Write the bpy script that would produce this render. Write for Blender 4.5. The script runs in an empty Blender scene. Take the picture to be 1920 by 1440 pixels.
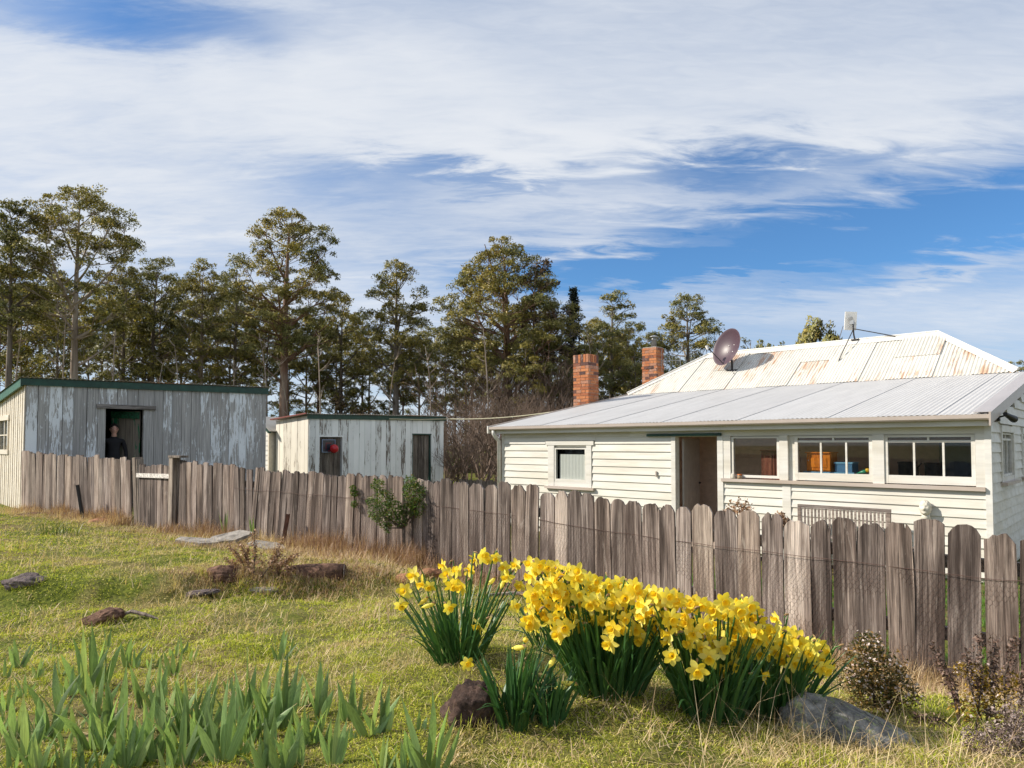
import bpy, math, random
import numpy as np
from mathutils import Vector, Matrix, noise as mnoise
R = math.radians
random.seed(7); rng = np.random.default_rng(11)
scene = bpy.context.scene
COL = scene.collection

# ------------------------------------------------------------------ camera
EYE = 0.95
F = 1280.0                      # focal length in photo pixels (24 mm, 1920 px wide)
PITCH = R(2.0)
cam_d = bpy.data.cameras.new('camera'); cam = bpy.data.objects.new('camera', cam_d); COL.objects.link(cam)
cam_d.lens = 24.0; cam_d.sensor_width = 36.0; cam_d.clip_start = 0.05; cam_d.clip_end = 6000
cam_d.shift_y = 70.0 / 1920.0
cam.location = (0, 0, EYE); cam.rotation_euler = (R(90) + PITCH, 0, 0)
scene.camera = cam

# ------------------------------------------------------------------ sun, sky, exposure
SUN_DIR = Vector((-0.985, 0.02, 0)).normalized()
SUN_EL = R(35)
sv = Vector((SUN_DIR.x * math.cos(SUN_EL), SUN_DIR.y * math.cos(SUN_EL), math.sin(SUN_EL)))
sun_d = bpy.data.lights.new('sun', 'SUN'); sun = bpy.data.objects.new('sun', sun_d); COL.objects.link(sun)
sun_d.energy = 4.8; sun_d.angle = R(0.55); sun_d.color = (1.0, 0.92, 0.80)
sun.rotation_euler = sv.to_track_quat('Z', 'Y').to_euler(); sun.location = (-20, 0, 20)
scene.view_settings.view_transform = 'Standard'; scene.view_settings.look = 'None'
scene.view_settings.gamma = 1.0; scene.view_settings.exposure = 0.35
scene.view_settings.use_curve_mapping = False
scene.render.engine = 'CYCLES'
scene.cycles.use_denoising = True
scene.cycles.use_adaptive_sampling = True; scene.cycles.adaptive_threshold = 0.02
scene.cycles.max_bounces = 7; scene.cycles.transparent_max_bounces = 12
scene.cycles.diffuse_bounces = 4; scene.cycles.glossy_bounces = 3
scene.cycles.caustics_reflective = False; scene.cycles.caustics_refractive = False

world = bpy.data.worlds.new('World'); scene.world = world; world.use_nodes = True
def build_world():
    nt = world.node_tree; N = nt.nodes; L = nt.links; N.clear()
    def new(t, **k):
        n = N.new(t)
        for a, b in k.items(): setattr(n, a, b)
        return n
    def val(sock, v):
        if hasattr(v, 'links'): L.new(v, sock)
        else: sock.default_value = v
    def math_(op, a, b=None, c=None, clamp=False):
        n = new('ShaderNodeMath', operation=op, use_clamp=clamp); val(n.inputs[0], a)
        if b is not None: val(n.inputs[1], b)
        if c is not None: val(n.inputs[2], c)
        return n.outputs[0]
    out = new('ShaderNodeOutputWorld'); bg = new('ShaderNodeBackground')
    sky = new('ShaderNodeTexSky', sky_type='NISHITA', sun_disc=False)
    sky.sun_elevation = SUN_EL
    sky.sun_rotation = math.atan2(SUN_DIR.x, SUN_DIR.y)
    sky.air_density = 1.0; sky.dust_density = 0.35; sky.ozone_density = 3.5
    tc = new('ShaderNodeTexCoord'); sep = new('ShaderNodeSeparateXYZ'); L.new(tc.outputs['Generated'], sep.inputs[0])
    x, y, z = sep.outputs
    az = math_('ARCTAN2', x, y)
    el = math_('ARCSINE', z)
    # cloud layer plane coordinates
    zc = math_('ADD', math_('MAXIMUM', z, 0.0), 0.16)
    px = math_('DIVIDE', x, zc); py = math_('DIVIDE', y, zc)
    comb = new('ShaderNodeCombineXYZ'); L.new(px, comb.inputs[0]); L.new(py, comb.inputs[1])
    mp = new('ShaderNodeMapping'); L.new(comb.outputs[0], mp.inputs[0])
    mp.inputs['Rotation'].default_value = (0, 0, R(-24)); mp.inputs['Scale'].default_value = (0.55, 1.5, 1)
    def noise(vec, scale, det, rough, dist=0.0):
        n = new('ShaderNodeTexNoise'); L.new(vec, n.inputs['Vector'])
        n.inputs['Scale'].default_value = scale; n.inputs['Detail'].default_value = det
        n.inputs['Roughness'].default_value = rough; n.inputs['Distortion'].default_value = dist
        return n.outputs[0]
    big = noise(mp.outputs[0], 0.9, 5, 0.55, 0.5)
    mp2 = new('ShaderNodeMapping'); L.new(comb.outputs[0], mp2.inputs[0])
    mp2.inputs['Rotation'].default_value = (0, 0, R(-38)); mp2.inputs['Scale'].default_value = (1.0, 3.2, 1)
    fine = noise(mp2.outputs[0], 4.0, 9, 0.60, 0.5)
    mp3 = new('ShaderNodeMapping'); L.new(comb.outputs[0], mp3.inputs[0])
    mp3.inputs['Rotation'].default_value = (0, 0, R(24)); mp3.inputs['Scale'].default_value = (1.3, 5.0, 1)
    rip = noise(mp3.outputs[0], 8.0, 6, 0.6, 0.9)
    warp = math_('MULTIPLY', math_('SUBTRACT', fine, 0.5), 0.22)
    warp2 = math_('MULTIPLY', math_('SUBTRACT', big, 0.5), 0.25)
    azw = math_('ADD', az, warp2); elw = math_('ADD', el, math_('MULTIPLY', warp, 0.55))
    def blob(a, e, sa, se, tilt, amp):
        da = math_('SUBTRACT', azw, a); de = math_('SUBTRACT', math_('SUBTRACT', elw, e), math_('MULTIPLY', da, tilt))
        q = math_('ADD', math_('POWER', math_('ABSOLUTE', math_('DIVIDE', da, sa)), 2.0), math_('POWER', math_('ABSOLUTE', math_('DIVIDE', de, se)), 2.0))
        return math_('MULTIPLY', math_('EXPONENT', math_('MULTIPLY', q, -1.0)), amp)
    def A(pxx): return math.atan((pxx - 960) / F)
    def E(pxx, pyy):
        return math.atan((835 - pyy) / math.hypot(F, pxx - 960))
    cov = math_('MULTIPLY_ADD', math_('SUBTRACT', big, 0.5), 0.62, 0.88)
    cov = math_('ADD', cov, math_('MULTIPLY', math_('SUBTRACT', fine, 0.5), 0.36))
    cov = math_('ADD', cov, math_('MULTIPLY', math_('SUBTRACT', rip, 0.5), 0.20))
    for (bx, by, sa, se, t, amp) in [
            (1720, 428, 0.36, 0.052, -0.02, -1.10), (1370, 310, 0.14, 0.026, -0.10, -0.75), (900, 330, 0.20, 0.016, -0.05, -0.42),
            (230, 15, 0.17, 0.035, 0.16, -0.75), (1180, 510, 0.24, 0.036, 0.03, -0.75), (620, 345, 0.16, 0.03, 0.0, -0.35), (1150, 450, 0.10, 0.02, 0.0, 0.30),
            (760, 180, 0.50, 0.08, 0.02, 0.30), (1560, 220, 0.35, 0.06, 0.0, 0.30), (1450, 560, 0.5, 0.05, 0.0, -0.12),
            (1350, 455, 0.10, 0.013, 0.05, 0.35), (1400, 520, 0.18, 0.014, 0.04, 0.40), (1850, 485, 0.10, 0.016, 0.18, 0.45),
            (200, 300, 0.3, 0.10, 0.0, 0.2)]:
        cov = math_('ADD', cov, blob(A(bx), E(bx, by), sa, se, t, amp))
    mask = new('ShaderNodeMapRange', interpolation_type='SMOOTHSTEP'); L.new(cov, mask.inputs[0])
    mask.inputs[1].default_value = 0.08; mask.inputs[2].default_value = 1.15; mask.inputs[4].default_value = 0.96
    cc = new('ShaderNodeMixRGB'); cc.inputs[1].default_value = (4.5, 5.1, 6.1, 1); cc.inputs[2].default_value = (6.7, 6.9, 7.2, 1)
    mr = new('ShaderNodeMapRange', interpolation_type='SMOOTHSTEP'); L.new(math_('ADD', cov, math_('MULTIPLY', math_('SUBTRACT', big, 0.5), 1.2)), mr.inputs[0])
    mr.inputs[1].default_value = 0.5; mr.inputs[2].default_value = 1.35
    L.new(mr.outputs[0], cc.inputs[0])
    gain = new('ShaderNodeMixRGB', blend_type='MULTIPLY'); gain.inputs[0].default_value = 1.0
    L.new(sky.outputs[0], gain.inputs[1]); gain.inputs[2].default_value = (0.60, 0.92, 1.16, 1)
    mx = new('ShaderNodeMixRGB'); L.new(mask.outputs[0], mx.inputs[0]); L.new(gain.outputs[0], mx.inputs[1]); L.new(cc.outputs[0], mx.inputs[2])
    L.new(mx.outputs[0], bg.inputs[0]); bg.inputs[1].default_value = 0.1
    L.new(bg.outputs[0], out.inputs[0])
build_world()

# ------------------------------------------------------------------ helpers
def ray(px, py):
    xx = (px - 960) / F; yy = (790 - py) / F
    c, s = math.cos(PITCH), math.sin(PITCH)
    return Vector((xx, c - yy * s, s + yy * c))
def at(px, py, Y):
    d = ray(px, py); return Vector((0, 0, EYE)) + d * (Y / d.y)

def tag(o, label=None, cat=None, group=None, kind=None):
    if label: o['label'] = label
    if cat: o['category'] = cat
    if group: o['group'] = group
    if kind: o['kind'] = kind
    return o
def empty(name, loc=(0, 0, 0), rz=0.0, label=None, cat=None, group=None):
    o = bpy.data.objects.new(name, None); COL.objects.link(o); o.location = loc; o.rotation_euler = (0, 0, rz)
    o.empty_display_size = 0.2
    return tag(o, label, cat, group)
def link(name, me, parent=None, loc=None, rot=None):
    o = bpy.data.objects.new(name, me); COL.objects.link(o)
    if parent is not None: o.parent = parent
    if loc is not None: o.location = loc
    if rot is not None: o.rotation_euler = rot
    return o

class MB:
    def __init__(s): s.v = []; s.f = []; s.m = []; s.cur = 0
    def add(s, vs, fs):
        b = len(s.v); s.v.extend([tuple(p) for p in vs])
        for f in fs: s.f.append(tuple(i + b for i in f)); s.m.append(s.cur)
        return s
    def box(s, x0, x1, y0, y1, z0, z1):
        return s.add([(x0, y0, z0), (x1, y0, z0), (x1, y1, z0), (x0, y1, z0), (x0, y0, z1), (x1, y0, z1), (x1, y1, z1), (x0, y1, z1)],
                     [(0, 3, 2, 1), (4, 5, 6, 7), (0, 1, 5, 4), (1, 2, 6, 5), (2, 3, 7, 6), (3, 0, 4, 7)])
    def bar(s, a, b, w, h, up=(0, 0, 1)):
        a, b = Vector(a), Vector(b); d = (b - a).normalized(); up = Vector(up)
        sd = d.cross(up)
        if sd.length < 1e-5: sd = d.cross(Vector((1, 0, 0)))
        sd.normalize(); u = sd.cross(d)
        vs = []
        for p in (a, b):
            for (i, j) in ((-1, -1), (1, -1), (1, 1), (-1, 1)): vs.append(p + sd * (i * w / 2) + u * (j * h / 2))
        return s.add(vs, [(0, 1, 2, 3), (7, 6, 5, 4), (0, 4, 5, 1), (1, 5, 6, 2), (2, 6, 7, 3), (3, 7, 4, 0)])
    def tube(s, pts, rad, n=8, cap=True):
        pts = [Vector(p) for p in pts]
        if not hasattr(rad, '__len__'): rad = [rad] * len(pts)
        vs = []; fs = []; prev = None
        for i, p in enumerate(pts):
            t = (pts[min(i + 1, len(pts) - 1)] - pts[max(i - 1, 0)])
            if t.length < 1e-9: t = Vector((0, 0, 1))
            t.normalize()
            if prev is None:
                a = t.orthogonal().normalized()
            else:
                a = prev - t * prev.dot(t)
                a = a.normalized() if a.length > 1e-6 else t.orthogonal().normalized()
            prev = a; b = t.cross(a)
            for k in range(n):
                q = 2 * math.pi * k / n; vs.append(p + (a * math.cos(q) + b * math.sin(q)) * rad[i])
        for i in range(len(pts) - 1):
            for k in range(n):
                k2 = (k + 1) % n; fs.append((i * n + k, i * n + k2, (i + 1) * n + k2, (i + 1) * n + k))
        if cap:
            fs.append(tuple(range(n - 1, -1, -1))); fs.append(tuple((len(pts) - 1) * n + k for k in range(n)))
        return s.add(vs, fs)
    def lathe(s, prof, c=(0, 0, 0), n=20):
        vs = []; fs = []; m = len(prof)
        for (r, z) in prof:
            for k in range(n):
                q = 2 * math.pi * k / n; vs.append((c[0] + r * math.cos(q), c[1] + r * math.sin(q), c[2] + z))
        for i in range(m - 1):
            for k in range(n):
                k2 = (k + 1) % n; fs.append((i * n + k, i * n + k2, (i + 1) * n + k2, (i + 1) * n + k))
        return s.add(vs, fs)
    def prism(s, poly, axis, a0, a1):
        n = len(poly); vs = []
        for a in (a0, a1):
            for (p, q) in poly:
                vs.append({'y': (p, a, q), 'x': (a, p, q), 'z': (p, q, a)}[axis])
        fs = [tuple(range(n - 1, -1, -1)), tuple(range(n, 2 * n))]
        for i in range(n):
            j = (i + 1) % n; fs.append((i, j, n + j, n + i))
        return s.add(vs, fs)
    def mesh(s, name, mats, smooth=False):
        me = bpy.data.meshes.new(name); me.from_pydata(s.v, [], s.f)
        if not isinstance(mats, (list, tuple)): mats = [mats]
        for m in mats: me.materials.append(m)
        if len(mats) > 1: me.polygons.foreach_set('material_index', s.m)
        me.validate()
        if smooth: me.polygons.foreach_set('use_smooth', [True] * len(me.polygons))
        # consistent outward normals
        import bmesh
        bm = bmesh.new(); bm.from_mesh(me); bmesh.ops.recalc_face_normals(bm, faces=bm.faces); bm.to_mesh(me); bm.free()
        return me
    def build(s, name, mats, parent=None, loc=None, rot=None, smooth=False):
        return link(name, s.mesh(name, mats, smooth), parent, loc, rot)

def np_mesh(name, verts, quads=None, tris=None, mat=None, smooth=False, cn=None):
    me = bpy.data.meshes.new(name)
    verts = np.asarray(verts, np.float32).reshape(-1, 3)
    me.vertices.add(len(verts)); me.vertices.foreach_set('co', verts.ravel())
    parts = []; tot = []
    if quads is not None and len(quads): parts.append(np.asarray(quads, np.int32).ravel()); tot.append(np.full(len(quads), 4, np.int32))
    if tris is not None and len(tris): parts.append(np.asarray(tris, np.int32).ravel()); tot.append(np.full(len(tris), 3, np.int32))
    li = np.concatenate(parts); lt = np.concatenate(tot); ls = np.concatenate([[0], np.cumsum(lt)[:-1]]).astype(np.int32)
    me.loops.add(len(li)); me.loops.foreach_set('vertex_index', li)
    me.polygons.add(len(lt)); me.polygons.foreach_set('loop_start', ls); me.polygons.foreach_set('loop_total', lt)
    if smooth: me.polygons.foreach_set('use_smooth', np.ones(len(lt), bool))
    me.update(calc_edges=True)
    if cn is not None: me.attributes.new('cn', 'FLOAT_VECTOR', 'POINT').data.foreach_set('vector', np.asarray(cn, np.float32).ravel())
    if mat: me.materials.append(mat)
    return me

def blades(P, az, length, lean, width, curl):
    """numpy grass blades: base points P, returns verts, quads, tris (5 verts each)"""
    n = len(P); ca, sa = np.cos(az), np.sin(az)
    dirx = np.stack([ca, sa, np.zeros(n)], 1); side = np.stack([-sa, ca, np.zeros(n)], 1)
    up = np.array([0, 0, 1.0])
    l1 = lean; l2 = lean + curl
    d1 = dirx * np.sin(l1)[:, None] + up * np.cos(l1)[:, None]
    d2 = dirx * np.sin(l2)[:, None] + up * np.cos(l2)[:, None]
    mid = P + d1 * (length * 0.55)[:, None]; tip = mid + d2 * (length * 0.45)[:, None]
    w = (side * (width / 2)[:, None])
    V = np.stack([P - w, P + w, mid + w * 0.75, mid - w * 0.75, tip], 1).reshape(-1, 3)
    b = np.arange(n) * 5
    Q = np.stack([b, b + 1, b + 2, b + 3], 1); T = np.stack([b + 3, b + 2, b + 4], 1)
    return V, Q, T

# ------------------------------------------------------------------ materials
class NT:
    def __init__(s, name):
        s.m = bpy.data.materials.new(name); s.m.use_nodes = True; s.t = s.m.node_tree; s.N = s.t.nodes; s.L = s.t.links
        s.p = s.N['Principled BSDF']; s.out = s.N['Material Output']
    def n(s, t, **k):
        o = s.N.new(t)
        for a, b in k.items(): setattr(o, a, b)
        return o
    def set(s, sock, v):
        if hasattr(v, 'links'): s.L.new(v, sock)
        else: sock.default_value = v
    def coord(s, which='Object', scale=(1, 1, 1), rand=True):
        tc = s.n('ShaderNodeTexCoord'); o = tc.outputs[which]
        if rand:
            oi = s.n('ShaderNodeObjectInfo'); ml = s.n('ShaderNodeVectorMath', operation='SCALE')
            cb = s.n('ShaderNodeCombineXYZ'); s.L.new(oi.outputs['Random'], cb.inputs[0]); s.L.new(oi.outputs['Random'], cb.inputs[2])
            s.L.new(cb.outputs[0], ml.inputs[0]); ml.inputs['Scale'].default_value = 37.0
            ad = s.n('ShaderNodeVectorMath', operation='ADD'); s.L.new(o, ad.inputs[0]); s.L.new(ml.outputs[0], ad.inputs[1]); o = ad.outputs[0]
        mp = s.n('ShaderNodeMapping'); s.L.new(o, mp.inputs[0]); mp.inputs['Scale'].default_value = scale
        return mp.outputs[0]
    def noise(s, vec, scale=5, det=4, rough=0.55, dist=0):
        n = s.n('ShaderNodeTexNoise'); s.L.new(vec, n.inputs['Vector'])
        n.inputs['Scale'].default_value = scale; n.inputs['Detail'].default_value = det; n.inputs['Roughness'].default_value = rough; n.inputs['Distortion'].default_value = dist
        return n.outputs[0]
    def ramp(s, fac, stops, interp='LINEAR'):
        r = s.n('ShaderNodeValToRGB'); s.L.new(fac, r.inputs[0]); cr = r.color_ramp; cr.interpolation = interp
        while len(cr.elements) < len(stops): cr.elements.new(0.5)
        for e, (p, c) in zip(cr.elements, stops):
            e.position = p; e.color = (c[0], c[1], c[2], 1) if hasattr(c, '__len__') else (c, c, c, 1)
        return r.outputs[0]
    def mix(s, fac, a, b, mode='MIX'):
        m = s.n('ShaderNodeMixRGB', blend_type=mode); s.set(m.inputs[0], fac)
        for i, c in ((1, a), (2, b)):
            if hasattr(c, 'links'): s.L.new(c, m.inputs[i])
            else: m.inputs[i].default_value = (c[0], c[1], c[2], 1)
        return m.outputs[0]
    def mth(s, op, a, b=0.0, clamp=False):
        m = s.n('ShaderNodeMath', operation=op, use_clamp=clamp); s.set(m.inputs[0], a); s.set(m.inputs[1], b); return m.outputs[0]
    def rand(s): return s.n('ShaderNodeObjectInfo').outputs['Random']
    def island(s): return s.n('ShaderNodeNewGeometry').outputs['Random Per Island']
    def bump(s, h, strength=0.3, dist=0.01):
        b = s.n('ShaderNodeBump'); s.L.new(h, b.inputs['Height']); b.inputs['Strength'].default_value = strength; b.inputs['Distance'].default_value = dist
        s.L.new(b.outputs[0], s.p.inputs['Normal'])
    def fin(s, col=None, rough=0.7, metal=0.0, spec=0.5):
        if col is not None:
            if hasattr(col, 'links'): s.L.new(col, s.p.inputs['Base Color'])
            else: s.p.inputs['Base Color'].default_value = (col[0], col[1], col[2], 1)
        s.set(s.p.inputs['Roughness'], rough); s.set(s.p.inputs['Metallic'], metal); s.p.inputs['Specular IOR Level'].default_value = spec
        return s.m

def m_plain(name, col, rough=0.6, metal=0.0, var=0.12, scale=8.0, bump=0.0, spec=0.5):
    t = NT(name); c = t.coord(); n = t.noise(c, scale, 6, 0.6)
    k = t.mix(1.0, col, t.ramp(n, [(0.3, 1 - var * 1.6), (0.7, 1 + var * 0.6)]), 'MULTIPLY')
    if bump: t.bump(n, bump, 0.005)
    return t.fin(k, rough, metal, spec)

def m_wood(name, dark, light, pale, axis='z', grain=45.0, streak=0.6, rough=0.85, tint=0.35):
    """weathered bare timber with grain along axis"""
    t = NT(name)
    sc = {'z': (grain, grain, 1.6), 'x': (1.6, grain, grain), 'y': (grain, 1.6, grain)}[axis]
    c = t.coord('Object', sc); n1 = t.noise(c, 1.0, 8, 0.7, 0.6)
    sc2 = {'z': (9, 9, 0.7), 'x': (0.7, 9, 9), 'y': (9, 0.7, 9)}[axis]
    n2 = t.noise(t.coord('Object', sc2), 1.0, 4, 0.6, 0.4)
    sc3 = {'z': (3, 3, 1.3), 'x': (1.3, 3, 3), 'y': (3, 1.3, 3)}[axis]
    n3 = t.noise(t.coord('Object', sc3), 1.0, 3, 0.5)
    col = t.ramp(n1, [(0.32, dark), (0.49, light), (0.68, pale)])
    col = t.mix(t.mth('MULTIPLY', t.ramp(n2, [(0.40, 1.0), (0.54, 0.0)]), streak), col, (dark[0] * 0.8, dark[1] * 0.75, dark[2] * 0.72))
    col = t.mix(1.0, col, t.ramp(n3, [(0.3, (1 - tint * .6, 1 - tint * .75, 1 - tint * .8)), (0.7, (1 + tint * .2,) * 3)]), 'MULTIPLY')
    col = t.mix(1.0, col, t.ramp(t.rand(), [(0.0, (.62, .60, .58)), (0.3, (.9, .9, .92)), (0.7, (1.08, 1.04, 1.0)), (1.0, (1.34, 1.34, 1.36))]), 'MULTIPLY')
    sc4 = {'z': (grain * 2.6, grain * 2.6, 4.0), 'x': (4.0, grain * 2.6, grain * 2.6), 'y': (grain * 2.6, 4.0, grain * 2.6)}[axis]
    n4 = t.noise(t.coord('Object', sc4), 1.0, 5, 0.75)
    col = t.mix(1.0, col, t.ramp(n4, [(0.36, 0.48), (0.5, 1.0), (0.66, 1.35)]), 'MULTIPLY')
    n5 = t.noise(t.coord('Object', {'z': (16, 16, 2.2), 'x': (2.2, 16, 16), 'y': (16, 2.2, 16)}[axis]), 1.0, 5, 0.7, 1.0)
    col = t.mix(t.ramp(n5, [(0.60, 0.0), (0.70, 0.5)]), col, (pale[0] * .95, pale[1] * .95, pale[2] * .95))
    t.bump(t.mth('ADD', n1, t.mth('MULTIPLY', n4, .6)), 0.7, 0.006)
    return t.fin(col, rough, 0, 0.25)

def m_peel(name, paint, wood_d, wood_l, amount, axis='z', scale=1.0):
    """flaking paint over grey timber; amount = share of paint left"""
    t = NT(name)
    s1 = {'z': (22 * scale, 22 * scale, 2.6 * scale), 'x': (1.5, 14, 14), 'y': (14, 1.5, 14)}[axis]
    n1 = t.noise(t.coord('Object', s1), 1.0, 9, 0.68, 1.2)
    s2 = {'z': (45, 45, 1.3), 'x': (1.3, 45, 45), 'y': (45, 1.3, 45)}[axis]
    n2 = t.noise(t.coord('Object', s2), 1.0, 6, 0.65, 0.4)
    n3 = t.noise(t.coord('Object', (2.2, 2.2, 1.1)), 1.0, 3, 0.5)
    f = t.mth('ADD', t.mth('MULTIPLY', n1, 0.75), t.mth('MULTIPLY', n3, 0.45))
    f = t.mth('ADD', f, t.mth('MULTIPLY', t.mth('SUBTRACT', t.rand(), 0.5), 0.16))
    th = 0.60 + (0.5 - amount) * 0.36
    mask = t.ramp(f, [(max(0.01, th - 0.012), 0.0), (th + 0.012, 1.0)])
    wood = t.ramp(n2, [(0.28, wood_d), (0.7, wood_l)])
    pc = t.mix(1.0, paint, t.ramp(n3, [(0.3, 0.86), (0.7, 1.05)]), 'MULTIPLY')
    col = t.mix(mask, wood, pc)
    col = t.mix(1.0, col, t.ramp(t.rand(), [(0.0, 0.88), (1.0, 1.1)]), 'MULTIPLY')
    h = t.mth('ADD', t.mth('MULTIPLY', mask, 0.6), t.mth('MULTIPLY', n2, 0.5))
    t.bump(h, 0.4, 0.004)
    return t.fin(col, 0.75, 0, 0.3)

def m_leaf(name, stops, trans=0.35, patch=None, rough=0.55, pscale=1.0, spec=0.35, cn=False, vary=None, blade=False):
    """foliage: colour by random per leaf, part light shines through"""
    t = NT(name); isl = t.island()
    col = t.ramp(isl, stops)
    if patch is not None:
        tc = t.n('ShaderNodeNewGeometry'); n = t.noise(tc.outputs['Position'], pscale, 3, 0.55)
        col = t.mix(t.ramp(n, [(0.42, 0.0), (0.62, 1.0)]), col, t.mix(1.0, t.ramp(isl, stops), patch, 'MULTIPLY'))
    if blade:                                         # fine parallel veins and dry brown tips
        tcb = t.n('ShaderNodeTexCoord'); mpb = t.n('ShaderNodeMapping'); t.L.new(tcb.outputs['Object'], mpb.inputs[0]); mpb.inputs['Scale'].default_value = (420, 420, 7); nb_ = t.noise(mpb.outputs[0], 1.0, 3, .6)
        col = t.mix(1.0, col, t.ramp(nb_, [(0.35, .72), (0.65, 1.18)]), 'MULTIPLY')
        sb_ = t.n('ShaderNodeSeparateXYZ'); t.L.new(tcb.outputs['Generated'], sb_.inputs[0]); tipf = t.mth('MULTIPLY', t.ramp(sb_.outputs[2], [(0.90, 0.0), (0.985, 1.0)]), t.ramp(t.rand(), [(0.45, 0.0), (0.6, .9)]))
        col = t.mix(tipf, col, (.36, .23, .10)); col = t.mix(t.ramp(sb_.outputs[2], [(0.0, .55), (0.16, 0.0)]), col, (.30, .33, .12))
    if vary: col = t.mix(1.0, col, t.ramp(t.rand(), vary), 'MULTIPLY')
    t.fin(col, rough, 0, spec)
    tr = t.n('ShaderNodeBsdfTranslucent'); t.L.new(t.mix(1.0, col, (1.5, 1.5, 0.8), 'MULTIPLY'), tr.inputs[0])
    if cn:
        nn_ = add_cn(t); t.L.new(nn_, t.p.inputs['Normal']); t.L.new(nn_, tr.inputs['Normal'])
    mx = t.n('ShaderNodeMixShader'); mx.inputs[0].default_value = trans
    t.L.new(t.p.outputs[0], mx.inputs[1]); t.L.new(tr.outputs[0], mx.inputs[2]); t.L.new(mx.outputs[0], t.out.inputs[0])
    return t.m

def m_glass(name, tint=(0.90, 0.92, 0.91), rough=0.02):
    t = NT(name); t.N.remove(t.p)
    tr = t.n('ShaderNodeBsdfTransparent'); tr.inputs[0].default_value = (*tint, 1)
    gl = t.n('ShaderNodeBsdfGlossy'); gl.inputs['Roughness'].default_value = rough; gl.inputs[0].default_value = (0.9, 0.9, 0.9, 1)
    lw = t.n('ShaderNodeLayerWeight'); lw.inputs[0].default_value = 0.5
    fr = t.mth('ADD', t.mth('MULTIPLY', t.mth('POWER', lw.outputs['Facing'], 5.0), 0.9), 0.035)
    mx = t.n('ShaderNodeMixShader'); t.L.new(fr, mx.inputs[0]); t.L.new(tr.outputs[0], mx.inputs[1]); t.L.new(gl.outputs[0], mx.inputs[2])
    t.L.new(mx.outputs[0], t.out.inputs[0]); return t.m

def m_house_paint(name, col, flake=0.0):
    t = NT(name); c = t.coord('Object', (1.2, 8, 14)); n = t.noise(c, 1.0, 6, 0.6); n2 = t.noise(t.coord('Object', (0.8, 3, 3)), 1.0, 3)
    k = t.mix(1.0, col, t.ramp(n, [(0.3, 0.84), (0.6, 1.0)]), 'MULTIPLY')
    k = t.mix(1.0, k, t.ramp(n2, [(0.34, (0.91, 0.88, 0.82)), (0.6, (1.03, 1.03, 1.03))]), 'MULTIPLY')
    n3 = t.noise(t.coord('Object', (7, 30, 45)), 1.0, 7, 0.7, 0.8)
    k = t.mix(t.ramp(n3, [(0.70 - flake, 0.0), (0.72 - flake, 1.0)]), k, (0.50, 0.44, 0.39))
    t.bump(n, 0.12, 0.003)
    return t.fin(k, 0.5, 0, 0.4)

def m_rusty_roof(name, base):
    t = NT(name)
    n = t.noise(t.coord('Object', (17.0, 1.3, 1.3)), 1.0, 8, 0.68, 0.8)
    n2 = t.noise(t.coord('Object', (1.1, 0.5, 0.5)), 1.0, 3, 0.5)
    f = t.mth('ADD', t.mth('MULTIPLY', n, 0.62), t.mth('MULTIPLY', n2, 0.55))
    c = t.mix(t.ramp(f, [(0.625, 0.0), (0.70, 0.85)]), base, (0.48, 0.25, 0.13))
    c = t.mix(t.ramp(f, [(0.61, 0.0), (0.70, 0.25)]), c, (0.66, 0.46, 0.31))
    n4 = t.noise(t.coord('Object', (6, 3, 3)), 1.0, 5, 0.6)
    c = t.mix(1.0, c, t.ramp(n4, [(0.3, 0.87), (0.65, 1.03)]), 'MULTIPLY')
    c = t.mix(1.0, c, t.ramp(t.rand(), [(0.0, 0.93), (1.0, 1.03)]), 'MULTIPLY')
    return t.fin(c, 0.5, 0.0, 0.4)

def m_metal_roof(name, base):
    t = NT(name); n = t.noise(t.coord('Object', (5, 0.8, 0.8)), 1.0, 5, 0.6)
    c = t.mix(1.0, base, t.ramp(n, [(0.3, 0.90), (0.7, 1.04)]), 'MULTIPLY')
    c = t.mix(1.0, c, t.ramp(t.rand(), [(0.0, 0.95), (1.0, 1.04)]), 'MULTIPLY')
    return t.fin(c, 0.5, 0.0, 0.4)

def m_brick(name):
    t = NT(name); r = t.rand()
    c = t.ramp(r, [(0.0, (0.10, 0.060, 0.055)), (0.14, (0.16, 0.08, 0.065)), (0.18, (0.32, 0.115, 0.06)), (0.45, (0.44, 0.165, 0.075)), (0.75, (0.52, 0.215, 0.095)), (1.0, (0.38, 0.20, 0.14))])
    n = t.noise(t.coord('Object', (1, 1, 1)), 22.0, 6, 0.65); n2 = t.noise(t.coord('Object', (1, 1, 1)), 6.0, 4, 0.6)
    c = t.mix(1.0, c, t.ramp(n, [(0.3, 0.72), (0.7, 1.15)]), 'MULTIPLY')
    c = t.mix(t.ramp(n2, [(0.58, 0.0), (0.70, 0.55)]), c, (0.45, 0.38, 0.33))
    t.bump(n, 0.4, 0.006); return t.fin(c, 0.9, 0, 0.2)

def m_rock(name, a, b, lichen=(0.45, 0.47, 0.42), ls=0.62):
    t = NT(name); c = t.coord(); n = t.noise(c, 24, 9, 0.72); n2 = t.noise(c, 38, 7, 0.7, 0.8); n3 = t.noise(c, 8, 5, 0.6)
    k = t.ramp(n, [(0.38, a), (0.62, b)])
    k = t.mix(t.ramp(n2, [(ls, 0.0), (ls + 0.05, 0.85)]), k, lichen)
    k = t.mix(1.0, k, t.ramp(n3, [(0.36, 0.60), (0.62, 1.25)]), 'MULTIPLY')
    t.bump(t.mth('ADD', n, t.mth('MULTIPLY', n2, 0.5)), 0.9, 0.02); return t.fin(k, 0.9, 0, 0.2)

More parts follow.
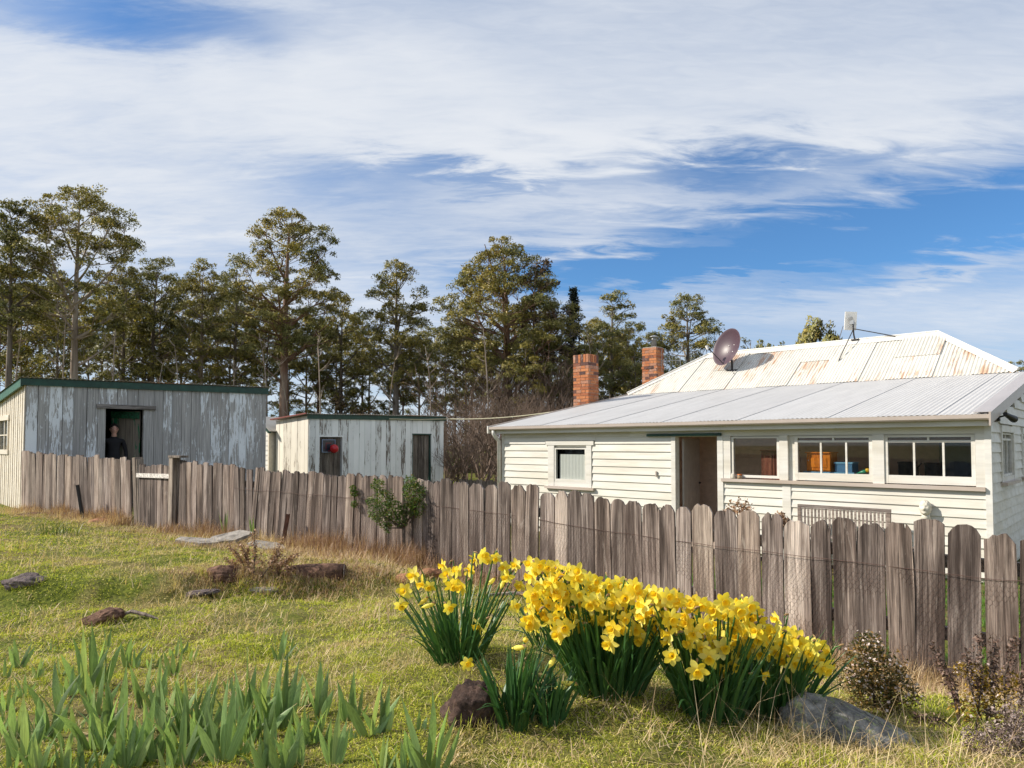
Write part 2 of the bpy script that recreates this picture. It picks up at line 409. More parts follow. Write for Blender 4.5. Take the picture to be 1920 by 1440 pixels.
def add_cn(t):
    """leaf normals follow the leaf mass they belong to (stored per leaf), so crowns shade as volumes"""
    at_ = t.n('ShaderNodeAttribute', attribute_name='cn'); vt = t.n('ShaderNodeVectorTransform', vector_type='NORMAL', convert_from='OBJECT', convert_to='WORLD'); t.L.new(at_.outputs['Vector'], vt.inputs[0])
    geo = t.n('ShaderNodeNewGeometry'); sc_ = t.n('ShaderNodeVectorMath', operation='SCALE'); t.L.new(geo.outputs['Normal'], sc_.inputs[0]); sc_.inputs['Scale'].default_value = 0.45
    ad = t.n('ShaderNodeVectorMath', operation='ADD'); t.L.new(vt.outputs[0], ad.inputs[0]); t.L.new(sc_.outputs[0], ad.inputs[1]); nm = t.n('ShaderNodeVectorMath', operation='NORMALIZE'); t.L.new(ad.outputs[0], nm.inputs[0]); return nm.outputs[0]
M = {}
M['white'] = m_house_paint('white_weatherboard_paint', (0.70, 0.68, 0.625), 0.025)
M['trim'] = m_house_paint('white_trim_paint', (0.70, 0.685, 0.645), 0.0)
M['flaky'] = m_house_paint('flaking_trim_paint', (0.71, 0.69, 0.645), 0.04)
M['taupe'] = m_house_paint('taupe_trim_paint', (0.50, 0.43, 0.385))
M['soffit'] = m_plain('soffit_paint', (0.66, 0.63, 0.56), 0.6)
M['gutter'] = m_plain('gutter_paint', (0.44, 0.375, 0.33), 0.4, 0.0, 0.05)
M['roof_new'] = m_metal_roof('pale_grey_roof_sheet', (0.535, 0.525, 0.515))
M['flash'] = m_metal_roof('taupe_roof_flashing', (0.40, 0.375, 0.375))
M['roof_old'] = m_rusty_roof('cream_rusted_roof_sheet', (0.67, 0.645, 0.575))
M['ridge'] = m_plain('cream_ridge_cap_paint', (0.68, 0.66, 0.61), 0.5)
M['shed_tin'] = m_rusty_roof('grey_tin_sheet', (0.40, 0.38, 0.34))
M['brick'] = m_brick('chimney_brick'); M['mortar'] = m_plain('chimney_mortar', (0.36, 0.33, 0.29), 0.95, 0, 0.3, 20)
M['green'] = m_plain('dark_green_trim_paint', (0.010, 0.060, 0.042), 0.5, 0, 0.3)
M['picket'] = m_wood('weathered_paling_timber', (0.055, 0.042, 0.037), (0.225, 0.182, 0.158), (0.47, 0.405, 0.355), 'z', 66, 0.85)
M['picket_pale'] = m_wood('pale_weathered_timber', (0.13, 0.10, 0.085), (0.39, 0.325, 0.275), (0.58, 0.50, 0.425), 'z', 55, 0.7)
M['rail'] = m_wood('fence_rail_timber', (0.10, 0.08, 0.07), (0.30, 0.26, 0.22), (0.45, 0.40, 0.35), 'x', 30, 0.4)
M['gatebar'] = m_wood('pale_gate_rail_timber', (0.30, 0.28, 0.26), (0.55, 0.52, 0.48), (0.70, 0.67, 0.62), 'x', 25, 0.2, tint=0.1)
M['post'] = m_wood('fence_post_timber', (0.09, 0.075, 0.065), (0.28, 0.24, 0.20), (0.42, 0.37, 0.31), 'z', 25, 0.5)
M['shed_front'] = m_peel('flaking_paint_on_shed_planks', (0.70, 0.74, 0.78), (0.20, 0.20, 0.20), (0.50, 0.49, 0.48), 0.38, 'z')
M['shed_wood'] = m_wood('grey_shed_timber', (0.10, 0.095, 0.09), (0.25, 0.235, 0.22), (0.36, 0.34, 0.32), 'y', 30, 0.4)
M['shed_cream'] = m_house_paint('cream_shed_paint', (0.80, 0.73, 0.62), 0.0)
M['shed2_front'] = m_peel('pale_flaking_paint_on_planks', (0.78, 0.81, 0.80), (0.12, 0.10, 0.085), (0.28, 0.25, 0.21), 0.76, 'z')
M['shed2_side'] = m_peel('cream_flaking_paint_on_planks', (0.78, 0.73, 0.63), (0.18, 0.14, 0.10), (0.40, 0.33, 0.26), 0.88, 'z')
M['door_wood'] = m_wood('dark_door_timber', (0.05, 0.045, 0.038), (0.15, 0.135, 0.115), (0.24, 0.215, 0.185), 'z', 35, 0.5)
M['green_door'] = m_peel('worn_green_door_paint', (0.015, 0.13, 0.06), (0.10, 0.085, 0.07), (0.26, 0.22, 0.17), 0.28, 'z', 0.6)
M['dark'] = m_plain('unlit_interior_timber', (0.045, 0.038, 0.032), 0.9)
M['inner'] = m_plain('tan_interior_paint', (0.72, 0.57, 0.47), 0.8, 0, 0.12)
M['glass'] = m_glass('window_glass')
M['steel'] = m_plain('galvanised_steel', (0.40, 0.41, 0.42), 0.4, 0.7)
M['iron'] = m_plain('dark_iron', (0.05, 0.045, 0.045), 0.6, 0.5)
M['rust'] = m_plain('rusted_steel', (0.16, 0.07, 0.045), 0.85, 0.1, 0.4, 18)
M['dish'] = m_plain('maroon_dish_paint', (0.075, 0.042, 0.056), 0.42, 0.0, 0.05)
M['white_pl'] = m_plain('white_plastic', (0.75, 0.73, 0.69), 0.4, 0, 0.05)
M['black_pl'] = m_plain('black_plastic', (0.02, 0.02, 0.022), 0.5, 0, 0.1)
M['bench'] = m_wood('taupe_bench_timber', (.16, .13, .115), (.27, .235, .21), (.34, .30, .27), 'x', 20, .3)
M['wire'] = m_plain('rusty_fence_wire', (0.13, 0.075, 0.06), 0.8, 0.2, 0.3, 30)
M['cable'] = m_plain('pale_rope', (0.55, 0.52, 0.36), 0.8)
M['red_ball'] = m_plain('glossy_red_rubber', (0.45, 0.012, 0.02), 0.18, 0.0, 0.05)
# ------------------------------------------------------------------ ground
def vnoise(x, y, seed=0):
    xi = np.floor(x).astype(np.int64); yi = np.floor(y).astype(np.int64); fx = x - xi; fy = y - yi
    u = fx * fx * (3 - 2 * fx); v = fy * fy * (3 - 2 * fy)
    def h(a, b):
        n = (a * 374761393 + b * 668265263 + seed * 1442695041) & 0x7fffffff
        n = ((n ^ (n >> 13)) * 1274126177) & 0x7fffffff
        return ((n ^ (n >> 16)) & 0xffff) / 65535.0
    return (h(xi, yi) * (1 - u) + h(xi + 1, yi) * u) * (1 - v) + (h(xi, yi + 1) * (1 - u) + h(xi + 1, yi + 1) * u) * v
def fbm(x, y, seed=0, octv=4):
    s = 0; a = 0.5
    for i in range(octv): s = s + a * vnoise(x * 2 ** i, y * 2 ** i, seed + i); a *= 0.5
    return s
def fence_Y(px): return 5.96 * 1636.0 / (px + 676.0)
def PX(px, Y): return (px - 960) / F * Y
gpts = []
for (px, Y, z) in [(0, 2.0, -.945), (500, 2.0, -.945), (960, 2.0, -.945), (1400, 2.0, -.95), (1920, 2.0, -.96), (960, 1.0, -.95), (0, 1.0, -.95), (1920, 1.0, -.96),
                   (850, 2.8, -.908), (1180, 2.5, -.908), (1370, 2.35, -.936), (1000, 2.3, -.934), (1560, 2.37, -.99), (1900, 2.2, -.99),
                   (1890, 3.85, -1.40), (1600, 4.28, -1.39), (1280, 5.0, -1.34), (960, 5.96, -1.27), (780, 6.7, -1.21), (510, 8.2, -1.185), (330, 9.7, -1.24), (255, 10.45, -1.22), (47, 12.6, -1.2),
                   (300, 5.64, -1.08), (600, 6.4, -1.13), (200, 4.28, -1.02), (0, 5.4, -1.05), (450, 3.4, -.97), (700, 4.6, -1.05), (-300, 6, -1.0), (-300, 12, -1.1), (100, 9, -1.15),
                   (1000, 4.2, -1.10), (1300, 3.6, -1.14), (700, 3.2, -.94), (2200, 3.0, -1.2)]:
    gpts.append((PX(px, Y), Y, z))
gpts += [(3.0, 6.5, -1.6), (5.0, 8.0, -1.8), (4.5, 10, -1.95), (0, 9, -1.55), (0, 13, -1.9), (8, 9, -1.95), (-3, 12, -1.4), (-5, 14, -1.35), (-5, 17, -1.5), (-2, 20, -1.7), (-9, 14, -1.22),
         (-14, 14, -1.1), (-12, 18, -1.2), (-6, 22, -1.6), (4, 20, -1.95), (10, 16, -1.95), (14, 10, -2.0), (10, 4, -1.7), (7, 1, -1.15), (-7, 1, -.95), (0, 0, -.95), (-4, -2, -.95), (4, -2, -1.0), (14, 22, -2), (-16, 24, -1.3), (-16, 4, -.9)]
_G = np.array(gpts)
def _tps_k(r2): return np.where(r2 > 1e-12, r2 * np.log(np.maximum(r2, 1e-12)) * 0.5, 0.0)
_n = len(_G)
_K = _tps_k(((_G[:, None, :2] - _G[None, :, :2]) ** 2).sum(-1)) + np.eye(_n) * 0.02
_Pm = np.c_[np.ones(_n), _G[:, :2]]
_A = np.block([[_K, _Pm], [_Pm.T, np.zeros((3, 3))]])
_W = np.linalg.solve(_A, np.r_[_G[:, 2], 0, 0, 0])
def ground_z(x, y, detail=True):
    x = np.asarray(x, float); y = np.asarray(y, float); sh = x.shape; xf = x.ravel(); yf = y.ravel()
    cx = np.clip(xf, -15, 14); cy = np.clip(yf, -2, 23)
    z = np.empty(len(xf))
    for i in range(0, len(xf), 40000):
        q = np.c_[cx[i:i + 40000], cy[i:i + 40000]]
        z[i:i + 40000] = _tps_k(((q[:, None, :] - _G[None, :, :2]) ** 2).sum(-1)) @ _W[:_n] + _W[_n] + q @ _W[_n + 1:]
    d = np.hypot(xf - cx, yf - cy); k = np.exp(-d / 12.0); z = z * k + (-1.6) * (1 - k)
    if detail:
        st = np.clip((yf + 0.25 * np.sin(xf * 1.3) + 0.3 * (fbm(xf * 1.2, yf * 1.2, 5) - .5) - 5.05) / 0.35, 0, 1); st = st * st * (3 - 2 * st)
        w = np.clip((-xf - 0.4) / 0.8, 0, 1) * np.clip((8.5 - yf) / 2.0, 0, 1)
        z += (st - 0.6) * 0.17 * w
        near = np.clip((16 - yf) / 4, 0, 1)
        z += near * ((fbm(xf * 1.3, yf * 1.3, 3) - .47) * 0.10 + (fbm(xf * 5.5, yf * 5.5, 9, 3) - .44) * 0.06 + (fbm(xf * 17, yf * 17, 19, 2) - .37) * 0.018)
    return (z + EYE).reshape(sh)
def gz(x, y): return float(ground_z(np.array([x]), np.array([y]))[0])
def ghit(px, py):
    """point of the ground on the sight line through a photo pixel"""
    d = ray(px, py); ys = np.linspace(1.3, 16, 900); X = d.x / d.y * ys; Z = EYE + d.z / d.y * ys
    h = Z - ground_z(X, ys); i = np.argmax(h < 0)
    if not (h < 0).any(): i = len(ys) - 1
    return Vector((X[i], ys[i], float(ground_z(X[i:i + 1], ys[i:i + 1])[0])))

def grow(a, b, fine, far, k=1.22):
    s = list(np.arange(a, b + 1e-6, fine)); st = fine; lo = []; x = a
    while x > -far: st *= k; x -= st; lo.append(x)
    st = fine; hi = []; x = b
    while x < far: st *= k; x += st; hi.append(x)
    return np.array(lo[::-1] + s + hi)
def m_ground():
    t = NT('lawn_soil'); geo = t.n('ShaderNodeNewGeometry'); P = geo.outputs['Position']
    n1 = t.noise(P, 1.1, 4, 0.6, 0.3); n2 = t.noise(P, 9, 6, 0.65); n3 = t.noise(P, 45, 4, 0.6)
    g = t.ramp(n3, [(0.35, (0.045, 0.065, 0.010)), (0.65, (0.17, 0.19, 0.03))])
    s = t.ramp(n2, [(0.35, (0.10, 0.07, 0.03)), (0.65, (0.32, 0.24, 0.12))])
    c = t.mix(t.ramp(n1, [(0.40, 0.0), (0.62, 0.8)]), g, s)
    b = t.ramp(n2, [(0.62, 0.0), (0.74, 0.6)]); c = t.mix(b, c, (0.07, 0.05, 0.03))
    t.bump(n3, 0.8, 0.02); return t.fin(c, 0.95, 0, 0.1)
M['ground'] = m_ground()
gx = grow(-8.5, 4.5, 0.06, 1800); gy = grow(1.0, 11.5, 0.06, 1800)
XX, YY = np.meshgrid(gx, gy); ZZ = ground_z(XX, YY)
ny, nx = XX.shape; idx = np.arange(ny * nx).reshape(ny, nx)
gq = np.stack([idx[:-1, :-1], idx[:-1, 1:], idx[1:, 1:], idx[1:, :-1]], -1).reshape(-1, 4)
ground = link('ground', np_mesh('ground', np.stack([XX, YY, ZZ], -1), gq, mat=M['ground'], smooth=True)); tag(ground, kind='structure')

# ------------------------------------------------------------------ house
HA = math.atan2(-.685, .728); C = Vector((6.77, 9.7, 0)); GZ = 1.95
HB = EYE - GZ                                   # house base height
ax = Vector((math.cos(HA), math.sin(HA), 0)); ay = Vector((-math.sin(HA), math.cos(HA), 0))
def hw(x, y, ze): return C + ax * x + ay * y + Vector((0, 0, EYE + ze))
def hx(px, y=0.0):
    r = (px - 960) / F; return (r * (C.y + ay.y * y) - C.x - ay.x * y) / (ax.x - ax.y * r)
def hz(px, py, y=0.0):
    p = hw(hx(px, y), y, 0); return (835 - py) / F * p.y
house = empty('weatherboard_house', (C.x, C.y, HB), HA, 'white weatherboard cottage with pale grey lean-to roof and rusted cream hip roof', 'house')
Z = lambda ze: ze + GZ                          # height above house base from height relative to the eye

def clapboard(x0, x1, z0, expo, mat, parent, yoff=0.0, along='x', name='weatherboard', top=None):
    """one bevelled board: thick lower edge stands proud of the board below"""
    zt = z0 + expo + 0.015 if top is None else top
    if zt - z0 < 0.02: return
    m = MB(); j = random.uniform(-.003, .003); z0 += random.uniform(-.004, .004)
    poly = [(yoff - 0.030 + j, Z(z0)), (yoff - 0.006, Z(zt)), (yoff + 0.018, Z(zt)), (yoff + 0.018, Z(z0))]
    if along == 'x': m.prism(poly, 'x', x0, x1)
    else: m.prism([(-p, q) for p, q in poly], 'y', x0, x1)
    m.build(name, mat, parent)

# front wall
fw = MB()
for (a, b, z0, z1) in [(-9.56, -8.0, -1.95, .32), (-7.08, -4.97, -1.95, .32), (-8.0, -7.08, -1.95, -.82), (-8.0, -7.08, -.05, .32), (-4.97, -4.10, .16, .32),
                       (-4.10, -3.85, -1.95, .32), (-3.85, -2.97, -1.95, -.60), (-3.85, -2.97, .13, .32), (-2.97, -2.69, -1.95, .32), (-2.69, -1.52, -1.95, -.60), (-2.69, -1.52, .14, .32),
                       (-1.52, -1.32, -1.95, .32), (-1.32, -.17, -1.95, -.60), (-1.32, -.17, .14, .32), (-.17, 0.0, -1.95, .32)]:
    fw.box(a, b, .02, .11, Z(z0), Z(z1))
front = fw.build('front_wall', M['white'], house)
z = .03 + .155; rows = []
while z > -1.95: rows.append(z); z -= .155
for z in rows:
    if z > -.95 and z < -.0:
        clapboard(-9.53, -8.17, z, .155, M['white'], front); clapboard(-6.95, -5.06, z, .155, M['white'], front)
    elif z >= 0:
        clapboard(-9.53, -8.25, z, .155, M['white'], front, top=min(z + .17, .30)); clapboard(-6.87, -5.06, z, .155, M['white'], front, top=min(z + .17, .30))
        clapboard(-8.25, -6.87, max(z, .10), .05 if z < .1 else .155, M['white'], front, top=min(z + .17, .30))
    else:
        clapboard(-9.53, -5.06, z, .155, M['white'], front)
z = -.765
while z > -1.95:
    clapboard(-4.0, -2.93, z, .14, M['white'], front); clapboard(-2.79, -.045, z, .14, M['white'], front); z -= .14
# trims of the front
for (nm_, a, b, y0_, y1_, z0, z1) in [('corner_board', -9.60, -9.53, -.036, .012, -1.95, .30), ('door_jamb', -5.06, -4.97, -.042, .012, -1.95, .17), ('door_jamb', -4.11, -4.00, -.042, .012, -1.95, .17),
                                      ('cover_board', -2.93, -2.79, -.036, .012, -1.95, -.665), ('corner_board', -.045, .036, -.040, .010, -1.95, .30)]:
    MB().box(a, b, y0_, y1_, Z(z0), Z(z1)).build(nm_, M['trim'], front)
MB().box(-6.0, .0, -.026, .012, Z(.165), Z(.31)).build('frieze_board', M['trim'], front)
for (a, b) in [(-4.0, -3.86), (-2.975, -2.83), (-1.51, -1.345), (-.155, -.045)]: MB().box(a, b, -.034, .012, Z(-.598), Z(.164)).build('window_post', M['flaky'], front)
MB().box(-4.02, -.04, -.085, .012, Z(-.655), Z(-.60)).build('window_sill', M['taupe'], front)
MB().box(-5.58, -4.02, -.085, -.043, Z(.172), Z(.205)).box(-5.58, -4.02, -.075, -.05, Z(.206), Z(.222)).build('door_track', M['green'], front)
MB().box(-5.40, -5.375, -.060, -.03, Z(-.62), Z(-.51)).build('door_stop', M['taupe'], front)

def window(x0, x1, z0, z1, parent, mull=(), transom=None, topm=(), fr=.035, rail=.03, yo=0.0, mat='flaky', plane='x'):
    """frame with separate panes and glazing bars; plane x: in the front wall, plane y: in the right wall"""
    def bx(m, a, b, y0, y1, za, zb):
        if plane == 'x': m.box(a, b, y0 + yo, y1 + yo, Z(za), Z(zb))
        else: m.box(-(y1 + yo), -(y0 + yo), a, b, Z(za), Z(zb))
        return m
    m = MB(); bx(m, x0, x0 + fr, -.014, .05, z0, z1); bx(m, x1 - fr, x1, -.014, .05, z0, z1)
    bx(m, x0 + fr, x1 - fr, -.012, .05, z1 - fr * .7, z1); bx(m, x0 + fr, x1 - fr, -.012, .05, z0, z0 + rail)
    w = m.build('window', M[mat], parent)
    a, b, lo, hi = x0 + fr, x1 - fr, z0 + rail, z1 - fr * .7
    def panes(xs, za, zb):
        e = [a] + list(xs) + [b]
        for i in range(len(e) - 1):
            p = MB(); bx(p, e[i] + (.012 if i else 0), e[i + 1] - (.012 if i < len(e) - 2 else 0), .018, .022, za, zb); p.build('pane', M['glass'], w)
        for q in xs:
            p = MB(); bx(p, q - .014, q + .014, -.002, .035, za, zb); p.build('glazing_bar', M[mat], w)
    if transom is not None:
        p = MB(); bx(p, a, b, -.006, .04, transom - .016, transom + .016); p.build('transom_bar', M[mat], w)
        panes(mull, lo, transom - .016); panes(topm, transom + .016, hi)
    else: panes(mull, lo, hi)
    return w
# small window with trims
w = window(-7.98, -7.10, -.80, -.06, house, fr=.04, rail=.06, yo=-.015, mat='trim')
MB().box(-8.16, -7.985, -.040, .010, Z(-.90), Z(-.0)).box(-7.095, -6.96, -.040, .010, Z(-.90), Z(-.0)).box(-8.22, -6.90, -.048, .010, Z(.0), Z(.085)).box(-7.98, -7.10, -.034, .0, Z(-.90), Z(-.802)).build('frame', M['trim'], w)
MB().box(-8.22, -6.88, -.095, .01, Z(-.955), Z(-.902)).build('sill', M['taupe'], w)
window(-3.85, -2.985, -.575, .15, house, fr=.04, rail=.045)
window(-2.72, -1.515, -.585, .155, house, mull=(hx(1538.5), hx(1586)), transom=.062, topm=(hx(1562),), fr=.05, rail=.125)
window(-1.345, -.16, -.585, .155, house, mull=(hx(1713), hx(1768)), transom=.058, topm=(hx(1740),), fr=.05, rail=.125)
mbl = m_plain('brown_blind', (.20, .085, .04), .8, 0, .2)
for (a, b) in ((-2.67, -1.57), (-1.29, -.21)): MB().box(a, b, .055, .07, Z(.066), Z(.15)).build('roller_blind', mbl, house)
# right wall
rw = MB()
sl = lambda y: .36 + .183 * (y + .22)
for (a, b, z0, z1) in [(0.02, .95, -1.95, .33), (.95, 2.05, -1.95, -.5), (.95, 2.05, .18, .40), (2.05, 3.2, -1.95, .55), (3.2, 4.4, -1.95, -.5), (3.2, 4.4, .18, .75), (4.4, 5.6, -1.95, .95)]:
    rw.box(-.11, -.02, a, b, Z(z0), Z(z1))
right = rw.build('right_wall', M['white'], house)
z = 1.2
while z > -1.95:
    ya = max(.04, (z + .16 - .30) / .183 - .22)
    if ya < 5.4:
        if -.60 < z < .24:
            for (a, b) in ((ya, .86), (2.14, 3.1), (4.5, 5.6)):
                if b > ya + .05: clapboard(max(a, ya), b, z, .145, M['white'], right, along='y')
        else: clapboard(ya, 5.6, z, .145, M['white'], right, along='y')
    z -= .145
for (a, b) in ((.92, 2.08), (3.16, 4.44)):
    ww = window(a + .03, b - .03, -.48, .19, house, mull=(a + .42, b - .42), transom=.09, topm=((a + b) / 2,), plane='y', mat='trim')
    MB().box(.012, .040, a - .06, a + .028, Z(-.56), Z(.20)).box(.012, .040, b - .028, b + .06, Z(-.56), Z(.20)).box(.012, .046, a - .06, b + .06, Z(.201), Z(.30)).box(.008, .034, a + .03, b - .03, Z(-.56), Z(-.482)).build('frame', M['trim'], ww)
    MB().box(.012, .105, a - .09, b + .09, Z(-.61), Z(-.562)).build('sill', M['taupe'], ww)
# hidden walls, floor, partition
MB().box(-9.56, -9.46, .12, 9.2, Z(-1.95), Z(.33)).build('left_wall', M['white'], house)
MB().box(-9.45, -.35, 5.62, 5.72, Z(-1.95), Z(1.42)).build('upper_wall', M['white'], house)
MB().box(-9.45, -.12, 9.1, 9.2, Z(-1.95), Z(1.40)).box(-.12, -.02, 5.6, 9.2, Z(-1.95), Z(1.40)).build('rear_wall', M['white'], house)
MB().box(-9.45, -.12, .12, 5.6, Z(-1.92), Z(-1.84)).build('floor', M['inner'], house)
iw = MB(); iw.box(-5.6, -.12, 1.8, 1.88, Z(-1.84), Z(.61)).build('inner_wall', M['inner'], house)
iw = house.children[-1]
for k in range(15):
    zb = -1.80 + k * .155
    MB().prism([(1.775, Z(zb)), (1.79, Z(zb + .15)), (1.798, Z(zb + .15)), (1.798, Z(zb))], 'x', -5.6, -.13).build('lining_board', M['inner'], iw)
MB().box(-5.68, -5.60, .12, 1.8, Z(-1.84), Z(.40)).build('partition', M['inner'], house)
MB().prism([(.12, Z(.325)), (1.8, Z(.63)), (1.8, Z(.65)), (.12, Z(.345))], 'x', -5.6, -.12).build('ceiling', M['inner'], house)
# open door, swung inwards
d = MB(); dd = Vector((-.10, .995, 0)); nn = Vector((.995, .10, 0)); o0 = Vector((-4.90, .13, 0))
door = None
mdoor = m_plain('grey_door_paint', (0.34, 0.30, 0.27), 0.6)
for i in range(8):
    a = o0 + dd * (i * .098); b = a + dd * .094
    q = MB().bar((a.x, a.y, Z(-.85)), (b.x, b.y, Z(-.85)), .035, 1.95)
    if door is None: door = q.build('door', mdoor, house)
    else: q.build('door_board', mdoor, door)
kn = o0 + dd * .70 + nn * .05
MB().lathe([(.001, -.02), (.02, -.015), (.026, 0), (.02, .015), (.001, .02)], (kn.x, kn.y, Z(-.75)), 10).build('door_knob', M['iron'], door, smooth=True)
# lace curtain behind the small window
cu = MB(); n = 40
for i in range(n + 1):
    x = -7.88 + .74 * i / n; y = .040 + .003 * math.sin(i * 1.3)
    cu.v += [(x, y, Z(-.76)), (x, y, Z(-.20))]
for i in range(n): cu.f.append((2 * i, 2 * i + 2, 2 * i + 3, 2 * i + 1)); cu.m.append(0)
tl = NT('lace_curtain'); v = tl.n('ShaderNodeTexVoronoi'); tl.L.new(tl.coord('Object', (28, 1, 22), False), v.inputs['Vector'])
tl.fin((0.72, 0.70, 0.68), 0.9); tl.L.new(tl.ramp(v.outputs['Distance'], [(0.2, 0.75), (0.45, 1.0)]), tl.p.inputs['Alpha'])
curtain = cu.build('lace_curtain', tl.m, None, (C.x, C.y, HB), (0, 0, HA), True); tag(curtain, 'white patterned lace curtain hanging inside the small left window', 'curtain')
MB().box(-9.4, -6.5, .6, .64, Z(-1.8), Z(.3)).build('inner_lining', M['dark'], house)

# ---- lean-to roof
def corr_sheet(x0, x1, s0, s1f, base, du, dn, pitch=.076, amp=.009, seg=6, lift=0.0):
    """corrugated sheet: columns along x, rises along du (per metre of s) with normal dn; s1f(x) gives the upper end"""
    m = MB(); n = max(2, int(round((x1 - x0) / pitch * seg))); vs = []; 
    for i in range(n + 1):
        x = x0 + (x1 - x0) * i / n; off = amp * math.cos(2 * math.pi * x / pitch) + lift
        for s in (s0, s1f(x)):
            vs.append(Vector((x, 0, 0)) + base + du * s + dn * off)
    m.add(vs, [(2 * i, 2 * i + 2, 2 * i + 3, 2 * i + 1) for i in range(n)])
    return m
k = .183; du = Vector((0, 1, k)); dn = Vector((0, -k, 1)).normalized()
roofp = MB().prism([(-.19, Z(.385)), (5.5, Z(1.427)), (5.5, Z(1.40)), (-.19, Z(.355))], 'x', -9.68, .02).build('lean_to_roof', M['soffit'], house)
x = -9.75; i = 0
while x < .02:
    x1 = min(x + .7605, .05); corr_sheet(x, x1 + (.03 if x1 < .04 else 0), 0, lambda q: 5.85, Vector((0, -.235, Z(.435))), du, dn, .076, .0055, 6, .005 * (i % 2)).build('roof_sheet', M['roof_new'], roofp, smooth=True); x = x1; i += 1
g = MB().prism([(-.215, Z(.435)), (-.215, Z(.352)), (-.300, Z(.352)), (-.318, Z(.375)), (-.318, Z(.432)), (-.306, Z(.432)), (-.302, Z(.38)), (-.230, Z(.372)), (-.230, Z(.435))], 'x', -9.76, .055)
g.build('gutter', M['gutter'], house)
MB().prism([(-.212, Z(.405)), (-.19, Z(.41)), (-.19, Z(.27)), (-.212, Z(.27))], 'x', -9.70, .03).build('fascia_board', M['trim'], house)
MB().box(-9.68, .02, -.189, .012, Z(.305), Z(.318)).build('soffit', M['soffit'], house)
MB().prism([(-.24, Z(.46)), (5.6, Z(1.53)), (5.6, Z(1.36)), (-.24, Z(.30))], 'x', .051, .075).build('barge_board', M['gutter'], house)
MB().prism([(-.235, Z(.462)), (5.6, Z(1.53)), (5.6, Z(1.538)), (-.235, Z(.470))], 'x', -.14, .078).build('barge_flashing', M['flash'], house)
MB().prism([(-.24, Z(.46)), (5.6, Z(1.53)), (5.6, Z(1.40)), (-.24, Z(.33))], 'x', -9.80, -9.765).build('barge_board', M['gutter'], house)
MB().box(-9.80, -9.763, -.33, -.20, Z(.28), Z(.455)).build('gutter_end', M['trim'], house)
MB().box(.056, .080, -.33, -.235, Z(.27), Z(.462)).build('gutter_end', M['gutter'], house)
# downpipe at the left end
MB().tube([(-9.66, -.25, Z(.36)), (-9.66, -.25, Z(.27)), (-9.65, -.16, Z(.16)), (-9.64, -.085, Z(.10)), (-9.64, -.085, Z(-1.9))], .045, 12).build('downpipe', M['trim'], house, smooth=True)
# ---- hip roof
YE, ZE, AR = 5.55, 1.50, 1.757; XL, XR = -9.78, -.28; ZR = 2.685; kk = (ZR - ZE) / AR
hip = MB()
a = [(XL, YE, Z(ZE - .02)), (XR, YE, Z(ZE - .02)), (XR, YE + 2 * AR, Z(ZE - .02)), (XL, YE + 2 * AR, Z(ZE - .02)), (XL + AR, YE + AR, Z(ZR - .02)), (XR - AR, YE + AR, Z(ZR - .02))]
hip.add(a, [(0, 1, 5, 4), (1, 2, 5), (2, 3, 4, 5), (3, 0, 4), (3, 2, 1, 0)])
hip = hip.build('hip_roof', M['roof_old'], house)
du2 = Vector((0, 1, kk)); dn2 = Vector((0, -kk, 1)).normalized()
st = lambda q: max(0.0, min(AR, q - XL, XR - q)) * 1.0
xs = [XL + .02]
while xs[-1] < XR - .1: xs.append(min(xs[-1] + random.choice([.61, .76, .76, .84, .91]), XR - .02))
for i in range(len(xs) - 1):
    lift = .012 + .010 * (i % 2)
    if 2 < i < len(xs) - 3 and i % 3 == 0:
        mid = random.uniform(.75, 1.0)
        corr_sheet(xs[i], xs[i + 1] + .04, -.02, lambda q: min(st(q), mid + .05), Vector((0, YE, Z(ZE))), du2, dn2, .076, .010, 6, lift).build('roof_sheet', M['roof_old'], hip, smooth=True)
        corr_sheet(xs[i], xs[i + 1] + .04, mid, st, Vector((0, YE, Z(ZE))), du2, dn2, .076, .010, 6, lift + .012).build('roof_sheet', M['roof_old'], hip, smooth=True)
    else:
        corr_sheet(xs[i], xs[i + 1] + .04, -.02, st, Vector((0, YE, Z(ZE))), du2, dn2, .076, .010, 6, lift).build('roof_sheet', M['roof_old'], hip, smooth=True)
def cap(a, b, dirs, w=.17):
    """ridge or hip capping: two sloping flanges with a roll on the line"""
    a, b = Vector(a), Vector(b); m = MB(); up = Vector((0, 0, .045))
    m.tube([a + up, b + up], .028, 8)
    for q in dirs:
        q = Vector(q); lo = Vector((0, 0, .016))
        m.add([a + up, b + up, b + q * w + lo, a + q * w + lo], [(0, 1, 2, 3)])
    return m
pl, pr = (XL + AR, YE + AR, Z(ZR) + .02), (XR - AR, YE + AR, Z(ZR) + .02)
cap(pl, pr, [(0, -.825, -.565), (0, .825, -.565)], .2).build('ridge_cap', M['ridge'], hip)
cap((XL, YE, Z(ZE) + .02), pl, [(.55, -.45, -.31 + .0), (-.45, .55, -.31)], .16).build('hip_cap', M['ridge'], hip)
cap((XR, YE, Z(ZE) + .02), pr, [(-.55, -.45, -.31), (.45, .55, -.31)], .16).build('hip_cap', M['ridge'], hip)

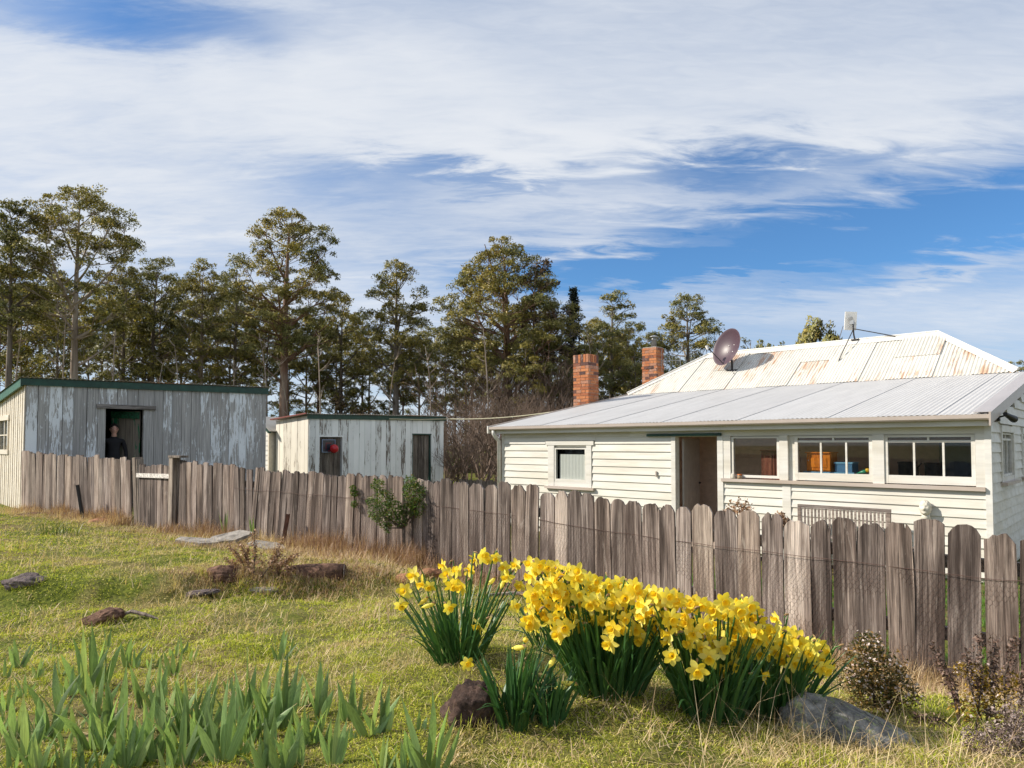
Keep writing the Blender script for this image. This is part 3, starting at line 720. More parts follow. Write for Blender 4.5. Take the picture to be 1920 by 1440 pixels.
# ---- chimneys
bk = MB().box(-.1125, .1125, -.052, .052, -.037, .037)
brick_me = bk.mesh('brick', M['brick'])
def chimney(xc, yc, W, D, ztop, zvis, soldier, corbel=False):
    """core of mortar with bricks laid round it course by course; xc,yc = centre, local"""
    core = MB().box(xc - W / 2 + .012, xc + W / 2 - .012, yc - D / 2 + .012, yc + D / 2 - .012, Z(-1.95), Z(ztop - .012)).build('chimney', M['mortar'], house)
    def put(x, y, z, sx, rz=0.0, ry=0.0, sw=1.0):
        b = link('brick', brick_me, core, (x + random.uniform(-.002, .002), y + random.uniform(-.003, .003), Z(z)), (0, ry, rz)); b.scale = (sx, sw, 1)
    z = ztop - .04
    if soldier:
        zs = ztop - .115; nf = int(W / .086); 
        for i in range(nf):
            x = xc - W / 2 + (i + .5) * W / nf
            for yy in (yc - D / 2 + .05, yc + D / 2 - .05): put(x, yy, zs, 1.0, 0, R(90))
        ns = int((D - .2) / .08)
        for i in range(ns):
            y = yc - D / 2 + .105 + (i + .5) * (D - .21) / ns
            for xx in (xc - W / 2 + .05, xc + W / 2 - .05): put(xx, y, zs, 1.0, R(90), R(90) if False else R(90))
        z = ztop - .23 - .045
    c = 0
    while z > zvis:
        e = .025 if (corbel and c == 7) else 0.0
        if c % 2 == 0:
            nb = 2; l = W / nb
            for i in range(nb):
                for yy in (yc - D / 2 + .052 - e, yc + D / 2 - .052 + e): put(xc - W / 2 + (i + .5) * l, yy, z, (l - .012 + e) / .225)
            l = D - .216
            for xx in (xc - W / 2 + .052 - e, xc + W / 2 - .052 + e):
                if l > .3:
                    put(xx, yc - l / 4, z, (l / 2 - .012) / .225, R(90)); put(xx, yc + l / 4, z, (l / 2 - .012) / .225, R(90))
                else: put(xx, yc, z, (l - .012) / .225, R(90))
        else:
            l = D / 2
            for i in range(2):
                for xx in (xc - W / 2 + .052 - e, xc + W / 2 - .052 + e): put(xx, yc - D / 2 + (i + .5) * l, z, (l - .012 + e) / .225, R(90))
            l = W - .216; q = random.uniform(.35, .65)
            for yy in (yc - D / 2 + .052 - e, yc + D / 2 - .052 + e):
                put(xc - l / 2 + l * q / 2, yy, z, (l * q - .012) / .225); put(xc + l / 2 - l * (1 - q) / 2, yy, z, (l * (1 - q) - .012) / .225)
        z -= .086; c += 1
    return core
CH1 = (hx(1103, 3.68) - .26, 3.68 + .245)
chimney(CH1[0], CH1[1], .54, .49, 2.57, .55, True)
CH2 = (hx(1232, 7.43) - .265, 7.43 + .21)
c2 = chimney(CH2[0], CH2[1], .53, .46, 3.16, 1.5, False, True)
MB().box(CH2[0] - .25, CH2[0] + .25, CH2[1] - .21, CH2[1] + .21, Z(3.148), Z(3.19)).build('chimney_cap', M['mortar'], c2)
MB().lathe([(.001, 0), (.085, 0), (.085, .25), (.09, .25), (.09, .28), (.03, .30), (.03, .33), (.16, .335), (.16, .345), (.02, .40), (.001, .40)], (CH2[0] + .05, CH2[1], Z(3.19)), 18).build('flue_pipe', M['steel'], c2, smooth=True)
# outdoor lamp on the right wall
sp = MB().box(.012, .05, .62, .70, Z(.36), Z(.46)).tube([(.05, .66, Z(.42)), (.12, .66, Z(.44))], .012, 8).tube([(.12, .62, Z(.46)), (.17, .80, Z(.41)), (.19, .90, Z(.39))], [.03, .045, .055], 12)
sp.build('wall_spotlight', M['black_pl'], house)
# ------------------------------------------------------------------ things on the roof and about the house
def hroof(px, s):                                # point on the hip roof's front plane
    y = YE + s; return hw(hx(px, y), y, ZE + kk * s)
# satellite dish
D0 = hroof(1374, .86)
dish = empty('satellite_dish', D0, HA, 'maroon round satellite dish on the cream rusted roof', 'satellite dish')
pole = MB().tube([(0, 0, -.03), (0, 0, .22), (-.04, .03, .42)], .03, 10).box(-.16, .16, -.05, .05, -.01, .03).bar((0, 0, .02), (.18, -.22, -.13), .03, .012)
pole.build('mast', M['iron'], dish)
fc = Vector((-.35, -.93, .30)).normalized()      # local facing of the bowl (towards the camera's left)
q = fc.to_track_quat('Z', 'Y').to_matrix().to_4x4()
rd = .50; bowl = MB(); prof = [(rd * i / 10, .17 * (i / 10) ** 2) for i in range(11)]
bowl.lathe([(max(r_, .001), z_) for r_, z_ in prof] + [(rd + .012, .172)] + [(max(r_, .001), z_ - .012) for r_, z_ in prof[::-1]], (0, 0, -.1), 40)
me = bowl.mesh('bowl', M['dish'], True); me.transform(Matrix.Translation((-.10, -.02, .66)) @ q @ Matrix.Scale(1.08, 4, (0, 1, 0))); bowl_o = link('bowl', me, dish)
bl = MB()
for (i, j) in ((-1, -1), (1, -1), (1, 1), (-1, 1)):
    bl.lathe([(.001, .012), (.012, .01), (.012, 0)], (.10 * i + .02, .10 * j, -.085), 8)
me = bl.mesh('bolt', M['white_pl']); me.transform(Matrix.Translation((-.10, -.02, .66)) @ q); link('bolt', me, bowl_o)
arm = MB(); base = (Matrix.Translation((-.10, -.02, .66)) @ q) @ Vector((0, -.50, .04)); fp = (Matrix.Translation((-.10, -.02, .66)) @ q) @ Vector((-.30, -.12, .46))
arm.tube([base, base * .4 + fp * .6, fp], .014, 8); arm.build('feed_arm', M['iron'], dish)
MB().tube([fp - Vector((.0, .0, .05)), fp + Vector((-.03, -.01, .05))], [.035, .045], 10).build('receiver', M['white_pl'], dish)
# wireless panel antenna on the ridge
yR = YE + AR; AX = hx(1607, yR); A0 = hw(AX, yR, ZR + .07)
ant = empty('panel_antenna', A0, HA, 'white panel antenna on a braced mast at the roof ridge', 'antenna')
MB().tube([(0, -.02, -.05), (-.03, -.03, .12), (-.05, -.03, .50)], .02, 8).box(-.09, .09, -.07, .05, -.03, .0).build('mast', M['iron'], ant)
p = MB().box(-.145, .145, -.02, .02, -.24, .24); me = p.mesh('panel', M['white_pl']); me.transform(Matrix.Translation((-.12, .03, .50)) @ Matrix.Rotation(R(35), 4, 'Z') @ Matrix.Rotation(R(4), 4, 'Y')); link('panel', me, ant)
MB().tube([(-.10, -.01, .55), (-.08, -.07, .53)], .055, 12).box(-.12, -.02, -.06, .0, .40, .50).tube([(-.12, -.02, .38), (-.16, -.05, .32), (-.10, -.05, .30), (-.04, -.04, .38)], .008, 6).build('clamp', M['steel'], ant)
e1 = hroof(1573, .82) - A0; e2 = hw(hx(1682, yR - .05), yR - .05, ZR + .02) - A0
lo = lambda w: Vector((w.dot(ax), w.dot(ay), w.z))
MB().tube([(-.04, -.03, .26), lo(e1) + Vector((0, 0, .02))], .012, 6).build('strut', M['iron'], ant)
MB().tube([(-.04, -.03, .28), lo(e2) + Vector((0, 0, .02))], .012, 6).build('strut', M['iron'], ant)
# television aerial beside the second chimney
T0 = hw(CH2[0] + .30, CH2[1] + .05, 2.75)
tv = empty('television_aerial', T0, HA, 'grey many-rod television aerial fixed beside the farther brick chimney', 'aerial')
MB().tube([(-.08, 0, 0), (.50, .35, -.02)], .010, 6).tube([(.48, .33, -.30), (.48, .33, .12)], .016, 8).build('boom', M['steel'], tv)
for i in range(7):
    f_ = i / 6; h_ = .36 - .04 * i
    MB().tube([(-.0 + .42 * f_, .0 + .30 * f_, -h_), (.42 * f_, .30 * f_, h_)], .006, 5).build('rod', M['steel'], tv)

# overhead line from the shed to the house
K2 = 1.09; SH2 = Vector((-5.07 * K2, 17.0 * K2, 0)); SHY = ay
# bench in front of the wall
BX0, BX1 = hx(1494, -.35), hx(1668, -.35)
bench = empty('slatted_bench', hw((BX0 + BX1) / 2, -.35, -GZ), HA, 'taupe slatted garden bench against the white wall, only its back showing', 'bench')
hb = (BX1 - BX0) / 2; bt = M['bench']
MB().bar((-hb, 0, .965), (hb, 0, .965), .03, .05).build('top_rail', bt, bench)
MB().bar((-hb, -.02, .50), (hb, -.02, .50), .03, .05).build('lower_rail', bt, bench)
slat = MB().box(-.014, .014, -.008, .008, 0, .41).mesh('slat', bt)
n = 24
for i in range(n): link('slat', slat, bench, (-hb + .06 + (2 * hb - .12) * i / (n - 1), -.012, .528))
for sx in (-1, 1): 
    MB().box(sx * (hb - .03) - .025, sx * (hb - .03) + .025, -.03, .02, 0, .938).build('leg', bt, bench)
    MB().box(sx * (hb - .03) - .025, sx * (hb - .03) + .025, -.50, -.45, 0, .62).build('leg', bt, bench)
    MB().box(sx * (hb - .03) - .03, sx * (hb - .03) + .03, -.51, -.031, .622, .65).build('armrest', bt, bench)
for i in range(5): MB().box(-hb, hb, -.46 + .085 * i, -.39 + .085 * i, .42, .44).build('seat_slat', bt, bench)
# plaster head on the wall
HX = hx(1732, -.1); hd = MB(); vs = []; fs = []
nn_, mm = 16, 14
def headr(u, v):                                  # u around (0 = facing out), v from chin to crown
    x = math.sin(u) * math.sin(v); y = -math.cos(u) * math.sin(v); z = -math.cos(v)
    r = 1.0
    sx, sy, sz = .080, .085, .115
    p = Vector((x * sx, y * sy, z * sz))
    if p.y < 0:
        p.y -= .022 * math.exp(-((p.x / .014) ** 2 + ((p.z + .005) / .022) ** 2))     # nose
        for s_ in (-1, 1): p.y += .016 * math.exp(-(((p.x - s_ * .03) / .016) ** 2 + ((p.z - .022) / .014) ** 2))   # eyes
        p.y += .010 * math.exp(-((p.x / .03) ** 2 + ((p.z + .045) / .008) ** 2))      # mouth
        p.y -= .012 * math.exp(-((p.x / .025) ** 2 + ((p.z + .08) / .02) ** 2))       # chin
    if p.z > .04 or p.y > .02: p *= 1.0 + .06 * math.sin(u * 9) * math.sin(v * 8)      # curls
    return p
U, V = 40, 28
for j in range(V + 1):
    for i in range(U): vs.append(headr(2 * math.pi * i / U, math.pi * (.02 + .96 * j / V)))
for j in range(V):
    for i in range(U): fs.append((j * U + i, j * U + (i + 1) % U, (j + 1) * U + (i + 1) % U, (j + 1) * U + i))
hd.add(vs, fs); hd.tube([(0, .03, -.18), (0, .015, -.08)], [.07, .045], 12)
head_o = hd.build('plaster_head', m_plain('cream_plaster', (0.70, 0.65, 0.55), 0.8, 0, 0.15, 20), None, hw(HX, -.10, -.93), (0, 0, HA), True)
tag(head_o, 'cream plaster head ornament on the white wall right of the bench', 'ornament')
# jars on the sill
j1 = MB().lathe([(.001, 0), (.036, 0), (.038, .02), (.038, .07), (.034, .085), (.034, .09), (.001, .09)], n=14).build('glass_jar', m_plain('frosted_jar', (.62, .58, .50), .3), None, hw(hx(1374, -.05), -.05, -.599), (0, 0, HA), True)
tag(j1, 'pale glass jar on the sill at the door end', 'jar')
jar = empty('lidded_jar', hw(hx(1386, -.05), -.05, -.599), HA, 'small jar with an orange lid on the window sill', 'jar')
MB().lathe([(.001, 0), (.04, 0), (.042, .02), (.042, .055), (.036, .065), (.001, .065)], n=14).build('body', m_plain('brown_jar_glass', (.32, .22, .13), .25), jar, smooth=True)
MB().lathe([(.001, .085), (.04, .083), (.042, .066), (.001, .066)], n=14).build('lid', m_plain('orange_lid', (.62, .16, .03), .4), jar, smooth=True)
# furniture behind the panes
def cab(name, px0, px1, py0, y, dep, zb, mat, label, cat):
    x0, x1 = hx(px0, y), hx(px1, y); zt = hz((px0 + px1) / 2, py0, y); w_ = (x1 - x0) / 2
    e = empty(name, hw((x0 + x1) / 2, y, zb), HA, label, cat); h = zt - zb
    MB().box(-w_, w_, .02, dep, 0, h).build('carcass', mat, e)
    n_ = 2 if w_ > .25 else 1
    for i in range(n_):
        a = -w_ + 2 * w_ * i / n_ + .008; b = -w_ + 2 * w_ * (i + 1) / n_ - .008
        dr = MB().box(a, b, .002, .018, .02, h - .03).build('cupboard_door', mat, e)
        MB().box(a + .05, b - .05, -.006, .0, .07, h - .08).build('door_panel', mat, dr)
        MB().lathe([(.001, -.012), (.012, 0), (.001, .012)], (a + .03, -.012, h * .6), 8).build('knob', M['trim'], dr)
    MB().box(-w_ - .015, w_ + .015, -.01, dep + .01, h + .001, h + .02).build('top_board', mat, e)
    return e
cab('cupboard', 1426, 1480, 846, .26, .45, -1.84, m_wood('red_brown_timber', (.16, .05, .03), (.26, .085, .05), (.33, .12, .075), 'z', 20, .2, .5), 'red-brown wooden cupboard behind the single-pane window beside the door', 'cupboard')
cab('sideboard', 1511, 1556, 850, .14, .34, -.44, m_wood('orange_varnished_timber', (.50, .13, .015), (.62, .19, .02), (.70, .24, .03), 'z', 18, .15, .35), 'bright orange wooden cabinet behind the middle window', 'cabinet')
MB_b = m_plain('light_blue_paint', (.16, .36, .55), .5)
x0, x1 = hx(1505, .13), hx(1600, .13)
bt_ = empty('blue_table', hw((x0 + x1) / 2, .25, -1.84), HA, 'light blue table under the orange cabinet behind the middle window', 'table'); w_ = (x1 - x0) / 2
MB().box(-w_, w_, -.12, .50, 1.345, 1.395).build('table_top', MB_b, bt_)
MB().box(-w_ + .02, w_ - .02, -.10, .48, 1.22, 1.344).build('apron', MB_b, bt_)
for sx in (-1, 1):
    for yy in (-.08, .44): MB().box(sx * (w_ - .06) - .03, sx * (w_ - .06) + .03, yy - .02, yy + .03, 0, 1.219).build('leg', MB_b, bt_)
x0, x1 = hx(1566, .2), hx(1598, .2)
cr = empty('blue_crate', hw((x0 + x1) / 2, .28, -.444), HA, 'blue lidded box right of the orange cabinet indoors', 'box'); w_ = (x1 - x0) / 2
MB().box(-w_, w_, -.12, .2, 0, .14).build('body', m_plain('mid_blue_paint', (.06, .16, .30), .5), cr); MB().box(-w_ - .01, w_ + .01, -.13, .21, .141, .165).build('lid', MB_b, cr)
# toy bird on the inner sill
bird = empty('toy_bird', hw(hx(1620, .08), .08, -.455), HA, 'small green and yellow toy bird on the sill of the middle window', 'toy')
MB().tube([(-.12, 0, .0), (-.06, 0, .02), (.0, 0, .035), (.03, 0, .04)], [.008, .02, .035, .02], 10).build('body', m_plain('green_plastic', (.02, .22, .12), .35), bird, smooth=True)
MB().tube([(.01, 0, .045), (.03, 0, .055), (.06, 0, .055), (.085, 0, .05)], [.012, .036, .03, .008], 12).build('head', m_plain('yellow_plastic', (.75, .42, .02), .35), bird, smooth=True)
for (a, b, t_, y, nm, lb, zb) in [(1686, 1712, 866, 1.2, 'storage_box', 'dark box in the shade behind the left light of the end window', -1.2), (1735, 1757, 868, 1.2, 'radio_set', 'dark radio in the shade behind the middle light of the end window', -1.2)]:
    x0, x1 = hx(a, y), hx(b, y); zt = hz((a + b) / 2, t_, y)
    e = empty(nm, hw((x0 + x1) / 2, y, zb), HA, lb, 'box' if nm == 'storage_box' else 'radio'); w_ = (x1 - x0) / 2
    MB().box(-w_, w_, -.1, .2, 0, zt - zb - .03).build('body', M['black_pl'], e); MB().box(-w_ - .01, w_ + .01, -.11, .21, zt - zb - .029, zt - zb).build('lid', M['iron'], e)
    if nm == 'radio_set': MB().tube([(-w_ - .12, 0, zt - zb - .25), (-w_ - .12, 0, zt - zb - .08), (-w_ - .06, 0, zt - zb)], .012, 6).build('handle', M['black_pl'], e)
x0, x1 = hx(1660, 1.0), hx(1800, 1.0)
tb = empty('work_bench', hw((x0 + x1) / 2, 1.2, -1.84), HA, 'dark work bench inside the end window', 'bench'); w_ = (x1 - x0) / 2
MB().box(-w_, w_, -.25, .35, .60, .64).build('table_top', M['inner'], tb)
for sx in (-1, 1):
    for yy in (-.2, .3): MB().box(sx * (w_ - .05) - .03, sx * (w_ - .05) + .03, yy - .03, yy + .03, 0, .599).build('leg', M['inner'], tb)
bd = MB().box(-.30, .30, 0, .03, 0, 1.9).box(-.24, .24, -.012, -.001, .15, .9).box(-.24, .24, -.012, -.001, 1.0, 1.75).build('leaning_door', m_plain('slate_blue_paint', (.06, .09, .14), .6), None, hw(hx(1800, 1.5), 1.5, -1.84), (0, 0, HA))
tag(bd, 'slate blue panelled board standing indoors behind the end window', 'board')

# ------------------------------------------------------------------ sheds
def shed_frame(name, X, Y, base, label):
    return empty(name, (X, Y, EYE + base), HA, label, 'shed')
def tin_roof(parent, x0, x1, y0, y1, zfun, mat, pitch=.076, name='roof'):
    """sheets run down the x axis; zfun(x,y) gives height; one mesh per sheet"""
    rp = None; y = y0
    while y < y1 - .01:
        ye = min(y + .76, y1); n = int((ye - y) / pitch * 6) + 1; m = MB(); vs = []
        for i in range(n + 1):
            yy = y + (ye - y) * i / n; off = .010 * math.cos(2 * math.pi * yy / pitch) + .006 * (int(y / .76) % 2)
            for xx in (x0, x1): vs.append((xx, yy, zfun(xx, yy) + off))
            for xx in (x0, x1): vs.append((xx, yy, zfun(xx, yy) + off - .003))
        m.add(vs, [(4 * i, 4 * i + 4, 4 * i + 5, 4 * i + 1) for i in range(n)] + [(4 * i + 2, 4 * i + 3, 4 * i + 7, 4 * i + 6) for i in range(n)] + [(4 * i + 1, 4 * i + 5, 4 * i + 7, 4 * i + 3) for i in range(n)] + [(4 * i, 4 * i + 2, 4 * i + 6, 4 * i + 4) for i in range(n)])
        if rp is None: rp = m.build(name, mat, parent, smooth=True)
        else: m.build('roof_sheet', mat, rp, smooth=True)
        y = ye
    return rp
def plank_wall(parent, name, y0, y1, ztop, holes, mat, wmin, wmax, xo=0.0, thick=.022, seed=1, gap=.004, zlow=None):
    """upright planks side by side on the +X face; holes = [(y0,y1,z0,z1)]; first a backing frame"""
    rr = random.Random(seed)
    fr = MB()
    fr.box(xo - .09, xo - .002, y0 + .02, y0 + .10, 0, ztop(y0) - .05); fr.box(xo - .09, xo - .002, y1 - .10, y1 - .02, 0, ztop(y1) - .05)
    fr.bar((xo - .045, y0 + .1, ztop(y0) - .06), (xo - .045, y1 - .1, ztop(y1) - .06), .085, .08)
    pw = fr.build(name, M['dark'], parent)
    y = y0
    while y < y1 - .02:
        w_ = rr.uniform(wmin, wmax); ye = min(y + w_, y1)
        for (a, b, c_, d_) in holes:
            if y < a - .01 < ye or (y < a < ye): ye = a
            if y < b - 1e-6 < ye and y >= a - 1e-6: ye = b
        if y1 - ye < .06: ye = y1
        spans = [(0.0, None)]
        for (a, b, c_, d_) in holes:
            if y >= a - 1e-4 and ye <= b + 1e-4:
                spans = []
                if c_ > .05: spans.append((0.0, c_))
                spans.append((d_, None))
        for (za, zb) in spans:
            m = MB(); zl = za if za > 0 else rr.uniform(.0, .06); o = rr.uniform(0, .010); tl = rr.uniform(-.004, .004)
            t0 = (ztop(y) if zb is None else zb); t1 = (ztop(ye) if zb is None else zb)
            ya, yb = y + gap / 2, ye - gap / 2
            m.add([(xo + o, ya, zl), (xo + o, yb, zl), (xo + o, yb + tl, t1), (xo + o, ya + tl, t0), (xo + o + thick, ya + .002, zl), (xo + o + thick, yb - .002, zl), (xo + o + thick, yb + tl - .002, t1), (xo + o + thick, ya + tl + .002, t0)],
                  [(0, 1, 2, 3), (4, 7, 6, 5), (0, 4, 5, 1), (1, 5, 6, 2), (2, 6, 7, 3), (3, 7, 4, 0)])
            m.build('plank', mat, pw)
        y = ye
    return pw

# ---- big weathered shed
B1 = -1.22
shed = shed_frame('plank_shed', -9.06, 12.7, B1, 'large grey plank shed with flaking paint, green fascia and dark open doorway')
L1 = 4.72; H0, H1 = 1.155 - B1, 1.26 - B1
zt = lambda y: H0 + (H1 - H0) * y / L1
door_y0, door_y1, door_z = 1.33, 2.03, .735 - B1
plank_wall(shed, 'front_wall', 0, L1, zt, [(door_y0, door_y1, 0, door_z)], M['shed_front'], .17, .24, seed=4)
MB().box(.035, .065, 1.16, 2.26, door_z, door_z + .085).build('lintel', M['shed_wood'], shed)
MB().box(-.05, .012, door_y0 - .03, door_y0 - .002, 0, door_z).box(-.05, .012, door_y1 + .002, door_y1 + .03, 0, door_z).build('door_jamb', M['shed_wood'], shed)
rz1 = lambda x, y: zt(y) + .10 + .11 * x
MB().add([(.040, -.10, zt(-.1) - .04), (.040, L1 + .03, zt(L1) - .055), (.040, L1 + .03, zt(L1) + .085), (.040, -.10, zt(-.1) + .085), (.066, -.10, zt(-.1) - .04), (.066, L1 + .03, zt(L1) - .055), (.066, L1 + .03, zt(L1) + .085), (.066, -.10, zt(-.1) + .085)],
         [(0, 3, 2, 1), (4, 5, 6, 7), (0, 1, 5, 4), (1, 2, 6, 5), (2, 3, 7, 6), (3, 0, 4, 7)]).build('fascia_board', M['green'], shed)
tin_roof(shed, -3.35, .10, -.12, L1 + .09, rz1, M['shed_tin'])
mb = MB(); mb.add([(.036, -.095, zt(-.1) + .09), (-3.3, -.095, zt(-.1) + .09 - .365), (-3.3, -.095, zt(-.1) - .06 - .365), (.036, -.095, zt(-.1) - .06), (.036, -.06, zt(-.1) + .09), (-3.3, -.06, zt(-.1) + .09 - .365), (-3.3, -.06, zt(-.1) - .06 - .365), (.036, -.06, zt(-.1) - .06)],
       [(0, 1, 2, 3), (4, 7, 6, 5), (0, 4, 5, 1), (1, 5, 6, 2), (2, 6, 7, 3), (3, 7, 4, 0)]); mb.build('barge_board', m_plain('mid_green_trim_paint', (0.025, 0.125, 0.075), .5, 0, .2), shed)
# left wall of cream boards with narrow battens, a window in it
lw = MB(); wx0, wx1, wz0, wz1 = -2.25, -1.30, -.09 - B1, .50 - B1
for (a, b, c_, d_) in [(-3.2, wx0, 0, 2.1), (wx0, wx1, 0, wz0), (wx0, wx1, wz1, 2.2), (wx1, .02, 0, 2.28)]: lw.box(a, b, .01, .05, c_, d_)
lwo = lw.build('side_wall', M['shed_cream'], shed)
x = -.0
k_ = 0
while x > -3.15:
    w_ = .17; xa = x - w_
    top = H0 + .06 + .11 * xa - .02
    segs = [(0.0, top)]
    if not (xa > wx1 + .06 or x < wx0 - .06): segs = [(0.0, wz0 - .09), (wz1 + .10, top)]
    for (a, b) in segs:
        MB().box(xa + .004, x - .004, -.016 - .003 * (k_ % 2), .009, a, b).build('board', M['shed_cream'], lwo)
        MB().box(x - .022, x + .022, -.027, -.0195, a, b - .01).build('batten', M['shed_cream'], lwo)
    x -= w_ + .002; k_ += 1
wn = MB().box(wx0 - .08, wx1 + .10, -.045, .009, wz1, wz1 + .10).box(wx0 - .08, wx1 + .10, -.045, .009, wz0 - .09, wz0 - .005).box(wx0 - .05, wx0, -.038, .009, wz0 - .005, wz1).box(wx1, wx1 + .05, -.038, .009, wz0 - .005, wz1).build('window', M['shed_cream'], shed)
for i in range(2):
    a = wx0 + (wx1 - wx0) * i / 2; MB().box(a + .02, a + (wx1 - wx0) / 2 - .02, .018, .022, wz0, wz1).build('pane', M['glass'], wn)
MB().box((wx0 + wx1) / 2 - .02, (wx0 + wx1) / 2 + .02, .0, .04, wz0, wz1).box(wx0, wx1, .002, .038, (wz0 + wz1) / 2 - .012, (wz0 + wz1) / 2 + .012).build('glazing_bar', M['shed_cream'], wn)
# closed off inside
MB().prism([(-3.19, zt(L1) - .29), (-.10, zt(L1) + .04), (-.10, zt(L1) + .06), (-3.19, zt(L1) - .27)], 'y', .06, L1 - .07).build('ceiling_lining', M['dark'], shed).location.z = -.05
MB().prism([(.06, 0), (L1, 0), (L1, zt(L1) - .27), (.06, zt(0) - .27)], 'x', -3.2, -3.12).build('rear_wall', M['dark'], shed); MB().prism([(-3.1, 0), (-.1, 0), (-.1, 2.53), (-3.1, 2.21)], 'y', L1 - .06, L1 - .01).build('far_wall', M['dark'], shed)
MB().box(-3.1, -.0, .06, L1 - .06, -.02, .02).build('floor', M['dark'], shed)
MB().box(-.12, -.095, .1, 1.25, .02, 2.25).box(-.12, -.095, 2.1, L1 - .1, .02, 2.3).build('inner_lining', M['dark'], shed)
# door leaf standing open inwards
dl = None; dv = Vector((-.72, -.60, 0)).normalized(); h0 = Vector((-.07, door_y1 - .03, 0))
for i in range(4):
    a = h0 + dv * (.155 * i); b = a + dv * .150
    q_ = MB().bar((a.x, a.y, .02 + door_z / 2 - .02), (b.x, b.y, .02 + door_z / 2 - .02), .022, door_z - .06)
    if dl is None: dl = q_.build('door', M['green_door'], shed)
    else: q_.build('door_plank', M['green_door'], dl)
MB().bar((h0 + dv * .0 + Vector((.03, -.03, door_z - .12))), (h0 + dv * .61 + Vector((.03, -.03, door_z - .10))), .02, .14).build('door_rail', m_plain('green_door_paint', (.010, .11, .05), .6, 0, .6, 25), dl)

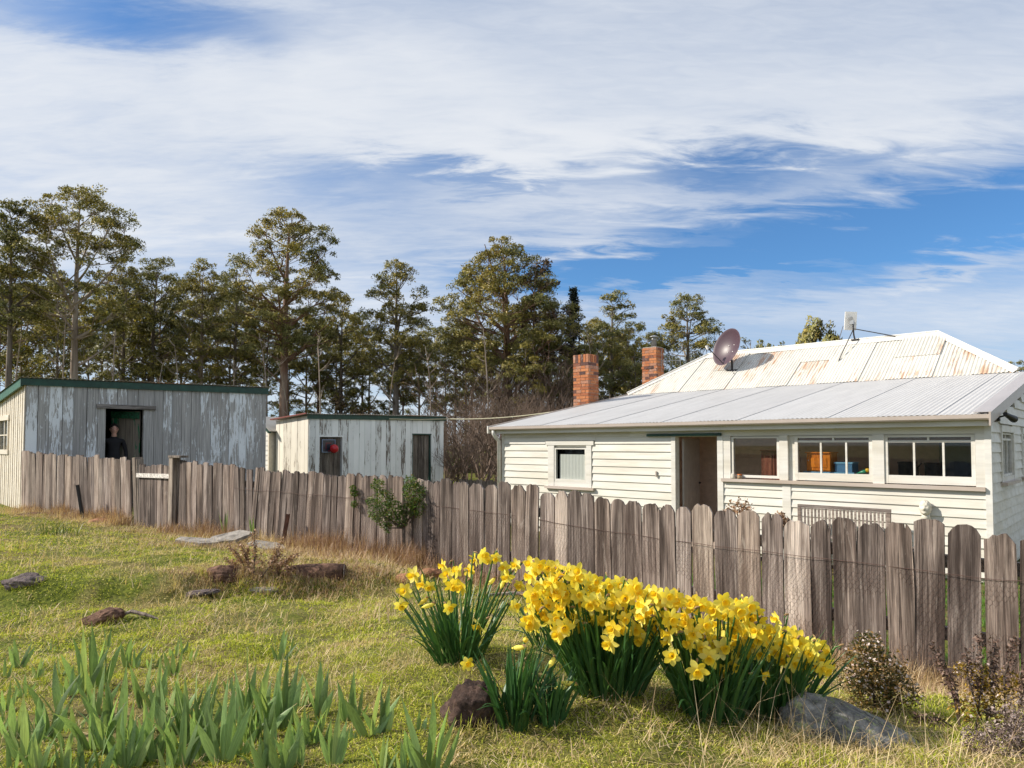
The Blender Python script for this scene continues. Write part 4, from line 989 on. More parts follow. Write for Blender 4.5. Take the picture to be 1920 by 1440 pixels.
# ---- person inside the doorway
def person(loc, rz, label):
    e = empty('person', loc, rz, label, 'person')
    J = {'pelvis': (0, 0, .92, .125, .10), 'waist': (0, 0, 1.08, .115, .09), 'chest': (0, .01, 1.28, .145, .10), 'neck0': (0, .015, 1.40, .06, .055), 'neck': (0, .0, 1.455, .055, .055), 'chin': (0, -.022, 1.515, .072, .082), 'headm': (0, -.005, 1.60, .108, .125), 'headt': (0, .01, 1.675, .085, .10)}
    names = list(J); ed = [('pelvis', 'waist'), ('waist', 'chest'), ('chest', 'neck0'), ('neck0', 'neck'), ('neck', 'chin'), ('chin', 'headm'), ('headm', 'headt')]
    for s_, n_ in ((-1, 'l'), (1, 'r')):
        for k2, v2 in {'sho': (.17 * s_, .01, 1.36, .06, .055), 'elb': (.24 * s_, .03, 1.10, .042, .042), 'wri': (.22 * s_, -.10, .88, .03, .026), 'han': (.20 * s_, -.14, .80, .035, .02),
                       'hip': (.09 * s_, 0, .88, .085, .085), 'kne': (.10 * s_, -.02, .48, .058, .058), 'ank': (.10 * s_, .02, .09, .04, .045), 'toe': (.11 * s_, -.14, .035, .038, .03)}.items():
            J[n_ + k2] = v2
        ed += [('chest', n_ + 'sho'), (n_ + 'sho', n_ + 'elb'), (n_ + 'elb', n_ + 'wri'), (n_ + 'wri', n_ + 'han'), ('pelvis', n_ + 'hip'), (n_ + 'hip', n_ + 'kne'), (n_ + 'kne', n_ + 'ank'), (n_ + 'ank', n_ + 'toe')]
        for fi in range(5):                                            # fingers rooted in the palm
            fx = .20 * s_ + (-.024 + .012 * fi) * 1.0; ln = [.05, .075, .082, .076, .06][fi]
            a_ = n_ + 'f%da' % fi; b_ = n_ + 'f%db' % fi
            J[a_] = (fx, -.150 - (.02 if fi == 0 else 0), .775 if fi else .80, .009, .009); J[b_] = (fx * 1.0 + (-.015 * s_ if fi == 0 else 0), -.165 - (.02 if fi == 0 else 0), .775 - ln, .0075, .0075)
            ed += [(n_ + 'han', a_), (a_, b_)]
    names = list(J); ix = {k3: i for i, k3 in enumerate(names)}
    me = bpy.data.meshes.new('body'); me.from_pydata([J[k3][:3] for k3 in names], [(ix[a], ix[b]) for a, b in ed], [])
    ob = link('body', me); sk = ob.modifiers.new('skin', 'SKIN'); sk.use_smooth_shade = True
    if not me.skin_vertices: me.attributes
    for i, k3 in enumerate(names):
        me.skin_vertices[0].data[i].radius = J[k3][3:5]; me.skin_vertices[0].data[i].use_root = (k3 == 'pelvis')
    ob.modifiers.new('sub', 'SUBSURF').levels = 2
    dg = bpy.context.evaluated_depsgraph_get(); m2 = bpy.data.meshes.new_from_object(ob.evaluated_get(dg)); bpy.data.objects.remove(ob)
    skin = m_plain('skin', (.55, .31, .24), .5, 0, .05); cloth = m_plain('black_cloth', (.012, .012, .016), .9, 0, .2)
    m2.materials.clear(); m2.materials.append(cloth); m2.materials.append(skin)
    hc = Vector((0, -.004, 1.592))
    for v3 in m2.vertices:                                            # shape the skull and face out of the grown surface
        c3 = v3.co
        if c3.z > 1.46:
            d3 = (c3 - hc).normalized(); jaw = 1 - .18 * max(0, -d3.z) ** 1.5; tgt = hc + Vector((d3.x * .077 * jaw, d3.y * .097 * jaw, d3.z * .120)); w3 = min(1.0, max(0.0, (c3.z - 1.465) / .045)); v3.co = c3.lerp(tgt, w3)
    for v3 in m2.vertices:
        c3 = v3.co
        if c3.z > 1.5 and c3.y < 0 and abs(c3.x) < .08:
            c3.y -= .022 * math.exp(-((c3.x / .014) ** 2 + ((c3.z - 1.575) / .02) ** 2))
            for s_ in (-1, 1): c3.y += .012 * math.exp(-(((c3.x - s_ * .03) / .018) ** 2 + ((c3.z - 1.605) / .014) ** 2))
            c3.y += .006 * math.exp(-((c3.x / .03) ** 2 + ((c3.z - 1.54) / .007) ** 2))
    for p3 in m2.polygons:
        c3 = p3.center; p3.material_index = 1 if (c3.z > 1.435 or (c3.z < .87 and abs(c3.x) > .15)) else 0; p3.use_smooth = True
    b3 = link('body', m2, e)
    hair = MB(); vs = []; fs = []
    for j in range(11):
        for i in range(24):
            u = 2 * math.pi * i / 24; v = math.pi * (.02 + (.40 + .18 * (.5 - .5 * math.cos(u))) * j / 10); x_ = math.sin(v) * math.sin(u); y_ = -math.sin(v) * math.cos(u); z_ = math.cos(v)
            vs.append((x_ * .086, .010 + y_ * .104, 1.612 + z_ * .108 - (.06 * max(0, y_) if j > 6 else 0)))
    for j in range(10):
        for i in range(24): fs.append((j * 24 + i, j * 24 + (i + 1) % 24, (j + 1) * 24 + (i + 1) % 24, (j + 1) * 24 + i))
    hair.add(vs, [f_ for f_ in fs]); hair.build('hair', m_plain('dark_hair', (.02, .014, .010), .6), e, smooth=True)
    gl = MB()
    for s_ in (-1, 1):
        gl.tube([(s_ * .033 + .024 * math.cos(q2), -.094, 1.605 + .02 * math.sin(q2)) for q2 in [2 * math.pi * k4 / 12 for k4 in range(13)]], .0025, 5)
        gl.tube([(s_ * .057, -.092, 1.61), (s_ * .085, .01, 1.61)], .0025, 5)
    gl.tube([(-.009, -.096, 1.61), (.009, -.096, 1.61)], .0025, 5); gl.build('glasses', M['black_pl'], e)
    for s_ in (-1, 1):
        MB().lathe([(.001, -.028), (.012, -.02), (.016, 0), (.013, .02), (.001, .03)], (s_ * .076, .012, 1.592), 10).build('ear', skin, e, smooth=True)
    e.scale = (.96, .96, .96)
    return e
pp = Vector((-9.06, 12.7, 0)) + ax * (-.30) + ay * 1.58
person((pp.x, pp.y, EYE + B1 + .02), math.atan2(-pp.x, pp.y) + R(6), 'person in black clothes and glasses standing in the dark shed doorway')

# ---- second, white plank shed
B2 = -1.62
s2 = shed_frame('white_plank_shed', SH2.x, SH2.y, B2 * K2, 'smaller white plank shed with two dark doors and green fascia')
s2.scale = (K2, K2, K2)
L2 = 4.42; h0_, h1_ = .675 - B2, .75 - B2; zt2 = lambda y: h0_ + (h1_ - h0_) * y / L2
d1, d2 = (.30, .96, .21 - B2), (3.27, 3.92, .30 - B2)
plank_wall(s2, 'front_wall', 0, L2, zt2, [(d1[0], d1[1], 0, d1[2]), (d2[0], d2[1], 0, d2[2])], M['shed2_front'], .15, .21, seed=9)
MB().add([(.040, -.06, zt2(0) - .02), (.040, L2 + .05, zt2(L2) - .03), (.040, L2 + .05, zt2(L2) + .085), (.040, -.06, zt2(0) + .09), (.066, -.06, zt2(0) - .02), (.066, L2 + .05, zt2(L2) - .03), (.066, L2 + .05, zt2(L2) + .085), (.066, -.06, zt2(0) + .09)],
         [(0, 3, 2, 1), (4, 5, 6, 7), (0, 1, 5, 4), (1, 2, 6, 5), (2, 3, 7, 6), (3, 0, 4, 7)]).build('fascia_board', M['green'], s2)
tin_roof(s2, -1.75, .12, -.10, L2 + .12, lambda x, y: zt2(y) + .10 + .06 * x, M['shed_tin'])
MB().bar((.08, -.11, zt2(0) + .115), (-1.75, -.11, zt2(0) + .115 - .11), .03, .03).build('verge_strip', m_plain('red_oxide_paint', (.20, .045, .035), .7), s2)
# side wall planks (lit side): same builder turned on the other face
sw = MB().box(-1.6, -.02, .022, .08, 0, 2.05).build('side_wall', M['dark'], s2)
x = -.0; rr_ = random.Random(3)
while x > -1.6:
    w_ = rr_.uniform(.15, .21); top = h0_ + .07 + .06 * (x - w_)
    MB().box(x - w_ + .004, x - .004, -.004 - rr_.uniform(0, .008), .02, 0, top).build('plank', M['shed2_side'], sw); x -= w_
for (dd_, nm_, mt) in ((d1, 'door', M['door_wood']), (d2, 'door', M['door_wood'])):
    y = dd_[0] + .01; do = None; i = 0
    while y < dd_[1] - .03:
        ye = min(y + .11, dd_[1] - .01); q_ = MB().box(-.06 - .003 * (i % 2), -.04 - .003 * (i % 2), y, ye - .005, .02, dd_[2] - .015); i += 1
        if do is None: do = q_.build(nm_, mt, s2)
        else: q_.build('door_plank', mt, do)
        y = ye
    MB().box(-.09, .032, dd_[0] - .018, dd_[0] - .002, 0, dd_[2]).box(-.09, .032, dd_[1] + .002, dd_[1] + .018, 0, dd_[2]).box(-.09, .034, dd_[0] - .03, dd_[1] + .03, dd_[2] + .001, dd_[2] + .03).build('door_frame', M['shed2_front'] if dd_ is d1 else M['green'], do)
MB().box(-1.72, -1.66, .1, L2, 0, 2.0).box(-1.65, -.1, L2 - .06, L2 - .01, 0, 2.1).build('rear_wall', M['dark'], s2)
def s2w(x, y, ze): return SH2 + (ax * x + ay * y) * K2 + Vector((0, 0, EYE + ze * K2))
# backboard and ball on the first door
bb = empty('toy_backboard', s2w(-.0, .58, -.02), HA, 'small blue-framed toy basketball backboard on the left shed door', 'backboard')
mf = m_plain('pale_blue_frame', (.20, .28, .42), .4)
MB().box(-.02, -.012, -.19, .19, -.16, .16).build('board', m_plain('smoky_backboard', (.03, .035, .05), .3), bb)
MB().box(-.022, .004, -.21, -.19, -.18, .18).box(-.022, .004, .19, .21, -.18, .18).box(-.022, .004, -.189, .189, .161, .18).box(-.022, .004, -.189, .189, -.18, -.161).build('frame', mf, bb)
MB().box(-.0118, -.009, -.09, .09, .07, .09).box(-.0118, -.009, -.09, -.07, -.09, .069).box(-.0118, -.009, .07, .09, -.09, .069).build('target_square', m_plain('dark_red_print', (.16, .01, .02), .5), bb)
MB().tube([(.10 + .09 * math.cos(q2), .09 * math.sin(q2) + .02, -.14) for q2 in [2 * math.pi * k4 / 20 for k4 in range(21)]], .006, 6).build('hoop', m_plain('red_hoop', (.35, .02, .02), .4), bb)
ball = MB(); vs = []; fs = []
for j in range(17):
    for i in range(24):
        v = math.pi * (.01 + .98 * j / 16); u = 2 * math.pi * i / 24; vs.append((.122 * math.sin(v) * math.cos(u), .122 * math.sin(v) * math.sin(u), .122 * math.cos(v)))
for j in range(16):
    for i in range(24): fs.append((j * 24 + i, (j + 1) * 24 + i, (j + 1) * 24 + (i + 1) % 24, j * 24 + (i + 1) % 24))
ball.add(vs, fs)
for a_ in (0, 90):
    ball.tube([(.1215 * math.cos(q2) * math.cos(R(a_)), .1215 * math.cos(q2) * math.sin(R(a_)), .1215 * math.sin(q2)) for q2 in [2 * math.pi * k4 / 32 for k4 in range(33)]], .003, 5, False)
bo = ball.build('red_ball', M['red_ball'], None, s2w(.12, .66, -.09), (0, .3, HA), True); tag(bo, 'shiny red ball resting in the toy hoop on the shed door', 'ball')

# ---- little gabled outhouse between the sheds
oc = SH2 + ax * (-1.86) - ay * .16; OB = -1.55
oh = empty('outhouse', (oc.x, oc.y, EYE + OB), HA, 'tiny cream weatherboard outhouse with green roof edge between the two sheds', 'outhouse')
W_ = 1.3; eh = .36 - OB; rh = .68 - OB
gw = MB().prism([(-W_, 0), (0, 0), (0, eh), (-W_ / 2, rh + .05), (-W_, eh)], 'y', .0, 1.3).build('wall', M['shed_cream'], oh)
z = .0
while z < eh - .02:
    MB().prism([(-.024, z), (-.004, z + .15), (-.001, z + .15), (-.001, z)], 'x', -W_ + .05, -.04).build('weatherboard', M['flaky'], gw); z += .14
MB().box(-.04, .02, -.028, -.001, 0, eh - .02).build('corner_board', M['shed_cream'], gw)
for s_ in (-1, 1):
    MB().bar((-W_ / 2, -.06, rh + .11), (-W_ / 2 + s_ * (W_ / 2 + .12), -.06, eh + .0), .05, .09, (0, 1, 0)).build('barge_board', m_plain('mid_green_trim', (.03, .13, .08), .5), oh) if s_ == -1 else MB().bar((-W_ / 2, -.06, rh + .11), (-W_ / 2 + s_ * (W_ / 2 + .12), -.06, eh), .05, .09, (0, 1, 0)).build('barge_board', M['green'], oh)
    MB().add([(-W_ / 2, -.08, rh + .15), (-W_ / 2 + s_ * (W_ / 2 + .15), -.08, eh + .03), (-W_ / 2 + s_ * (W_ / 2 + .15), 1.4, eh + .03), (-W_ / 2, 1.4, rh + .15), (-W_ / 2, -.08, rh + .17), (-W_ / 2 + s_ * (W_ / 2 + .15), -.08, eh + .05), (-W_ / 2 + s_ * (W_ / 2 + .15), 1.4, eh + .05), (-W_ / 2, 1.4, rh + .17)],
             [(0, 1, 2, 3), (4, 7, 6, 5), (0, 4, 5, 1), (1, 5, 6, 2), (2, 6, 7, 3), (3, 7, 4, 0)]).build('roof', M['shed_tin'], oh)

# overhead line
ca = s2w(.09, 2.4, .72); cb = s2w(.10, L2 + .1, .78); cc_ = hw(-9.85, 3.4, 1.06)
pts = [ca, ca + (cb - ca) * .5 + Vector((0, 0, -.02)), cb]
for i in range(1, 15):
    f_ = i / 14; p_ = cb.lerp(cc_, f_); p_.z -= .22 * 4 * f_ * (1 - f_) * .5; pts.append(p_)
cable = MB().tube(pts, .014, 6).build('overhead_line', M['cable'], None); tag(cable, 'pale sagging line strung from the white shed to the house roof', 'line')
# ------------------------------------------------------------------ fences
TOPY = np.array([(40, 845), (60, 848), (250, 858), (330, 862), (500, 878), (680, 889), (810, 894), (960, 907), (1100, 925), (1290, 946), (1480, 963), (1640, 972), (1760, 982), (1960, 994)], float)
LEAN = np.array([(40, -1.0), (150, -2.0), (250, -4.5), (330, -.5), (470, -.8), (480, 7.5), (500, 6.5), (560, 4.5), (640, 2.2), (760, .4), (900, 0), (2000, 0)], float)
def picket_mesh(w, h, th, ear, rag, rr, notch=True):
    """one split paling: rough sides, dog-eared or broken top"""
    top = []
    n = 7
    for i in range(n + 1):
        u = i / n; x = -w / 2 + w * u
        e = max(0.0, 1 - min(u, 1 - u) / .24) if ear else 0.0
        z = h - ear * e - rr.random() * rag
        if ear and i in (0, n): x *= .98
        top.append((x, z))
    if notch and rr.random() < .30:
        k2 = rr.randint(1, n - 1); top.insert(k2 + 1, (top[k2][0] + .006, top[k2][1] - rr.uniform(.02, .06))); top.insert(k2 + 2, (top[k2][0] + .011, top[k2][1] - rr.uniform(0, .01)))
    left = [(-w / 2 + rr.uniform(-.004, .003), h * f_) for f_ in (0, .3, .6)]; right_ = [(w / 2 + rr.uniform(-.003, .004), h * f_) for f_ in (.6, .3, 0)]
    poly = left + top + right_
    m = MB(); bow = rr.uniform(-.006, .006); n2 = len(poly); vs = []
    for s_ in (0, 1):
        for (x, z) in poly: vs.append((x, (-th if s_ == 0 else 0) + bow * math.sin(math.pi * z / h) + (0 if s_ else rr.uniform(-.001, .001)), z))
    fs = [tuple(range(n2)), tuple(range(2 * n2 - 1, n2 - 1, -1))] + [(i, n2 + i, n2 + (i + 1) % n2, (i + 1) % n2) for i in range(n2)]
    m.add(vs, fs); return m
def fence_run(parent, pts, mat, ear_fn, wf, gap, rr, th=.018, rag=.02, zoff=-.03):
    """pts: list of px along the run with world XY from fn; places palings one by one"""
    for (px, x, y, w, ang) in pts:
        ztop = at(px, float(np.interp(px, TOPY[:, 0], TOPY[:, 1])), y).z
        zg = gz(x, y) + zoff; lean = R(float(np.interp(px, LEAN[:, 0], LEAN[:, 1])) + rr.uniform(-1.1, 1.1))
        h = max(.3, ztop - zg + rr.uniform(-.03, .025))
        m = picket_mesh(w, h, th, ear_fn(px) * rr.choice([.45, .8, 1.0, 1.15]), rag * rr.choice([.5, 1, 1.6]), rr)
        off = Vector((x, y, zg)) - Vector((math.sin(lean) * h * math.cos(ang), math.sin(lean) * h * math.sin(ang), 0)) * .8
        m.build('paling', mat(rr), parent, off - parent.location, (rr.uniform(-.012, .012), lean, ang + rr.uniform(-.03, .03)))
FD = Vector((-.788, .616, 0)); FANG = math.atan2(-.616, .788)
def fence_pt(px):
    Y = fence_Y(px); return Vector((PX(px, Y), Y, 0))
rr = random.Random(21)
f0 = fence_pt(1960); f1 = fence_pt(333); FL = (f1 - f0).length; fdir = (f1 - f0).normalized()
fence = empty('paling_fence', (f0.x, f0.y, gz(f0.x, f0.y)), 0, 'long grey-brown paling fence with rusty wire netting, from right edge to gate', 'fence')
def px_of(p): return 960 + F * p.x / p.y
run = []; s = 0.0
while s < FL:
    p = f0 + fdir * s; px = px_of(p)
    w = rr.uniform(.115, .168) if px > 900 else rr.uniform(.085, .15)
    s += w / 2
    p = f0 + fdir * s; px = px_of(p)
    if not (476 < px < 483): run.append((px, p.x, p.y, w, FANG))
    s += w / 2 + (rr.choice([.003, .005, .008, .014]) if px > 880 else rr.choice([.004, .008, .012]))
    if 470 < px < 492: s += .05
fence_run(fence, run, lambda q_: M['picket'] if q_.random() < .9 else M['picket_pale'], lambda px: .045 if px > 900 else (.03 if px > 600 else .012), 1, 1, rr, rag=.016)
back = Vector((-FD.y, FD.x, 0)) * -1.0; back = Vector((.616, .788, 0))
for zr in (.30, .74):
    for i in range(8):
        a = f0 + fdir * (FL * i / 8) + back * .03; b = f0 + fdir * (FL * (i + 1) / 8 - .03) + back * .03
        za = gz(a.x, a.y) + zr * .95; zb = gz(b.x, b.y) + zr * .95
        MB().bar(Vector((a.x, a.y, za)) - fence.location, Vector((b.x, b.y, zb)) - fence.location, .045, .075).build('rail', M['rail'], fence)
for i in range(5):
    a = f0 + fdir * (FL * (i + .35) / 5) + back * .12; zg = gz(a.x, a.y)
    MB().box(-.05, .05, -.05, .05, -.1, .80).build('post', M['post'], fence, Vector((a.x, a.y, zg)) - fence.location, (0, 0, FANG))
# hexagonal wire netting on the near side
wv = []; wf_ = []
def wire(a, b, r_):
    d_ = (b - a); 
    if d_.length < 1e-6: return
    d_.normalize(); u_ = d_.orthogonal().normalized(); v_ = d_.cross(u_); k0 = len(wv)
    for p_ in (a, b):
        for q_ in range(3): wv.append(p_ + (u_ * math.cos(q_ * 2.094) + v_ * math.sin(q_ * 2.094)) * r_)
    for q_ in range(3): wf_.append((k0 + q_, k0 + (q_ + 1) % 3, k0 + 3 + (q_ + 1) % 3, k0 + 3 + q_))
ss = np.linspace(0, FL, 260); base = []
for s in ss:
    p = f0 + fdir * s - back * .032; base.append((p.x, p.y))
base = np.array(base); gzz = ground_z(base[:, 0], base[:, 1]); tz = []
for (x_, y_), g_ in zip(base, gzz):
    px = 960 + F * x_ / y_; tz.append(at(px, float(np.interp(px, TOPY[:, 0], TOPY[:, 1])), y_).z)
tz = np.array(tz)
def net_pt(s, f_):
    p = f0 + fdir * s - back * (.024 + .006 * math.sin(s * 5) + .006 * math.sin(f_ * 7 + s)); g_ = float(np.interp(s, ss, gzz)); t_ = float(np.interp(s, ss, tz))
    return Vector((p.x, p.y, g_ + (t_ - g_) * .70 * f_)) - fence.location
cw = .028; nc = int(FL / cw); nr = 25
for i in range(nc):
    for j in range(nr):
        o = .5 * cw if j % 2 else 0.0; s = i * cw + o
        if px_of(f0 + fdir * s) < 560: continue
        a = net_pt(s, j / nr); b = net_pt(s, (j + .45) / nr); wire(a, b, .0006)
        wire(b, net_pt(s + cw / 2, (j + 1) / nr), .00055); wire(b, net_pt(s - cw / 2, (j + 1) / nr), .00055)
for i in range(200):
    wire(net_pt(FL * i / 200 * .84, 1.0), net_pt(FL * (i + 1) / 200 * .84, 1.0), .0018)
link('wire_netting', np_mesh('wire_netting', [tuple(p) for p in wv], wf_, mat=M['wire']), fence)

# ---- gate between its two posts
g1 = fence_pt(333); g0 = fence_pt(262)
gate = empty('paling_gate', (g1.x, g1.y, gz(g1.x, g1.y)), 0, 'narrow sagging paling gate with one pale rail near its top', 'gate')
gd = (g0 - g1).normalized(); gl_ = (g0 - g1).length; gang = math.atan2(-gd.y, -gd.x)
n = 5
for i in range(n):
    s = .16 + (gl_ - .24) * (i + .5) / n; p = g1 + gd * s; px = px_of(p)
    zt_ = at(px, 871 + rr.uniform(-2, 2), p.y).z; zb_ = gz(p.x, p.y) - .02
    picket_mesh((gl_ - .26) / n - .006, zt_ - zb_, .02, .012, .02, rr).build('paling', M['picket'], gate, Vector((p.x, p.y, zb_)) - gate.location, (0, R(-2.2), gang))
pa, pb = g1 + gd * .10 - back * .035, g0 - gd * .02 - back * .035
MB().bar((pb - gate.location).xy.to_3d() + Vector((0, 0, at(262, 891, pb.y).z - gate.location.z)), (pa - gate.location).xy.to_3d() + Vector((0, 0, at(320, 893, pa.y).z - gate.location.z)), .03, .062).build('rail', M['gatebar'], gate)
# posts: the right one carries a short capping, the left one leans
pr_ = g1 + gd * .03 - back * .02; zg = gz(pr_.x, pr_.y); hp = at(327, 858, pr_.y).z - zg
post = MB().box(-.055, .055, -.055, .055, -.1, hp).build('gate_post', M['post'], None, (pr_.x, pr_.y, zg), (0, 0, gang)); tag(post, 'square timber gate post right of the gate', 'post')
capo = MB().box(-.06, .26, -.065, .065, 0, .03).build('post_cap', M['post'], post, (0, 0, hp + .001))
pl_ = fence_pt(258); zg = gz(pl_.x, pl_.y); hp = at(252, 857, pl_.y).z - zg
lp = MB().box(-.05, .05, -.06, .06, -.1, hp).box(.052, .085, -.05, .05, -.1, hp * .97).build('leaning_post', M['post'], None, (pl_.x + .06, pl_.y, zg), (0, R(-6.5), gang)); tag(lp, 'dark split timber post leaning left at the gate', 'post')
# ---- left run up to the shed
q0 = Vector((PX(250, 10.55), 10.55, 0)); q1 = Vector((PX(46, 12.5), 12.5, 0)); LD = (q1 - q0).normalized(); LL = (q1 - q0).length; LA = math.atan2(-LD.y, -LD.x)
fence2 = empty('paling_fence', (q0.x, q0.y, gz(q0.x, q0.y)), 0, 'short pale paling fence with close uneven boards in front of the big grey shed', 'fence')
run = []; s = .03
while s < LL:
    w = rr.uniform(.09, .16); p = q0 + LD * (s + w / 2); run.append((px_of(p), p.x, p.y, w, LA)); s += w + rr.choice([.002, .005, .010])
fence_run(fence2, run, lambda q_: M['picket_pale'] if q_.random() < .6 else M['picket'], lambda px: .006, 1, 1, rr, rag=.02)
bk2 = Vector((-LD.y, LD.x, 0)); bk2 = bk2 if bk2.y > 0 else -bk2
for zr in (.3, .8):
    a = q0 + bk2 * .05; b = q1 + bk2 * .05
    MB().bar(Vector((a.x, a.y, gz(a.x, a.y) + zr)) - fence2.location, Vector((b.x, b.y, gz(b.x, b.y) + zr)) - fence2.location, .045, .07).build('rail', M['rail'], fence2)
# iron stakes
def stake(px0, py0, px1, py1, Y, mat, w, label):
    b = at(px0, py0, Y); b.z = gz(b.x, b.y); t_ = at(px1, py1, Y)
    o = MB().bar((0, 0, -.06), t_ - b, w, .012, (0, 1, 0)).bar((w * .3, .006, -.06), (t_ - b) + Vector((w * .3, .006, 0)), .006, w * .8, (0, 1, 0)).build('iron_stake', mat, None, b); tag(o, label, 'stake')
stake(157, 968, 145, 909, 10.9, M['iron'], .05, 'black iron stake leaning in front of the left fence')
stake(528, 1028, 540, 964, 7.75, M['rust'], .045, 'rusty red iron stake leaning on the palings left of the green shrub')
# dark fence far behind, beside the house
fb0 = at(862, 905, 17.5); fb1 = at(945, 905, 16.6); 
ff = empty('far_fence', (fb0.x, fb0.y, EYE - 1.85), 0, 'dark shaded paling fence behind, at the left end of the house', 'fence')
fd2 = (fb1 - fb0); fd2.z = 0; fl2 = fd2.length; fd2.normalize(); fa2 = math.atan2(fd2.y, fd2.x); n = 13
mdk = m_wood('shade_darkened_timber', (.015, .014, .014), (.035, .032, .03), (.06, .055, .05), 'z', 30, .4)  # the shade lying on these far palings is put into the timber colour
for i in range(n):
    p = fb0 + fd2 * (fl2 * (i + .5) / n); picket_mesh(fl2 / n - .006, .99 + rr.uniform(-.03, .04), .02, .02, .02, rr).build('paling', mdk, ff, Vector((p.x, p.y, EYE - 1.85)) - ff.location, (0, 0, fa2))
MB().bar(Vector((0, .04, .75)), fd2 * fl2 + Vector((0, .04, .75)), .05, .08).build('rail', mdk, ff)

# ------------------------------------------------------------------ stones and rubble
ROCKS = []
def rock(name, loc, size, mat, label, seed, cat='rock', skew=None, sub=5, rough=.32, flat=None, rz=0.0):
    import bmesh
    ROCKS.append((loc[0], loc[1], size[0], size[1]))
    bm = bmesh.new(); bmesh.ops.create_icosphere(bm, subdivisions=sub, radius=1.0)
    o = Vector((seed * 3.7, seed * 1.3, seed * 7.1))
    for v in bm.verts:
        p = v.co.copy(); n_ = p.normalized()
        d_ = 1 + rough * (mnoise.noise(p * 1.1 + o)) + rough * .5 * mnoise.noise(p * 2.6 + o) + rough * .26 * mnoise.noise(p * 6 + o) + rough * .16 * mnoise.noise(p * 13 + o) + rough * .09 * mnoise.noise(p * 27 + o)
        q_ = abs(mnoise.noise(p * 1.7 - o)); d_ -= .10 * max(0, .12 - q_) / .12 * rough * 2
        v.co = Vector((p.x * size[0], p.y * size[1], p.z * size[2])) * d_
        if skew: v.co = skew(v.co)
    me = bpy.data.meshes.new(name); bm.to_mesh(me); bm.free(); me.materials.append(mat); me.polygons.foreach_set('use_smooth', [True] * len(me.polygons))
    ob = link(name, me, None, loc, (0, 0, rz)); tag(ob, label, cat); return ob
Mr = {'brown': m_rock('brown_stone', (.035, .024, .020), (.12, .075, .058), (.36, .35, .33), .66), 'red': m_rock('reddish_stone', (.09, .05, .035), (.22, .125, .085), (.42, .40, .36), .68),
      'grey': m_rock('grey_lichen_stone', (.10, .098, .09), (.38, .365, .335), (.33, .36, .17), .55), 'mauve': m_rock('mauve_stone', (.10, .075, .075), (.24, .19, .18), (.45, .44, .40), .62),
      'orange': m_rock('orange_clay_stone', (.28, .13, .07), (.48, .25, .14), (.5, .4, .3), .7), 'conc': m_rock('old_concrete', (.24, .215, .19), (.40, .365, .32), (.25, .25, .22), .7)}
g = ghit(888, 1368); rock('boulder', g + Vector((0, .07, .01)), (.105, .10, .108), Mr['brown'], 'rounded dark brown boulder with pale lichen beside the leafy clump', 3)
g = ghit(1640, 1392)
def wedge(v): return Vector((v.x, v.y, v.z * (1.0 - 1.05 * (v.x / .36 + .25)) if v.z > 0 else v.z))
rock('boulder', g + Vector((.02, .07, -.06)), (.34, .16, .175), Mr['grey'], 'long grey sloping boulder half buried right of the daffodils', 8, skew=wedge, rough=.16)
g = ghit(188, 1168); rock('stone', g + Vector((0, .03, .02)), (.13, .08, .062), Mr['red'], 'reddish-brown angular stone lying on the lawn at left', 5, skew=lambda v: Vector((v.x, v.y, v.z + v.x * .25)), rough=.22)
g = ghit(40, 1092); rock('stone', g + Vector((0, .05, -.02)), (.15, .11, .07), Mr['mauve'], 'mauve stone set in the grassy step at the left edge', 12)
g = ghit(485, 1107); rock('stone', g + Vector((0, .05, -.01)), (.15, .10, .035), Mr['grey'], 'flat pale grey stone near the brown weeds', 15, rough=.2)
g = ghit(365, 1116); rock('slab_of_bark', g + Vector((0, .02, .0)), (.17, .07, .028), Mr['mauve'], 'flat dark slab lying tilted on the mossy lawn', 18, cat='slab', skew=lambda v: Vector((v.x, v.y, v.z + v.x * .16)), rough=.25)
g = ghit(405, 1086); rock('boulder', g + Vector((0, .08, -.02)), (.17, .13, .085), Mr['red'], 'low brown boulder under the reddish dry weeds', 22)
g = ghit(183, 982); rock('stone', g + Vector((0, .05, .0)), (.22, .12, .075), Mr['orange'], 'orange clay stone at the foot of the left fence', 25, rough=.2)
g = ghit(755, 1100); rock('stone', g + Vector((0, .12, -.02)), (.09, .09, .09), Mr['orange'], 'rounded orange stone just left of the daffodils', 28, rough=.2)
g = ghit(775, 1085); rock('stone', g + Vector((.10, .25, -.01)), (.11, .08, .045), Mr['orange'], 'flat orange stone behind the left daffodils', 29, rough=.2)
g = ghit(130, 968); rock('stone', g + Vector((0, .05, .0)), (.12, .10, .07), Mr['conc'], 'small pale stone beside the black stake', 31)
g = ghit(75, 965); rock('driftwood_log', g + Vector((0, .0, .0)), (.34, .045, .04), Mr['red'], 'weathered log lying along the foot of the left fence', 33, cat='log', rough=.15, rz=R(10))
# sawn stump block
g = ghit(598, 1078)
st_ = empty('sawn_log', g, R(8), 'dark sawn timber block lying among dry weeds', 'log')
lg = MB().tube([(-.26, .05, .0), (-.1, .05, .005), (.10, .02, .005), (.20, .0, .005)], [.07, .08, .085, .08], 14); lg.build('trunk', Mr['red'], st_, smooth=True)
MB().tube([(.201, -.002, .005), (.206, -.002, .005)], .078, 14).build('sawn_face', M['post'], st_)
